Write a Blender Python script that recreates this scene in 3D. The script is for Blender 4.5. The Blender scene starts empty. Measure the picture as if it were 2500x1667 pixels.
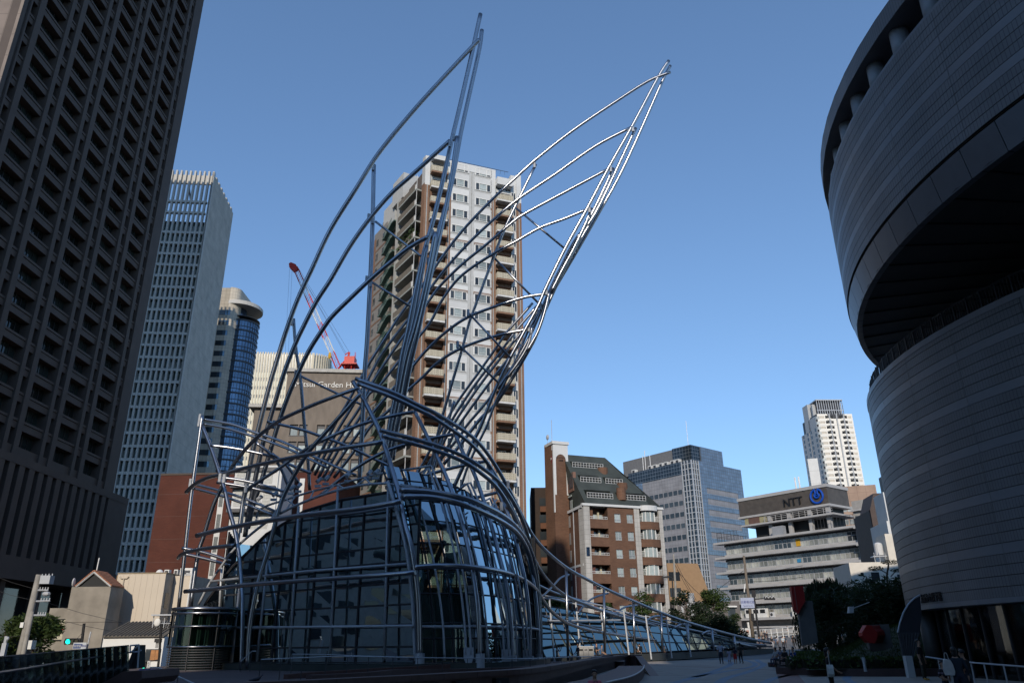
import bpy, math, random
from mathutils import Vector, Matrix
sc = bpy.context.scene
C = sc.collection
RND = random.Random(7)
rad = math.radians
# ------------------------------------------------------------------ camera
FPX, PITCH, ROLL, EYE = 1850.0, rad(21.72), rad(0.6), 1.75
cam = bpy.data.objects.new('camera', bpy.data.cameras.new('camera'))
cam.data.sensor_width = 36.0
cam.data.lens = 36.0 * FPX / 2500.0
cam.data.clip_start = 0.2
cam.data.clip_end = 20000
cf = Vector((0, math.cos(PITCH), math.sin(PITCH)))
cu0 = Vector((0, -math.sin(PITCH), math.cos(PITCH)))
cr0 = Vector((1, 0, 0))
cr = cr0 * math.cos(ROLL) - cu0 * math.sin(ROLL)
cu = cr0 * math.sin(ROLL) + cu0 * math.cos(ROLL)
cm = Matrix((cr, cu, -cf)).transposed().to_4x4()
cm.translation = Vector((0, 0, EYE))
cam.matrix_world = cm
C.objects.link(cam)
sc.camera = cam
# ------------------------------------------------------------------ sky, sun, exposure
SUN_AZ = 180 + 8.0      # clockwise from +Y: low sun behind the viewpoint, slightly to its left
SUN_EL = 25.0
world = bpy.data.worlds.new('World')
sc.world = world
world.use_nodes = True
wn = world.node_tree.nodes
wl = world.node_tree.links
bg = wn['Background']
sky = wn.new('ShaderNodeTexSky')
sky.sky_type = 'NISHITA'
sky.sun_disc = False
sky.sun_elevation = rad(SUN_EL)
sky.sun_rotation = rad(SUN_AZ)
sky.air_density = 1.0
sky.dust_density = 0.0
sky.ozone_density = 7.0
sky.altitude = 0.0
flat = wn.new('ShaderNodeGamma')          # the photograph's sky falls off gently from zenith to roofs
flat.inputs[1].default_value = 0.80
wl.new(sky.outputs[0], flat.inputs[0])
wl.new(flat.outputs[0], bg.inputs[0])
bg.inputs[1].default_value = 0.15
sun = bpy.data.objects.new('sun', bpy.data.lights.new('sun', 'SUN'))
sun.data.energy = 2.2
sun.data.angle = rad(0.53)
sun.data.color = (1.0, 0.90, 0.76)
sdir = Vector((math.sin(rad(SUN_AZ)) * math.cos(rad(SUN_EL)), math.cos(rad(SUN_AZ)) * math.cos(rad(SUN_EL)), math.sin(rad(SUN_EL))))
sun.rotation_euler = sdir.to_track_quat('Z', 'Y').to_euler()
C.objects.link(sun)
sc.view_settings.view_transform = 'Standard'
sc.view_settings.look = 'None'
sc.view_settings.exposure = 0.62
sc.view_settings.gamma = 1.0
sc.view_settings.use_curve_mapping = False
sc.cycles.max_bounces = 6
sc.cycles.transparent_max_bounces = 12
sc.cycles.caustics_reflective = False
sc.cycles.caustics_refractive = False

# ------------------------------------------------------------------ helpers
def ray(px, py):
    return cr * ((px - 1250.0) / FPX) - cu * ((py - 833.5) / FPX) + cf
def at(px, py, Y):                       # surveyed point: bearing read off the photograph, Y metres ahead
    d = ray(px, py)
    return Vector((0, 0, EYE)) + d * (Y / d.y)
def atz(px, py, z):                      # the same bearing met with the level z
    d = ray(px, py)
    return Vector((0, 0, EYE)) + d * ((z - EYE) / d.z)
def crom(pts, seg=6):
    P = [Vector(p) for p in pts]
    if len(P) < 3: return P
    P = [P[0] * 2 - P[1]] + P + [P[-1] * 2 - P[-2]]
    out = []
    for i in range(1, len(P) - 2):
        p0, p1, p2, p3 = P[i - 1], P[i], P[i + 1], P[i + 2]
        for k in range(seg):
            t = k / seg
            out.append(0.5 * ((2 * p1) + (p2 - p0) * t + (2 * p0 - 5 * p1 + 4 * p2 - p3) * t * t + (3 * p1 - p0 - 3 * p2 + p3) * t ** 3))
    out.append(P[-2])
    return out
class MB:
    def __init__(s): s.v = []; s.f = []; s.mi = []; s.cm = 0; s.sm = False
    def add(s, vs, fs):
        b = len(s.v); s.v += [tuple(v) for v in vs]
        for f in fs: s.f.append([b + i for i in f]); s.mi.append(s.cm)
    def hexa(s, c):                        # 8 corners: bottom ring ccw, top ring ccw
        s.add(c, [(3, 2, 1, 0), (4, 5, 6, 7), (0, 1, 5, 4), (1, 2, 6, 5), (2, 3, 7, 6), (3, 0, 4, 7)])
    def box(s, x0, x1, y0, y1, z0, z1):
        s.hexa([(x0, y0, z0), (x1, y0, z0), (x1, y1, z0), (x0, y1, z0), (x0, y0, z1), (x1, y0, z1), (x1, y1, z1), (x0, y1, z1)])
    def quad(s, a, b, c, d): s.add([a, b, c, d], [(0, 1, 2, 3)])
    def prism(s, poly, z0, z1):
        n = len(poly)
        s.add([(p[0], p[1], z0) for p in poly] + [(p[0], p[1], z1) for p in poly],
              [tuple(range(n - 1, -1, -1)), tuple(range(n, 2 * n))] + [(i, (i + 1) % n, n + (i + 1) % n, n + i) for i in range(n)])
    def extrude(s, poly, dv):              # planar 3D polygon pushed along dv
        n = len(poly); dv = Vector(dv)
        P = [Vector(p) for p in poly]
        s.add(P + [p + dv for p in P], [tuple(range(n - 1, -1, -1)), tuple(range(n, 2 * n))] + [(i, (i + 1) % n, n + (i + 1) % n, n + i) for i in range(n)])
    def tube(s, pts, r, n=8, caps=True, r2=None):
        P = [Vector(p) for p in pts]
        rings = []
        t = (P[1] - P[0]).normalized()
        up = Vector((0, 0, 1)) if abs(t.z) < 0.9 else Vector((0, 1, 0))
        a = t.cross(up).normalized()
        for i, p in enumerate(P):
            t = (P[min(i + 1, len(P) - 1)] - P[max(i - 1, 0)]).normalized()
            a = (a - t * a.dot(t)).normalized()
            b = t.cross(a)
            rr = r if r2 is None else r + (r2 - r) * i / (len(P) - 1)
            rings.append([p + (a * math.cos(2 * math.pi * k / n) + b * math.sin(2 * math.pi * k / n)) * rr for k in range(n)])
        vs = [v for R in rings for v in R]
        fs = []
        for i in range(len(P) - 1):
            for k in range(n):
                k2 = (k + 1) % n
                fs.append((i * n + k, i * n + k2, (i + 1) * n + k2, (i + 1) * n + k))
        if caps:
            fs.append(tuple(range(n - 1, -1, -1)))
            fs.append(tuple((len(P) - 1) * n + k for k in range(n)))
        s.add(vs, fs)
    def cyl(s, c, r, z0, z1, n=16, r1=None):
        r1 = r if r1 is None else r1
        s.add([(c[0] + r * math.cos(2 * math.pi * k / n), c[1] + r * math.sin(2 * math.pi * k / n), z0) for k in range(n)] +
              [(c[0] + r1 * math.cos(2 * math.pi * k / n), c[1] + r1 * math.sin(2 * math.pi * k / n), z1) for k in range(n)],
              [tuple(range(n - 1, -1, -1)), tuple(range(n, 2 * n))] + [(k, (k + 1) % n, n + (k + 1) % n, n + k) for k in range(n)])
    def ball(s, c, rx, ry, rz, nu=10, nv=7):
        vs = [(c[0], c[1], c[2] - rz)]
        for j in range(1, nv):
            th = math.pi * j / nv
            for k in range(nu):
                vs.append((c[0] + rx * math.sin(th) * math.cos(2 * math.pi * k / nu), c[1] + ry * math.sin(th) * math.sin(2 * math.pi * k / nu), c[2] - rz * math.cos(th)))
        vs.append((c[0], c[1], c[2] + rz))
        fs = [(0, 1 + (k + 1) % nu, 1 + k) for k in range(nu)]
        for j in range(nv - 2):
            for k in range(nu):
                a = 1 + j * nu + k; b = 1 + j * nu + (k + 1) % nu
                fs.append((a, b, b + nu, a + nu))
        l = len(vs) - 1
        fs += [(l, 1 + (nv - 2) * nu + k, 1 + (nv - 2) * nu + (k + 1) % nu) for k in range(nu)]
        s.add(vs, fs)
    def fbox(s, F, u0, u1, z0, z1, d0, d1):   # box on a facade: u along it, z up, d outwards
        s.hexa([F.p(u0, z0, d1), F.p(u1, z0, d1), F.p(u1, z0, d0), F.p(u0, z0, d0), F.p(u0, z1, d1), F.p(u1, z1, d1), F.p(u1, z1, d0), F.p(u0, z1, d0)])
    def fwall(s, F, u0, u1, z0, z1, d, holes, back=None):
        # wall skin at depth d with rectangular holes (u0,u1,z0,z1); reveals run to depth back
        us = sorted({u0, u1} | {h[0] for h in holes} | {h[1] for h in holes})
        zs = sorted({z0, z1} | {h[2] for h in holes} | {h[3] for h in holes})
        us = [u for u in us if u0 - 1e-6 <= u <= u1 + 1e-6]; zs = [z for z in zs if z0 - 1e-6 <= z <= z1 + 1e-6]
        for j in range(len(zs) - 1):
            run = None
            for i in range(len(us)):
                solid = False
                if i < len(us) - 1:
                    cu_, cz_ = (us[i] + us[i + 1]) / 2, (zs[j] + zs[j + 1]) / 2
                    solid = not any(h[0] < cu_ < h[1] and h[2] < cz_ < h[3] for h in holes)
                if solid and run is None: run = us[i]
                if not solid and run is not None:
                    s.quad(F.p(run, zs[j], d), F.p(us[i], zs[j], d), F.p(us[i], zs[j + 1], d), F.p(run, zs[j + 1], d)); run = None
        if back is not None:
            for h in holes:
                a, b, c, e = h
                s.quad(F.p(a, c, d), F.p(a, c, back), F.p(a, e, back), F.p(a, e, d))
                s.quad(F.p(b, c, back), F.p(b, c, d), F.p(b, e, d), F.p(b, e, back))
                s.quad(F.p(a, c, d), F.p(b, c, d), F.p(b, c, back), F.p(a, c, back))
                s.quad(F.p(a, e, back), F.p(b, e, back), F.p(b, e, d), F.p(a, e, d))
    def mesh(s, name, mats, smooth=False, inv=None):
        me = bpy.data.meshes.new(name)
        vs = s.v if inv is None else [tuple(inv @ Vector(v)) for v in s.v]
        me.from_pydata(vs, [], s.f)
        for m in (mats if isinstance(mats, (list, tuple)) else [mats]): me.materials.append(m)
        if any(s.mi): me.polygons.foreach_set('material_index', s.mi)
        if smooth: me.polygons.foreach_set('use_smooth', [True] * len(s.f))
        me.update()
        return me
    def build(s, name, mats, parent=None, world=False, smooth=False):
        inv = None
        if world and parent is not None: inv = M_OF[parent.name].inverted()
        return put(name, s.mesh(name, mats, smooth, inv), parent)
class Face:
    def __init__(s, ox, oy, ang):
        s.ox, s.oy, s.a = ox, oy, rad(ang); s.c, s.s = math.cos(s.a), math.sin(s.a)
    def p(s, u, z, d=0.0): return Vector((s.ox + u * s.c + d * s.s, s.oy + u * s.s - d * s.c, z))
M_OF = {}
def put(name, me, parent=None, loc=None, rotz=0.0, scale=None):
    o = bpy.data.objects.new(name, me)
    if parent is not None: o.parent = parent
    if loc is not None: o.location = loc
    if rotz: o.rotation_euler = (0, 0, rotz)
    if scale is not None: o.scale = scale
    C.objects.link(o)
    return o
def onface(name, me, parent, F, u, z, d=0.0):
    return put(name, me, parent, F.p(u, z, d), F.a)
def tag(o, label, cat, group=None):
    o['label'] = label; o['category'] = cat
    if group: o['group'] = group
    return o
def root(name, loc, rotz=0.0, label=None, cat=None, group=None):
    o = put(name, None, None, Vector(loc), rad(rotz))
    M_OF[o.name] = Matrix.Translation(Vector(loc)) @ Matrix.Rotation(rad(rotz), 4, 'Z')
    if label: tag(o, label, cat, group)
    return o
def struct(o): o['kind'] = 'structure'; return o
def stuff(o): o['kind'] = 'stuff'; return o
def centred(name, mb, mats, label, cat, group=None, smooth=False, base=None):
    # a one-mesh thing: origin moved to the base of its own geometry
    xs = [v[0] for v in mb.v]; ys = [v[1] for v in mb.v]; zs = [v[2] for v in mb.v]
    b = Vector(base) if base is not None else Vector(((min(xs) + max(xs)) / 2, (min(ys) + max(ys)) / 2, min(zs)))
    me = mb.mesh(name, mats, smooth, Matrix.Translation(-b))
    return tag(put(name, me, None, b), label, cat, group)
def copy_tree(o, parent=None):
    c = o.copy(); C.objects.link(c)
    if parent is not None: c.parent = parent
    for ch in [x for x in bpy.data.objects if x.parent == o]: copy_tree(ch, c)
    return c
def text_mesh(name, body, size, depth, mat, align='LEFT'):
    cu_ = bpy.data.curves.new(name, 'FONT')
    cu_.body = body; cu_.size = size; cu_.extrude = depth; cu_.align_x = align
    cu_.resolution_u = 3
    t = bpy.data.objects.new(name, cu_); C.objects.link(t)
    dg = bpy.context.evaluated_depsgraph_get()
    me = bpy.data.meshes.new_from_object(t.evaluated_get(dg))
    bpy.data.objects.remove(t); bpy.data.curves.remove(cu_)
    me.transform(Matrix.Rotation(math.pi / 2, 4, 'X'))      # stand it up: x along, z up, faces -y
    me.materials.clear(); me.materials.append(mat)
    return me

# ------------------------------------------------------------------ materials
def mat(name, col, rough=0.7, metal=0.0, var=0.12, scale=1.5, bump=0.0, bscale=20.0, spec=0.4, detail=4, stretch=None):
    m = bpy.data.materials.new(name); m.use_nodes = True
    N, L = m.node_tree.nodes, m.node_tree.links
    b = N['Principled BSDF']
    b.inputs['Roughness'].default_value = rough
    b.inputs['Metallic'].default_value = metal
    b.inputs['Specular IOR Level'].default_value = spec
    tc = N.new('ShaderNodeTexCoord')
    mp = N.new('ShaderNodeMapping')
    if stretch: mp.inputs['Scale'].default_value = stretch
    L.new(tc.outputs['Object'], mp.inputs[0])
    nz = N.new('ShaderNodeTexNoise'); nz.inputs['Scale'].default_value = scale; nz.inputs['Detail'].default_value = detail
    L.new(mp.outputs[0], nz.inputs['Vector'])
    rp = N.new('ShaderNodeMapRange'); rp.inputs[1].default_value = 0.3; rp.inputs[2].default_value = 0.7
    rp.inputs[3].default_value = 1 - var; rp.inputs[4].default_value = 1 + var
    L.new(nz.outputs[0], rp.inputs[0])
    mx = N.new('ShaderNodeMix'); mx.data_type = 'RGBA'; mx.blend_type = 'MULTIPLY'; mx.inputs[0].default_value = 1.0
    mx.inputs[6].default_value = (*col, 1)
    L.new(rp.outputs[0], mx.inputs[7])
    L.new(mx.outputs[2], b.inputs['Base Color'])
    if bump:
        n2 = N.new('ShaderNodeTexNoise'); n2.inputs['Scale'].default_value = bscale
        L.new(mp.outputs[0], n2.inputs['Vector'])
        bp = N.new('ShaderNodeBump'); bp.inputs['Strength'].default_value = bump; bp.inputs['Distance'].default_value = 0.05
        L.new(n2.outputs[0], bp.inputs['Height']); L.new(bp.outputs[0], b.inputs['Normal'])
    m['_col'] = mx.name
    return m
def objvar(m, amt=0.25):
    # each piece a little lighter or darker than the next
    N, L = m.node_tree.nodes, m.node_tree.links
    oi = N.new('ShaderNodeObjectInfo'); mr = N.new('ShaderNodeMapRange')
    mr.inputs[3].default_value = 1 - amt; mr.inputs[4].default_value = 1 + amt
    L.new(oi.outputs['Random'], mr.inputs[0])
    mx = N.new('ShaderNodeMix'); mx.data_type = 'RGBA'; mx.blend_type = 'MULTIPLY'; mx.inputs[0].default_value = 1
    b = N['Principled BSDF']; src = b.inputs['Base Color'].links[0].from_socket
    L.new(src, mx.inputs[6]); L.new(mr.outputs[0], mx.inputs[7]); L.new(mx.outputs[2], b.inputs['Base Color'])
    return m
def brickmat(name, c1, c2, mortar, bw, bh, ms=0.012, rough=0.8, wall=True, off=0.5, ang=0.0, bumpd=0.01, spec=0.3):
    # tile or brick skin: x+y run along the wall, z is up
    m = bpy.data.materials.new(name); m.use_nodes = True
    N, L = m.node_tree.nodes, m.node_tree.links
    b = N['Principled BSDF']; b.inputs['Roughness'].default_value = rough; b.inputs['Specular IOR Level'].default_value = spec
    tc = N.new('ShaderNodeTexCoord'); sp = N.new('ShaderNodeSeparateXYZ'); cb = N.new('ShaderNodeCombineXYZ')
    L.new(tc.outputs['Object'], sp.inputs[0])
    if wall:
        ad = N.new('ShaderNodeMath'); L.new(sp.outputs[0], ad.inputs[0]); L.new(sp.outputs[1], ad.inputs[1])
        L.new(ad.outputs[0], cb.inputs[0]); L.new(sp.outputs[2], cb.inputs[1])
    else:
        L.new(sp.outputs[0], cb.inputs[0]); L.new(sp.outputs[1], cb.inputs[1])
    br = N.new('ShaderNodeTexBrick'); br.inputs['Scale'].default_value = 1.0
    br.inputs['Color1'].default_value = (*c1, 1); br.inputs['Color2'].default_value = (*c2, 1); br.inputs['Mortar'].default_value = (*mortar, 1)
    br.inputs['Brick Width'].default_value = bw; br.inputs['Row Height'].default_value = bh; br.inputs['Mortar Size'].default_value = ms
    br.offset = off
    L.new(cb.outputs[0], br.inputs['Vector'])
    nz = N.new('ShaderNodeTexNoise'); nz.inputs['Scale'].default_value = 0.35; nz.inputs['Detail'].default_value = 5
    L.new(tc.outputs['Object'], nz.inputs['Vector'])
    rp = N.new('ShaderNodeMapRange'); rp.inputs[1].default_value = 0.3; rp.inputs[2].default_value = 0.7; rp.inputs[3].default_value = 0.85; rp.inputs[4].default_value = 1.12
    L.new(nz.outputs[0], rp.inputs[0])
    mx = N.new('ShaderNodeMix'); mx.data_type = 'RGBA'; mx.blend_type = 'MULTIPLY'; mx.inputs[0].default_value = 1
    L.new(br.outputs[0], mx.inputs[6]); L.new(rp.outputs[0], mx.inputs[7]); L.new(mx.outputs[2], b.inputs['Base Color'])
    if bumpd:
        bp = N.new('ShaderNodeBump'); bp.inputs['Distance'].default_value = bumpd; bp.inputs['Strength'].default_value = 0.6; bp.invert = True
        L.new(br.outputs['Fac'], bp.inputs['Height']); L.new(bp.outputs[0], b.inputs['Normal'])
    return m
def seeglass(name, tint, refl=0.02, ior=1.5, rcol=(0.9, 0.95, 0.95)):
    # clear pane: Fresnel reflection over a tinted see-through sheet
    m = bpy.data.materials.new(name); m.use_nodes = True
    N, L = m.node_tree.nodes, m.node_tree.links
    N.remove(N['Principled BSDF']); out = N['Material Output']
    tr = N.new('ShaderNodeBsdfTransparent'); tr.inputs[0].default_value = (*tint, 1)
    gl = N.new('ShaderNodeBsdfGlossy'); gl.inputs['Roughness'].default_value = refl; gl.inputs[0].default_value = (*rcol, 1)
    fr = N.new('ShaderNodeFresnel'); fr.inputs[0].default_value = ior
    nz = N.new('ShaderNodeTexNoise'); nz.inputs['Scale'].default_value = 0.6
    tc = N.new('ShaderNodeTexCoord'); L.new(tc.outputs['Object'], nz.inputs['Vector'])
    bp = N.new('ShaderNodeBump'); bp.inputs['Strength'].default_value = 0.15; bp.inputs['Distance'].default_value = 0.03
    L.new(nz.outputs[0], bp.inputs['Height']); L.new(bp.outputs[0], gl.inputs['Normal']); L.new(bp.outputs[0], fr.inputs['Normal'])
    mx = N.new('ShaderNodeMixShader')
    L.new(fr.outputs[0], mx.inputs[0]); L.new(tr.outputs[0], mx.inputs[1]); L.new(gl.outputs[0], mx.inputs[2]); L.new(mx.outputs[0], out.inputs[0])
    return m
def emit(name, col, s):
    m = bpy.data.materials.new(name); m.use_nodes = True
    b = m.node_tree.nodes['Principled BSDF']
    b.inputs['Base Color'].default_value = (*col, 1); b.inputs['Emission Color'].default_value = (*col, 1); b.inputs['Emission Strength'].default_value = s
    return m
def farglass(name, col, rough=0.06, metal=0.0, ov=0.5, spec=0.6):
    m = mat(name, col, rough, metal, var=0.25, scale=0.25, spec=spec, bump=0.06, bscale=0.8)
    return objvar(m, ov)
M = {}
M['steel'] = mat('brushed_steel', (0.34, 0.35, 0.38), 0.30, 1.0, 0.06, 0.8, bump=0.03, bscale=14)
M['silver'] = mat('silver_paint', (0.46, 0.475, 0.50), 0.42, 0.15, 0.06, 2)
M['darkframe'] = mat('dark_frame', (0.045, 0.045, 0.05), 0.5, 0.3)
M['domeglass'] = seeglass('dome_glass', (0.50, 0.60, 0.58), 0.015, 1.55, (0.55, 0.66, 0.70))
M['galleryglass'] = seeglass('gallery_glass', (0.40, 0.50, 0.47), 0.02, 1.5, (0.30, 0.38, 0.38))
M['liftglass'] = seeglass('lift_glass', (0.22, 0.30, 0.27), 0.03, 1.6, (0.6, 0.68, 0.66))
M['railglass'] = seeglass('rail_glass', (0.42, 0.46, 0.44), 0.06, 1.55)
M['white'] = mat('white_paint', (0.72, 0.71, 0.68), 0.6)
M['offwhite'] = mat('off_white_panel', (0.60, 0.60, 0.59), 0.6, var=0.06, scale=0.4)
M['cream'] = mat('cream_siding', (0.58, 0.50, 0.40), 0.6, var=0.05, scale=0.5)
M['concrete'] = mat('bare_concrete', (0.27, 0.24, 0.20), 0.9, var=0.22, scale=0.7, bump=0.2, bscale=8, detail=8)
M['greyconc'] = mat('grey_concrete', (0.24, 0.24, 0.24), 0.9, var=0.10, scale=0.5, bump=0.1)
M['black'] = mat('black_metal', (0.015, 0.015, 0.017), 0.5)
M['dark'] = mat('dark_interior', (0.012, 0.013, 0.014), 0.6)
M['rub'] = mat('dark_grey_metal', (0.07, 0.07, 0.075), 0.5, 0.4)
M['red'] = mat('red_paint', (0.42, 0.03, 0.025), 0.55)
M['cranered'] = mat('crane_red', (0.55, 0.045, 0.03), 0.5)
M['wood'] = mat('orange_wood', (0.42, 0.19, 0.07), 0.6, var=0.2, scale=4)
M['skin'] = mat('skin', (0.42, 0.24, 0.16), 0.55, var=0.05)
M['hair'] = mat('black_hair', (0.012, 0.011, 0.011), 0.5)
M['wglass'] = farglass('window_glass', (0.035, 0.042, 0.048), 0.05)
M['curtain'] = objvar(mat('curtained_glass', (0.30, 0.34, 0.33), 0.12, var=0.25, scale=3, spec=0.7, stretch=(6, 6, 0.4)), 0.45)
def col(name, c, rough=0.8):
    if name not in M: M[name] = mat(name, c, rough, var=0.08, scale=4)
    return M[name]
# ================================================================== GROUND
def uz(px, py, o, ang):                  # where a bearing meets a facade plane: metres along it and height
    d = ray(px, py); c, s = math.cos(rad(ang)), math.sin(rad(ang))
    n = Vector((s, -c, 0)); O = Vector((o[0], o[1], 0)); E = Vector((0, 0, EYE))
    p = E + d * ((O - E).dot(n) / d.dot(n))
    return (p - O).dot(Vector((c, s, 0))), p.z
mb = MB(); mb.quad((-6000, -6000, -0.85), (6000, -6000, -0.85), (6000, 9000, -0.85), (-6000, 9000, -0.85))
struct(mb.build('ground', mat('asphalt', (0.06, 0.06, 0.062), 0.9, var=0.15, scale=0.4, bump=0.1)))
PLAZA = mat('plaza_concrete', (0.36, 0.315, 0.27), 0.85, var=0.30, scale=0.16, detail=8, bump=0.08, bscale=6)
objvar(PLAZA, 0.07)
JOINT = mat('joint_dark', (0.06, 0.055, 0.05), 0.9)
mb = MB(); mb.prism([(3.4, 38), (3.4, 13), (46, 13), (46, 85), (-1.5, 85), (-1.5, 62), (8.6, 61)], -0.84, -0.012)
plaza = struct(mb.build('plaza', JOINT))
W = 3.0
mb = MB(); mb.box(0.006, W - 0.006, 0.006, W - 0.006, -0.05, 0.0)
slab = mb.mesh('paving_slab', PLAZA)
for i in range(-1, 15):
    for j in range(0, 24):
        x, y = 3.4 + i * W, 13 + j * W
        if x + W / 2 < (8.8 if y > 58 else 3.2) or y + W > 85.1 or x > 43: continue
        if y < 30: continue
        put('paving_slab', slab, plaza, (x, y, 0))
mb = MB()
prof = [(85, 0.0), (95, 0.22), (105, 0.5), (123, 0.8), (136, 1.7), (153, 2.75), (175, 2.95), (330, 3.1)]
xs_ = [-2, 10, 30, 50, 70, 95, 130]
for a in range(len(prof) - 1):
    for b in range(len(xs_) - 1):
        mb.quad((xs_[b], prof[a][0], prof[a][1]), (xs_[b + 1], prof[a][0], prof[a][1]), (xs_[b + 1], prof[a + 1][0], prof[a + 1][1]), (xs_[b], prof[a + 1][0], prof[a + 1][1]))
struct(mb.build('street', mat('street_paving', (0.16, 0.155, 0.15), 0.9, var=0.18, scale=0.3)))
# curved inlay lines on the plaza
INL = mat('blue_inlay', (0.14, 0.20, 0.27), 0.7)
RINL = mat('red_inlay', (0.20, 0.09, 0.07), 0.7)
def inlay(name, pts, w, m):
    P = crom([atz(x, y, 0.0) for x, y in pts], 8)
    mb = MB(); L_ = []; R_ = []
    for i, p in enumerate(P):
        t = (P[min(i + 1, len(P) - 1)] - P[max(i - 1, 0)]); t.z = 0; t.normalize()
        n = Vector((-t.y, t.x, 0)) * w / 2
        L_.append(p + n); R_.append(p - n)
    for i in range(len(P) - 1):
        q = [L_[i], R_[i], R_[i + 1], L_[i + 1]]
        mb.quad(*[(v.x, v.y, 0.004) for v in q])
    return struct(mb.build(name, m))
inlay('paving_inlay', [(1640, 1668), (1700, 1651), (1748, 1636), (1782, 1622), (1783, 1615), (1766, 1609)], 0.5, INL)
inlay('paving_inlay', [(1752, 1668), (1775, 1654), (1820, 1641), (1855, 1628), (1864, 1620), (1852, 1613), (1846, 1608)], 0.5, INL)
inlay('paving_inlay', [(1690, 1652), (1800, 1633), (1836, 1626), (1844, 1620), (1832, 1614), (1812, 1609)], 0.45, INL)
inlay('paving_inlay', [(1860, 1668), (1890, 1655), (1935, 1645), (1958, 1637), (1950, 1630), (1925, 1626)], 0.45, INL)
inlay('paving_inlay', [(2086, 1668), (2068, 1658), (2072, 1650), (2100, 1643), (2150, 1640), (2250, 1639)], 0.4, INL)
inlay('paving_inlay', [(1560, 1622), (1700, 1627), (1850, 1633), (1915, 1636)], 0.35, RINL)
inlay('paving_inlay', [(1916, 1637), (1925, 1650), (1935, 1668)], 1.1, RINL)

# ================================================================== TALL OFFICE TOWER (left)
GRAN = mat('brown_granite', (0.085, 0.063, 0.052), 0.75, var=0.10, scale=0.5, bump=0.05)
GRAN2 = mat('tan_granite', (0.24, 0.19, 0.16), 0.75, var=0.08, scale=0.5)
T = root('office_tower', (-71.8, 136, 0), 0, 'very tall brown granite office tower with deep recessed windows filling the left edge', 'office tower')
F = Face(0, 0, 91)
FL, Z0, NF = 3.8, 28.85, 36
ZT = Z0 + FL * NF
UN = -51.6
mb = MB(); mb.box(-44, -2.6, UN + 0.6, 0, 0, ZT); mb.build('core_wall', M['dark'], T)
def pier(u0, u1): 
    m_ = MB(); m_.fbox(F, u0, u1, 26.6, ZT, -1.7, 0.0); m_.build('pier', GRAN, T)
wides = [-11.2 - 9 * k for k in range(5)]
pier(-2.9, 0.0); pier(-5.8, -4.9 + 0.1)
pier(-4.8 + 1.4, -2.9)
for w in wides:
    pier(w - 1.2, w)
    if w != wides[0]: pier(w + 5.4, w + 6.3)
    pier(w - 3.6, w - 2.7) if w == wides[-1] else None
pier(UN, UN + 1.4)
sp = MB(); sp.fbox(F, UN + .3, -0.3, 0, 0.95, -1.5, -0.30); sp.fbox(F, UN + .3, -0.3, 1.06, 1.42, -1.5, -0.22); sp.fbox(F, UN + .3, -.3, .95, 1.06, -1.5, -.42)
spm = sp.mesh('spandrel', GRAN)
wn_ = MB(); wn_.fbox(F, 0, 5.4, 0, 2.4, -1.62, -1.55)
wnm = wn_.mesh('window', farglass('tower_glass', (0.02, 0.026, 0.024), 0.06, ov=0.6, spec=0.4))
mu = MB()
for k in range(1, 4): mu.fbox(F, 1.35 * k - .04, 1.35 * k + .04, 0, 2.4, -1.55, -1.45)
mum = mu.mesh('mullion', M['darkframe'])
for f in range(NF):
    z = Z0 + FL * f
    put('spandrel', spm, T, (0, 0, z + 2.38))
    for w in wides:
        wo = put('window', wnm, T, F.p(w, z) - F.p(0, 0))
        if f < 26: put('mullion', mum, wo)
mb = MB(); mb.fbox(F, UN + .3, -.3, 26.6, Z0, -1.5, -0.25); mb.build('base_course', GRAN, T)
for w in wides + [-2.2 - 0.0]:
    m_ = MB(); m_.fbox(F, w - 2.7, w - 1.2, Z0, ZT, -1.5, -1.42); m_.build('slot_glass', M['wglass'], T)
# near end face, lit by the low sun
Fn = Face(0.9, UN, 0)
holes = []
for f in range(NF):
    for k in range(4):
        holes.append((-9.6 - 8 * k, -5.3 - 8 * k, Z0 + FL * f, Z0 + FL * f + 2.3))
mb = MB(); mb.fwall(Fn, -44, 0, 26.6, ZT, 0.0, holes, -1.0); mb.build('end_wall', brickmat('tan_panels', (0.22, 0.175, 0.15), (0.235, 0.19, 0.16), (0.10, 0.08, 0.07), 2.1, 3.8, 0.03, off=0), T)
# podium with tall fins
FP = Face(2.6, 0, 91)
mb = MB(); mb.fbox(FP, -80, 0.8, 13.6, 26.4, -12, -1.3); mb.fbox(FP, -80, 0.8, 25.5, 26.6, -1.3, 0.05); mb.fbox(FP, -80, 0.8, 10.6, 13.6, -12, 0.15); mb.fbox(FP, -6.2, 0.8, 13.6, 25.5, -1.3, 0)
mb.build('podium', GRAN, T)
fm = MB(); fm.fbox(FP, 0, 1.3, 13.6, 25.5, -1.3, 0.0); fmm = fm.mesh('fin', GRAN)
for k in range(30): put('fin', fmm, T, FP.p(-8.4 - 2.35 * k, 0) - FP.p(0, 0))
mb = MB(); mb.fbox(FP, -80, 0.5, -0.8, 10.6, -14, -5); mb.build('ground_floor_glass', M['wglass'], T)
fm = None
cm_ = MB(); cm_.fbox(FP, 0, 1.1, -0.8, 10.6, -2.2, -.9); cmm = cm_.mesh('column', GRAN)
for k in range(9): put('column', cmm, T, FP.p(-1.8 - 9 * k, 0) - FP.p(0, 0))
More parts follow.
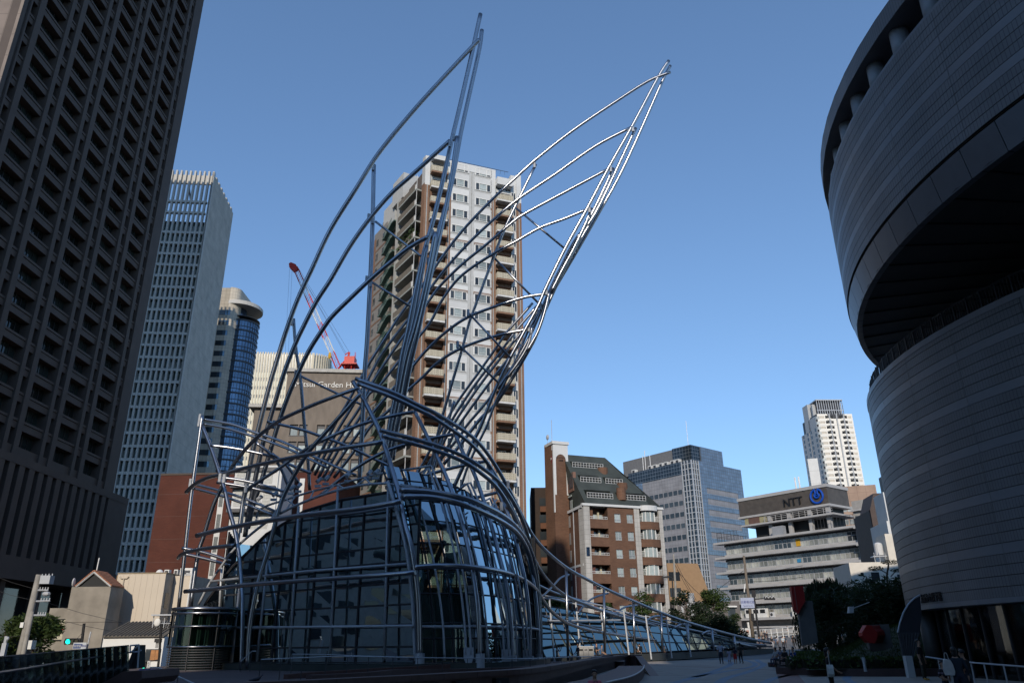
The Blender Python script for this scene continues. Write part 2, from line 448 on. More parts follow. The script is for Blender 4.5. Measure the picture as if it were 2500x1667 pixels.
# ================================================================== GRID TOWER
GC = mat('pale_precast', (0.50, 0.485, 0.455), 0.8, var=0.05, scale=0.3)
T = root('grid_tower', (-92.4, 200, 0), 0, 'grey tower with a fine grid of fins over green glass and an open crown', 'office tower')
F = Face(0, 0, 5); FR = Face(0, 0, 95)
mb = MB(); mb.prism([tuple(F.p(-26, 0, -1.2))[:2], tuple(F.p(-.6, 0, -1.2))[:2], tuple(FR.p(23, 0, -.6))[:2], tuple(F.p(-26, 0, -23))[:2]], 0, 122); mb.build('core_wall', M['dark'], T)
GP = brickmat('ribbed_panels', (0.50, 0.465, 0.41), (0.475, 0.44, 0.39), (0.33, 0.31, 0.28), 0.62, 3.65, 0.05, off=0, rough=0.8)
for k in range(16):
    m_ = MB(); m_.fbox(FR, k * 1.45, k * 1.45 + 1.43, 0, 137.6 + (1.7 if k % 2 == 0 else 0.9), -.5, 0.0); m_.build('side_panel', GP, T)
fm = MB(); fm.fbox(F, 0, 0.50, 0, 139.6, -1.0, 0.0); fmm = fm.mesh('fin', GC)
for k in range(19): put('fin', fmm, T, F.p(-0.42 - 1.39 * k, 0) - F.p(0, 0))
bm_ = MB(); bm_.fbox(F, -26, 0, 0, 0.75, -1.0, -0.06); bmm = bm_.mesh('floor_beam', GC)
gs = MB(); gs.fbox(F, -26, -0.3, 0, 3.0, -1.15, -1.0)
gsm = gs.mesh('glass_band', farglass('green_glass', (0.055, 0.10, 0.095), 0.07, ov=0.35, spec=1.0))
bl = MB(); bl.fbox(F, 0, 0.5, 0.1, 2.3, -0.99, -0.93); blm = bl.mesh('blind', objvar(mat('pale_blind', (0.30, 0.34, 0.33), 0.5), 0.4))
for f in range(35):
    z = 0.6 + 3.65 * f
    if f < 33: put('floor_beam', bmm, T, (0, 0, z))
    if f < 33: put('glass_band', gsm, T, (0, 0, z + 0.6))
nb = 0
for f in range(2, 33):
    for k in range(11):
        if RND.random() < 0.62 and nb < 290:
            nb += 1
            put('blind', blm, T, F.p(-1.39 * k - 0.42 - 0.93 + RND.uniform(0, .35), 0.6 + 3.65 * f + .6) - F.p(0, 0))
mb = MB(); mb.fbox(F, -26, 0, 135.2, 138.4, -1.2, -0.7); mb.fbox(F, -26, -1, 128.2, 128.9, -1.1, -.05); mb.fbox(F, -26, -1, 124.4, 125.0, -1.1, -.05); mb.build('crown_beam', GC, T)
mb = MB(); mb.tube([F.p(-8.3, 135.5, -4), F.p(-6.0, 128.6, -1.5)], 0.28, 6); mb.tube([F.p(-2.2, 135.5, -6), F.p(-.8, 128.6, -1.5)], 0.28, 6); mb.build('crown_brace', M['rub'], T)
# ================================================================== ROUND-CORNERED GLASS TOWER
T = root('round_glass_tower', (-99.1, 250, 0), 0, 'concrete and blue glass tower with a rounded corner and flat disc roof', 'office tower')
F = Face(0, 0, 3)
RC = brickmat('round_tower_concrete', (0.42, 0.365, 0.29), (0.39, 0.34, 0.27), (0.25, 0.22, 0.18), 1.3, 1.3, 0.05, off=0)
RW = brickmat('round_tower_pale', (0.56, 0.50, 0.41), (0.53, 0.47, 0.39), (0.32, 0.29, 0.25), 1.3, 1.3, 0.05, off=0)
mb = MB(); mb.prism([tuple(F.p(-18, 0))[:2], tuple(F.p(-3.4, 0))[:2], tuple(F.p(-3.4, 0, -18))[:2], tuple(F.p(-18, 0, -18))[:2]], 0, 123.5); mb.build('wall', RC, T)
cx, cy = F.p(-3.4, 0, -3.2)[:2]
arc = [(cx + 3.2 * math.sin(a), cy - 3.2 * math.cos(a)) for a in [k * math.pi / 16 for k in range(9)]]
mb = MB(); mb.prism(arc + [(cx + 3.2, cy + 14), (cx, cy + 14)], 0, 123.8); mb.build('rounded_corner', RW, T, smooth=False)
fg = MB(); 
fg.prism([(cx - 0.3 + 3.32 * math.sin(a) * 1.0, cy - 3.32 * math.cos(a)) for a in [-0.1, .2, .5, .8, 1.1, 1.35]] + [(cx + 2, cy - .3), (cx - .4, cy - 2)], 0, 1.9)
fgm = fg.mesh('window', farglass('sky_glass', (0.10, 0.15, 0.19), 0.04, 0.5, ov=0.3))
fd = MB(); fd.fbox(F, -6.3, -3.5, 0, 1.9, -.2, 0.06); fdm = fd.mesh('dark_window', M['wglass'])
for k in range(26):
    z = 14 + 3.95 * k
    if z < 116: put('window', fgm, T, (0, 0, z)); put('dark_window', fdm, T, (0, 0, z))
gc = at(626, 800, 256) - Vector((-99.1, 250, 0)); gx, gy = gc.x - 6.3, gc.y + 2.0
mb = MB(); mb.cyl((gx, gy), 6.2, 0, 112, 48); mb.build('glass_drum', farglass('blue_drum_glass', (0.14, 0.21, 0.30), 0.05, 0.55, ov=0.0), T, smooth=False)
mb = MB(); mb.cyl((gx - 3.0, gy - 1.0), 4.6, 0, 118.5, 24); mb.build('core_drum', farglass('drum_core_glass', (0.07, 0.10, 0.15), 0.06, 0.4, ov=0), T)
rg = MB(); rg.cyl((0, 0), 6.42, 0, 0.55, 48); rg.cyl((0, 0), 6.34, 1.75, 1.95, 48)
rgm = rg.mesh('ring_band', M['rub'])
for k in range(29):
    if 3.95 * k < 111: put('ring_band', rgm, T, (gx, gy, 1 + 3.95 * k))
mv = MB(); mv.box(-.06, .06, -.09, .09, 0, 112); mvm = mv.mesh('mullion', M['rub'])
for k in range(22):
    a = rad(150 + k * 10); put('mullion', mvm, T, (gx + 6.25 * math.cos(a), gy + 6.25 * math.sin(a), 0), a + math.pi / 2)
mb = MB(); mb.box(gx - 6.9, gx - 4.9, gy - 5.2, gy - 3.0, 0, 113); mb.build('shaft', M['rub'], T)
mb = MB(); mb.cyl((gx - 1.4, gy), 8.3, 117.4, 118.6, 40); mb.cyl((gx - 1.4, gy), 7.9, 118.6, 119.0, 40); mb.build('roof_disc', GC, T)
# ================================================================== CREAM TOWER
T = root('cream_tower', (-120.8, 330, 0), 0, 'cream ribbed tower with a curved corner catching sunlight behind the hotel', 'office tower')
F = Face(0, 0, 5)
CRM = mat('cream_rib', (0.62, 0.55, 0.42), 0.7, var=0.04)
prof_ = [F.p(u, 0) for u in (-30, 0, 27)] + [F.p(27 + 7.5 * math.sin(a), 0, -9 + 9 * math.cos(a)) for a in [.25, .5, .75, 1.0, 1.25, 1.5]]
mb = MB(); mb.prism([tuple(p)[:2] for p in prof_] + [tuple(F.p(34, 0, -30))[:2], tuple(F.p(-30, 0, -30))[:2]], 0, 128.5); mb.build('wall', farglass('cream_tower_glass', (0.16, 0.18, 0.18), 0.15, ov=0), T)
rb = MB(); rb.box(-.33, .33, -.35, .3, 0, 129.3); rbm = rb.mesh('rib', CRM)
for k in range(48):
    put('rib', rbm, T, F.p(-29 + 1.2 * k, 0), F.a)
for k, a in enumerate([.12 + .16 * i for i in range(10)]):
    put('rib', rbm, T, F.p(27 + 7.5 * math.sin(a), 0, -9 + 9 * math.cos(a)), F.a + a)
pn = MB(); pn.fbox(F, -30, 28, 0, 2.5, -.2, 0.12); pnm = pn.mesh('spandrel_band', mat('cream_spandrel', (0.68, 0.68, 0.58), 0.6, var=0.10, scale=2.0))
for k in range(28): put('spandrel_band', pnm, T, (0, 0, 6 + 4.1 * k))
# ================================================================== HOTEL
MH = mat('brown_render', (0.195, 0.165, 0.14), 0.85, var=0.14, scale=1.2, bump=0.15, bscale=3, stretch=(1, 1, .35))
o = (-44.0, 140.0)
T = root('hotel', (o[0], o[1], 0), 0, 'plain grey brown hotel block with white hotel lettering under its roof edge', 'hotel')
F = Face(0, 0, 5.5)
holes = []; 
def zof(px, py): return uz(px, py, o, 5.5)
rows = [zof(740, 1036 + 41.3 * k)[1] for k in range(7)]
cols = [(zof(707, 1050)[0], zof(727, 1050)[0]), (zof(729.5, 1050)[0], zof(750, 1050)[0]), (zof(773, 1050)[0], zof(793, 1050)[0]), (zof(796, 1050)[0], zof(816, 1050)[0]), (zof(838, 1050)[0], zof(858, 1050)[0]), (zof(861, 1050)[0], zof(881, 1050)[0])]
for z in rows:
    for a, b in cols: holes.append((a, b, z - 2.15, z))
mb = MB(); mb.fwall(F, -0.0, 26, 0, 51.9, 0, holes, -.45); mb.prism([tuple(F.p(0, 0, -.5))[:2], tuple(F.p(26, 0, -.5))[:2], tuple(F.p(26, 0, -16))[:2], tuple(F.p(0, 0, -16))[:2]], 0, 51.6)
mb.quad(F.p(0, 0, -.5), F.p(0, 0, 0), F.p(0, 51.9, 0), F.p(0, 51.9, -.5)); mb.fbox(F, -5.6, 0, 0, 44.4, -14, -0.6)
mb.build('wall', MH, T)
mb = MB(); mb.fbox(F, -.4, 26.2, 51.6, 52.3, -16, .45); mb.fbox(F, -6.6, 0, 44.3, 44.9, -14, .3); mb.build('coping', mat('coping_stone', (0.42, 0.41, 0.39), 0.7), T)
hw = cols[0][1] - cols[0][0]
wm = MB(); wm.fbox(F, 0, hw, 0, 2.15, -.44, -.40); wmm = wm.mesh('window', M['curtain'])
fr = MB(); fr.fbox(F, 0, .12, 0, 2.15, -.42, -.3); fr.fbox(F, hw - .12, hw, 0, 2.15, -.42, -.3); fr.fbox(F, 0, hw, 2.0, 2.15, -.42, -.3); fr.fbox(F, 0, hw, 1.45, 2.15, -.4, -.36); fr.fbox(F, -.1, hw + .1, -.18, 0, -.4, .06)
frm = fr.mesh('window_frame', M['darkframe'])
for h in holes:
    w_ = put('window', wmm, T, F.p(h[0], h[2]) - F.p(0, 0)); put('window_frame', frm, w_)
tm = text_mesh('lettering', 'Mitsui Garden Hotel', 1.62, 0.06, M['white'])
u0, z0 = zof(719, 944)
onface('lettering', tm, T, F, u0, z0, 0.10)
# ================================================================== RED BRICK AND WHITE BUILDINGS BEHIND THE MUSEUM
RBR = brickmat('red_brick', (0.105, 0.033, 0.022), (0.09, 0.028, 0.020), (0.09, 0.04, 0.03), 0.5, 0.14, 0.012, rough=0.85)
o = (-53.3, 120.0)
T = root('red_brick_building', (o[0], o[1], 0), 0, 'dark red brick block with a pale strip window behind the left steel tubes', 'building')
F = Face(0, 0, -2)
ur = uz(572, 1160, o, -2)[0]
mb = MB(); mb.fbox(F, -3, ur, 0, 27.2, -16, 0); mb.build('wall', RBR, T)
mb = MB(); mb.fbox(F, -3, ur, 27.2, 27.5, -16, .1); mb.build('coping', GRAN, T)
us = uz(535, 1260, o, -2)[0]
fr = MB(); fr.fbox(F, us - .45, us + .45, 1.0, 25.6, 0, .08); fr.build('strip_window', M['offwhite'], T)
gm = MB(); gm.fbox(F, us - .3, us + .3, 0, 2.3, .07, .13); gmm = gm.mesh('glass_block', mat('glass_block_grey', (0.16, 0.17, 0.17), 0.3, var=0.4, scale=5))
for k in range(7): put('glass_block', gmm, T, (0, 0, 1.4 + 3.45 * k))
jl = MB(); jl.fbox(F, -3, ur, 0, .06, 0, .02); jlm = jl.mesh('joint_line', mat('joint_grey', (0.12, 0.06, 0.05), 0.8))
for k in range(1, 8): put('joint_line', jlm, T, (0, 0, 3.45 * k))
o = (-38.5, 119.0)
T = root('red_brick_annex', (o[0], o[1], 0), 0, 'dark red brick building seen between the steel tubes below the hotel', 'building')
F = Face(0, 0, -2); u0 = uz(684, 1160, o, -2)[0]; u1 = uz(830, 1160, o, -2)[0]; zt = uz(700, 1153, o, -2)[1]
mb = MB(); mb.fbox(F, u0, u1, 0, zt, -14, 0); mb.build('wall', RBR, T)
mb = MB(); mb.fbox(F, u0, u1, zt, zt + .25, -14, .1); mb.build('coping', GRAN, T)
us = uz(736, 1200, o, -2)[0]; mb = MB(); mb.fbox(F, us - .4, us + .4, 1, zt - 1, 0, .08); mb.build('strip_window', M['offwhite'], T)
o = (-46.0, 112.0)
T = root('white_shop_building', (o[0], o[1], 0), 0, 'small white building with shuttered windows between two red brick walls', 'building')
F = Face(0, 0, 0)
q = lambda px, py: uz(px, py, o, 0)
ua, ub = q(571, 1180)[0], q(686, 1180)[0]; zt = q(630, 1136)[1]
mb = MB(); mb.fbox(F, ua, ub, 0, zt, -12, 0); mb.build('wall', M['offwhite'], T)
mb = MB(); mb.fbox(F, ua, ub - .8, zt - .95, zt - .35, 0, .35); mb.fbox(F, ua - .2, ub - .6, q(630, 1252)[1], q(630, 1244)[1], 0, 1.2); mb.fbox(F, ua - .2, ub - .6, q(630, 1192)[1], q(630, 1188)[1], 0, 1.0); mb.build('awning', M['rub'], T)
sh = MB(); w4 = (ub - ua - 1.4) / 4
for k in range(10): sh.fbox(F, 0, w4 - .25, .22 * k, .22 * k + .19, 0, .05)
shm = sh.mesh('shutter', mat('pale_shutter', (0.50, 0.50, 0.47), 0.5, var=0.15, scale=3))
for r, py in enumerate((1180, 1234, 1290)):
    for k in range(4): put('shutter', shm, T, (ua + .3 + w4 * k, -.02, q(620, py)[1]))
mb = MB(); mb.cyl((ub - .5, -.2), .12, 0, zt, 8); mb.build('drain_pipe', M['white'], T)
# ================================================================== BROWN AND WHITE APARTMENT TOWER (centre)
BT = brickmat('brown_tile', (0.235, 0.135, 0.085), (0.22, 0.125, 0.08), (0.16, 0.10, 0.07), 0.9, 0.45, 0.02, off=0, rough=0.7)
LG = mat('light_grey_panel', (0.46, 0.46, 0.45), 0.7, var=0.06)
T = root('apartment_tower', (-15.9, 120, 0), 21.3, 'tall brown and white apartment tower with stacked balconies behind the steel wings', 'apartment tower')
F = Face(0, 0, 0); FW = 19.3; FH = 3.36; ZTOP = 87.6; NFL = 26
FLt = Face(0, 0, -78.9)
LL = 24.0
lf = FLt.p(-LL, 0)
mb = MB(); mb.prism([(0.35, 1.8), (FW - .2, 1.8), (FW - .2, 22), (lf.x + 1.6, lf.y + .2), (.5, .5)], 0, 85.5); mb.build('core_wall', mat('balcony_back', (0.13, 0.105, 0.09), 0.8), T)
cols_ = [(0.0, 0.95), (4.35, 5.15), (13.0, 14.0), (18.3, 19.3)]
mb = MB()
for a, b in cols_: mb.fbox(F, a, b, 0, ZTOP - 6.4, -1.9, 0.0)
mb.build('tile_strip', BT, T)
mb = MB()
for a, b in cols_: mb.fbox(F, a, b, ZTOP - 6.4, ZTOP, -1.9, 0.0)
mb.fbox(F, 5.15, 13.0, ZTOP - 1.6, ZTOP, -1.9, 0.02); mb.fbox(F, 4.35, 5.15, 85, ZTOP + .0, -1.9, .01)
mb.fbox(F, 1.1, 4.3, ZTOP - 1.0, ZTOP, -1.9, 0.9); mb.fbox(F, 14.05, 17.2, ZTOP - 3.6, ZTOP - 2.0, -1.9, 0.9)
mb.build('top_cladding', M['offwhite'], T)
mb = MB(); mb.fbox(F, 8.65, 9.7, 0, ZTOP, -1.9, -0.06); mb.build('grey_pier', LG, T)
mb = MB()
for u in (0.48, 4.75, 13.5, 18.8): mb.fbox(F, u - .09, u + .09, 0, ZTOP - 6.4, -.2, .035)
mb.fbox(F, 9.12, 9.22, 0, ZTOP, -.2, 0.0)
mb.build('grey_line', mat('grey_tile_line', (0.33, 0.33, 0.32), 0.7), T)
BW = 3.5
sp = MB(); sp.fbox(F, 0, BW, 0, 1.05, -1.9, 0.0)
spm = sp.mesh('spandrel_panel', objvar(M['offwhite'].copy(), 0.07))
sg = MB(); sg.fbox(F, 0, BW, 1.05, 1.5, -1.9, -0.07); sgm = sg.mesh('grey_band', LG)
gs = MB(); gs.fbox(F, 0, BW, 1.5, FH, -1.9, -0.02)
# window: white frame, three lights
wf = MB()
ww, wh = 3.05, 1.62
for a, b in ((0, .09), (.72, .82), (2.22, 2.32), (ww - .09, ww)): wf.fbox(F, a, b, 0, wh, -.12, 0.05)
wf.fbox(F, 0, ww, 0, .08, -.12, 0.06); wf.fbox(F, 0, ww, wh - .08, wh, -.12, 0.06); wf.fbox(F, .82, 2.22, .42, .47, -.1, .03)
wfm = wf.mesh('window', M['white'])
pa = MB(); pa.fbox(F, .09, .72, .08, wh - .08, -.10, -.03)
pam = pa.mesh('pane', M['wglass'])
pb = MB(); pb.fbox(F, .82, 2.22, .08, wh - .08, -.10, -.04); pbm = pb.mesh('curtain_pane', M['curtain'])
wl_ = MB(); wl_.fwall(F, 0, BW, 1.5, FH, 0.0, [(.22, .22 + ww, 1.58, 1.58 + wh)], -.15); wl_.fbox(F, .22, .22 + ww, 1.58, 1.58 + wh, -.16, -.13)
wlm = wl_.mesh('window_wall', M['offwhite'])
wlb = MB(); wlb.fbox(F, 0, BW, -.03, .02, -1.9, .02); 
bstr = MB(); bstr.fbox(F, 0, BW, 0, .5, -1.9, .02); bstr.fbox(F, 0, BW, .17, .30, -.1, .03); bsm = bstr.mesh('tile_belt', BT)
lin = MB(); lin.fbox(F, 0, BW, .19, .29, 0, .045); linm = lin.mesh('belt_line', M.get('grey') or LG)
small = MB(); small.fbox(F, 0, 1.05, 0, FH, -1.9, -.25); smm = small.mesh('side_wall', M['offwhite'])
swf = MB(); 
for a, b in ((0, .07), (.4, .48), (.83, .9)): swf.fbox(F, a, b, 0, 1.8, -.3, -.18)
swf.fbox(F, 0, .9, 0, .07, -.3, -.18); swf.fbox(F, 0, .9, 1.73, 1.8, -.3, -.18); swm = swf.mesh('window', M['white'])
sgl = MB(); sgl.fbox(F, .06, .86, .06, 1.74, -.26, -.22); sgm2 = sgl.mesh('pane', M['wglass'])
# balconies: slab, side cheeks, perforated cream front panels, back window
CR = mat('cream_balcony_panel', (0.47, 0.42, 0.32), 0.6, var=0.05)
hole = mat('panel_hole', (0.06, 0.05, 0.045), 0.8)
def balcony_meshes(w):
    s = MB(); s.fbox(F, 0, w, -.32, 0, -1.9, 0.95)
    p = MB(); p.cm = 0
    n = 3
    pw = w / n
    for k in range(n): p.fbox(F, pw * k + .02, pw * (k + 1) - .02, .06, 1.18, .84, .92)
    p.fbox(F, .0, .07, .06, 1.18, 0, .9); p.fbox(F, w - .07, w, .06, 1.18, 0, .9)
    p.cm = 1
    for k in range(n):
        for i in range(3):
            for j in range(3):
                x = pw * k + .18 + i * (pw - .36) / 2; z = .28 + j * .34
                p.fbox(F, x - .05, x + .05, z - .05, z + .05, .915, .925)
    b = MB(); b.fbox(F, .2, w - .5, .05, 2.1, -1.88, -1.8)
    return s, p, b
s3, p3, b3 = balcony_meshes(3.25)
slabw = s3.mesh('balcony', mat('slab_white', (0.62, 0.61, 0.59), 0.7)); slabb = s3.mesh('balcony', BT)
p3m = p3.mesh('balcony_panel', [CR, hole]); b3m = b3.mesh('balcony_window', M['wglass'])
fr_ = MB()
for u in (.2, .9, 1.6, 2.3): fr_.fbox(F, u, u + .1, .05, 2.1, -1.85, -1.72)
fr_.fbox(F, .2, 2.4, 2.05, 2.15, -1.85, -1.7); frm3 = fr_.mesh('window_frame', M['white'])
bb = MB(); bb.fbox(F, 0, 3.25, 2.35, 3.05, -1.9, -.5); bbm = bb.mesh('balcony_beam', BT); bbw = bb.mesh('balcony_beam', M['offwhite'])
for f in range(3, NFL):
    z = FH * f
    top = f >= NFL - 2
    for u in (5.15, 9.7):
        sg_ = put('spandrel_panel', spm, T, (u, 0, z))
        put('grey_band', sgm, T, (u, 0, z))
        wlo = put('window_wall', wlm, T, (u, 0, z))
        w_ = put('window', wfm, T, (u + .22, 0, z + 1.58))
        flip = 0
        put('pane', pam, w_); put('pane', pam, w_, (2.24, 0, 0)); put('curtain_pane', pbm, w_)
        if f % 3 == 0 and not top: put('tile_belt', bsm, T, (u, -.0, z - .25)); put('belt_line', linm, T, (u, 0, z - .25))
    for u in (1.02, 13.98):
        if u > 10 and f == NFL - 1: continue
        b_ = put('balcony', slabw if f % 2 == 0 else slabb, T, (u, 0, z))
        put('balcony_panel', p3m, b_); put('balcony_window', b3m, b_); put('window_frame', frm3, b_)
        put('balcony_beam', bbw if top else bbm, b_)
    put('side_wall', smm, T, (17.23, 0, z))
    if f < NFL - 1:
        w_ = put('window', swm, T, (17.3, 0, z + .9)); put('pane', sgm2, w_)
# left flank: deep balconies, shaft, green escape stair, windowed wall
mb = MB()
mb.fbox(FLt, -1.3, 0, 0, ZTOP - 6, -1.5, 0.0)
mb.build('corner_strip', BT, T)
mb = MB(); mb.fbox(FLt, -LL, -17.2, 0, 82, -3, 0.0); mb.build('flank_wall', mat('flank_grey', (0.23, 0.215, 0.20), 0.8), T)
mb = MB(); mb.fbox(FLt, -17.2, -11.5, 0, 85.6, -4, -1.6); mb.fbox(FLt, -14.6, -9.4, 83.5, 89.2, -4, .3); mb.fbox(FLt, -1.3, 0, ZTOP - 6, ZTOP, -1.5, 0); mb.fbox(FLt, -LL + 4, -14, 80, 85.9, -4, -.2)
mb.build('flank_cladding', LG, T)
mb = MB(); mb.fbox(FLt, -11.4, -9.9, 0, 83.2, -2.5, 0.55); mb.build('shaft', mat('shaft_concrete', (0.40, 0.39, 0.36), 0.8, var=0.25, stretch=(4, 4, .3)), T)
ls = MB(); ls.fbox(FLt, -9.4, -1.3, -.3, 0, -1.8, 1.1)
lsm = ls.mesh('flank_balcony', mat('slab_green_white', (0.32, 0.335, 0.31), 0.7))
lp = MB(); lp.fbox(FLt, -9.4, -2.1, .02, 1.15, 1.0, 1.08); lpm = lp.mesh('parapet', mat('parapet_tan', (0.17, 0.145, 0.115), 0.8))
lr = MB()
for k in range(5): lr.fbox(FLt, -2.0 + .16 * k, -1.95 + .16 * k, 0, 1.1, .98, 1.03)
lr.fbox(FLt, -2.1, -1.25, 1.08, 1.15, .97, 1.05); lr.fbox(FLt, -1.34, -1.26, .02, 2.95, .95, 1.03); lrm = lr.mesh('railing', M['offwhite'])
GS = mat('green_stair_paint', (0.10, 0.16, 0.135), 0.6, var=.2, scale=2)
st = MB()
P0, P1 = FLt.p(-16.4, .1, .9), FLt.p(-12.6, FH / 2 + .1, .9)
for d0, d1, z0_, z1_ in ((.9, 1.0, 0, FH * .5), (-.5, -.4, FH * .5, FH)):
    a, b = (-16.2, -12.8) if d0 > 0 else (-12.8, -16.2)
    st.hexa([FLt.p(a, z0_, d1), FLt.p(b, z1_, d1), FLt.p(b, z1_, d0 - .9), FLt.p(a, z0_, d0 - .9), FLt.p(a, z0_ + .28, d1), FLt.p(b, z1_ + .28, d1), FLt.p(b, z1_ + .28, d0 - .9), FLt.p(a, z0_ + .28, d0 - .9)])
    for s_ in range(8):
        t = s_ / 7; u = a + (b - a) * t; zz = z0_ + (z1_ - z0_) * t
        st.fbox(FLt, u - .04, u + .04, zz + .2, zz + 1.2, d1 - .05, d1)
    st.hexa([FLt.p(a, z0_ + 1.15, d1), FLt.p(b, z1_ + 1.15, d1), FLt.p(b, z1_ + 1.15, d1 - .06), FLt.p(a, z0_ + 1.15, d1 - .06), FLt.p(a, z0_ + 1.25, d1), FLt.p(b, z1_ + 1.25, d1), FLt.p(b, z1_ + 1.25, d1 - .06), FLt.p(a, z0_ + 1.25, d1 - .06)])
st.fbox(FLt, -12.9, -11.4, FH * .5, FH * .5 + .2, -1.4, 1.0); st.fbox(FLt, -17.2, -16.1, 0, .2, -1.4, 1.0)
stm = st.mesh('stair_flight', GS)
fwn = MB(); fwn.fbox(FLt, 0, 1.1, 0, 1.5, -.02, .03); fwn.fbox(FLt, 3.2, 4.2, -.2, 1.6, -.02, .03); fwm = fwn.mesh('flank_window', M['wglass'])
fbe = MB(); fbe.fbox(FLt, -LL, -17.2, 0, .35, 0, .05); fbe.fbox(FLt, -LL + .1, -LL + 1.2, .35, FH, 0, .04); fbm = fbe.mesh('flank_belt', BT)
for f in range(3, NFL - 1):
    z = FH * f
    b_ = put('flank_balcony', lsm, T, (0, 0, z)); put('parapet', lpm, b_); put('railing', lrm, b_)
    if f < NFL - 2: put('stair_flight', stm, T, (0, 0, z))
    if f < 24: put('flank_window', fwm, T, FLt.p(-LL + 1.4, z + 1.2) - FLt.p(0, 0)); put('flank_belt', fbm, T, (0, 0, z))
mb = MB()
for k in range(13): mb.fbox(F, 5.4 + k * .9, 5.43 + k * .9, ZTOP, ZTOP + .8, -.9, -.85)
mb.fbox(F, 4.4, 17, ZTOP + .75, ZTOP + .82, -.92, -.84); mb.build('roof_rail', M['rub'], T)
mb = MB(); pl = random.Random(3)
for k in range(240):
    c = FLt.p(pl.uniform(-8.5, -2.2), FH * 21 + pl.uniform(-.2, 2.6), pl.uniform(-.5, 1.3)); s_ = .22
    d1, d2 = Vector((pl.uniform(-1, 1), pl.uniform(-1, 1), pl.uniform(-1, 1))) * s_, Vector((pl.uniform(-1, 1), pl.uniform(-1, 1), pl.uniform(-1, 1))) * s_
    mb.quad(c - d1 - d2, c + d1 - d2, c + d1 + d2, c - d1 + d2)
LEAF0 = mat('balcony_leaves', (0.035, 0.06, 0.02), 0.7, var=.4)
bp_ = root('balcony_plants', T.matrix_basis @ FLt.p(-5, FH * 21, .5), 0, 'green shrubs overflowing one balcony on the tower\'s dark left flank', 'plant')
Minv = (M_OF[bp_.name].inverted() @ M_OF[T.name])
put('foliage', mb.mesh('foliage', LEAF0, False, Minv), bp_)

# ================================================================== DARK-ROOFED BRICK APARTMENTS
o = (11.3, 125.0); B_ = 21.1
T = root('brick_apartments', (o[0], o[1], 0), B_, 'brown brick apartment block with a steep dark green mansard roof and pale pilasters', 'apartment building')
BR = brickmat('brown_brick', (0.175, 0.088, 0.052), (0.135, 0.066, 0.040), (0.12, 0.08, 0.06), 0.45, 0.16, 0.02, rough=0.85)
PK = brickmat('pink_brick', (0.16, 0.075, 0.065), (0.145, 0.068, 0.06), (0.11, 0.06, 0.05), 0.9, 0.5, 0.015, rough=0.85)
ST = brickmat('pale_stone', (0.47, 0.45, 0.42), (0.45, 0.43, 0.40), (0.28, 0.27, 0.25), 0.75, 0.75, 0.02, off=0, rough=0.8)
F = Face(0, 0, 0); FLc = Face(0, 0, -96)
W_ = 14.8; EV = 22.6; h_ = 2.86
lfar = FLc.p(-10.6, 0)
holes = []
for f in range(8):
    z = EV - .55 - h_ * (f + 1)
    holes += [(5.7, 6.85, z + .95, z + 2.35), (8.0, 9.15, z + .95, z + 2.35)]
mb = MB(); mb.fwall(F, 4.5, 9.35, 0, EV, 0.0, holes, -.25)
mb.prism([(1.1, 1.7), (4.5, 1.7), (4.5, .26), (9.4, .26), (9.4, 1.5), (14.5, 1.5), (14.5, 11), (1, 11)], 0, EV)
mb.quad(F.p(4.5, 0, -1.7), F.p(4.5, 0, 0), F.p(4.5, EV, 0), F.p(4.5, EV, -1.7))
mb.build('front_wall', BR, T)
mb = MB(); mb.fbox(F, 0, 1.1, 0, EV, -1.8, .12); mb.fbox(F, 9.35, 10.35, 0, EV, -1.6, .12); mb.fbox(F, 14.1, W_, 0, EV, -1.6, .12); mb.build('pilaster', ST, T)
mb = MB(); mb.fbox(FLc, -10.6, -.9, 13.4, EV, -2, 0); mb.build('side_wall', BR, T)
mb = MB(); mb.fbox(FLc, -10.6, -.9, 0, 13.3, -2, .03); mb.build('lower_side_wall', PK, T)
mb = MB(); mb.fbox(FLc, -10.7, -.6, 13.2, 13.55, -.1, .12); mb.fbox(FLc, -10.7, -.2, EV - .25, EV + .2, -.3, .25); mb.fbox(F, -.25, W_ + .2, EV, EV + .38, -.3, .3); mb.fbox(FLc, -10.7, -.6, 5, 5.25, 0, .1); mb.build('cornice', M['offwhite'], T)
mb = MB(); mb.tube([FLc.p(-4.5, 0, .12), FLc.p(-4.5, EV, .12)], .09, 6); mb.build('drain_pipe', M['silver'], T)
# openings
bs = MB(); bs.fbox(F, 1.1, 4.5, 0, 1.35, -.25, -.02); bs.fbox(F, 1.1, 4.5, -.12, 0, -1.7, -.02); bsm_ = bs.mesh('balcony', BR)
rl = MB(); rl.fbox(F, 1.15, 4.45, 1.72, 1.78, -.16, -.1); rl.fbox(F, 1.15, 4.45, 1.4, 1.45, -.16, -.1)
for k in range(12): rl.fbox(F, 1.2 + k * .29, 1.24 + k * .29, 1.35, 1.75, -.15, -.11)
rlm = rl.mesh('railing', M['offwhite'])
bg_ = MB(); bg_.fbox(F, 1.3, 4.3, 0.1, 2.3, -1.66, -1.6); bgm = bg_.mesh('balcony_window', M['curtain'])
bk = MB(); bk.fbox(F, 3.15, 3.45, 0, 2.6, -1.3, -1.1); bkm = bk.mesh('balcony_post', mat('warm_cream', (0.5, 0.44, 0.3), 0.7))
wf2 = MB()
for a, b in ((0, .06), (.53, .62), (1.09, 1.15)): wf2.fbox(F, a, b, 0, 1.4, -.2, -.1)
wf2.fbox(F, 0, 1.15, 0, .06, -.2, -.1); wf2.fbox(F, 0, 1.15, 1.34, 1.4, -.2, -.1)
for k in range(7): wf2.fbox(F, .06 + k * .17, .085 + k * .17, -.05, .5, .02, .05)
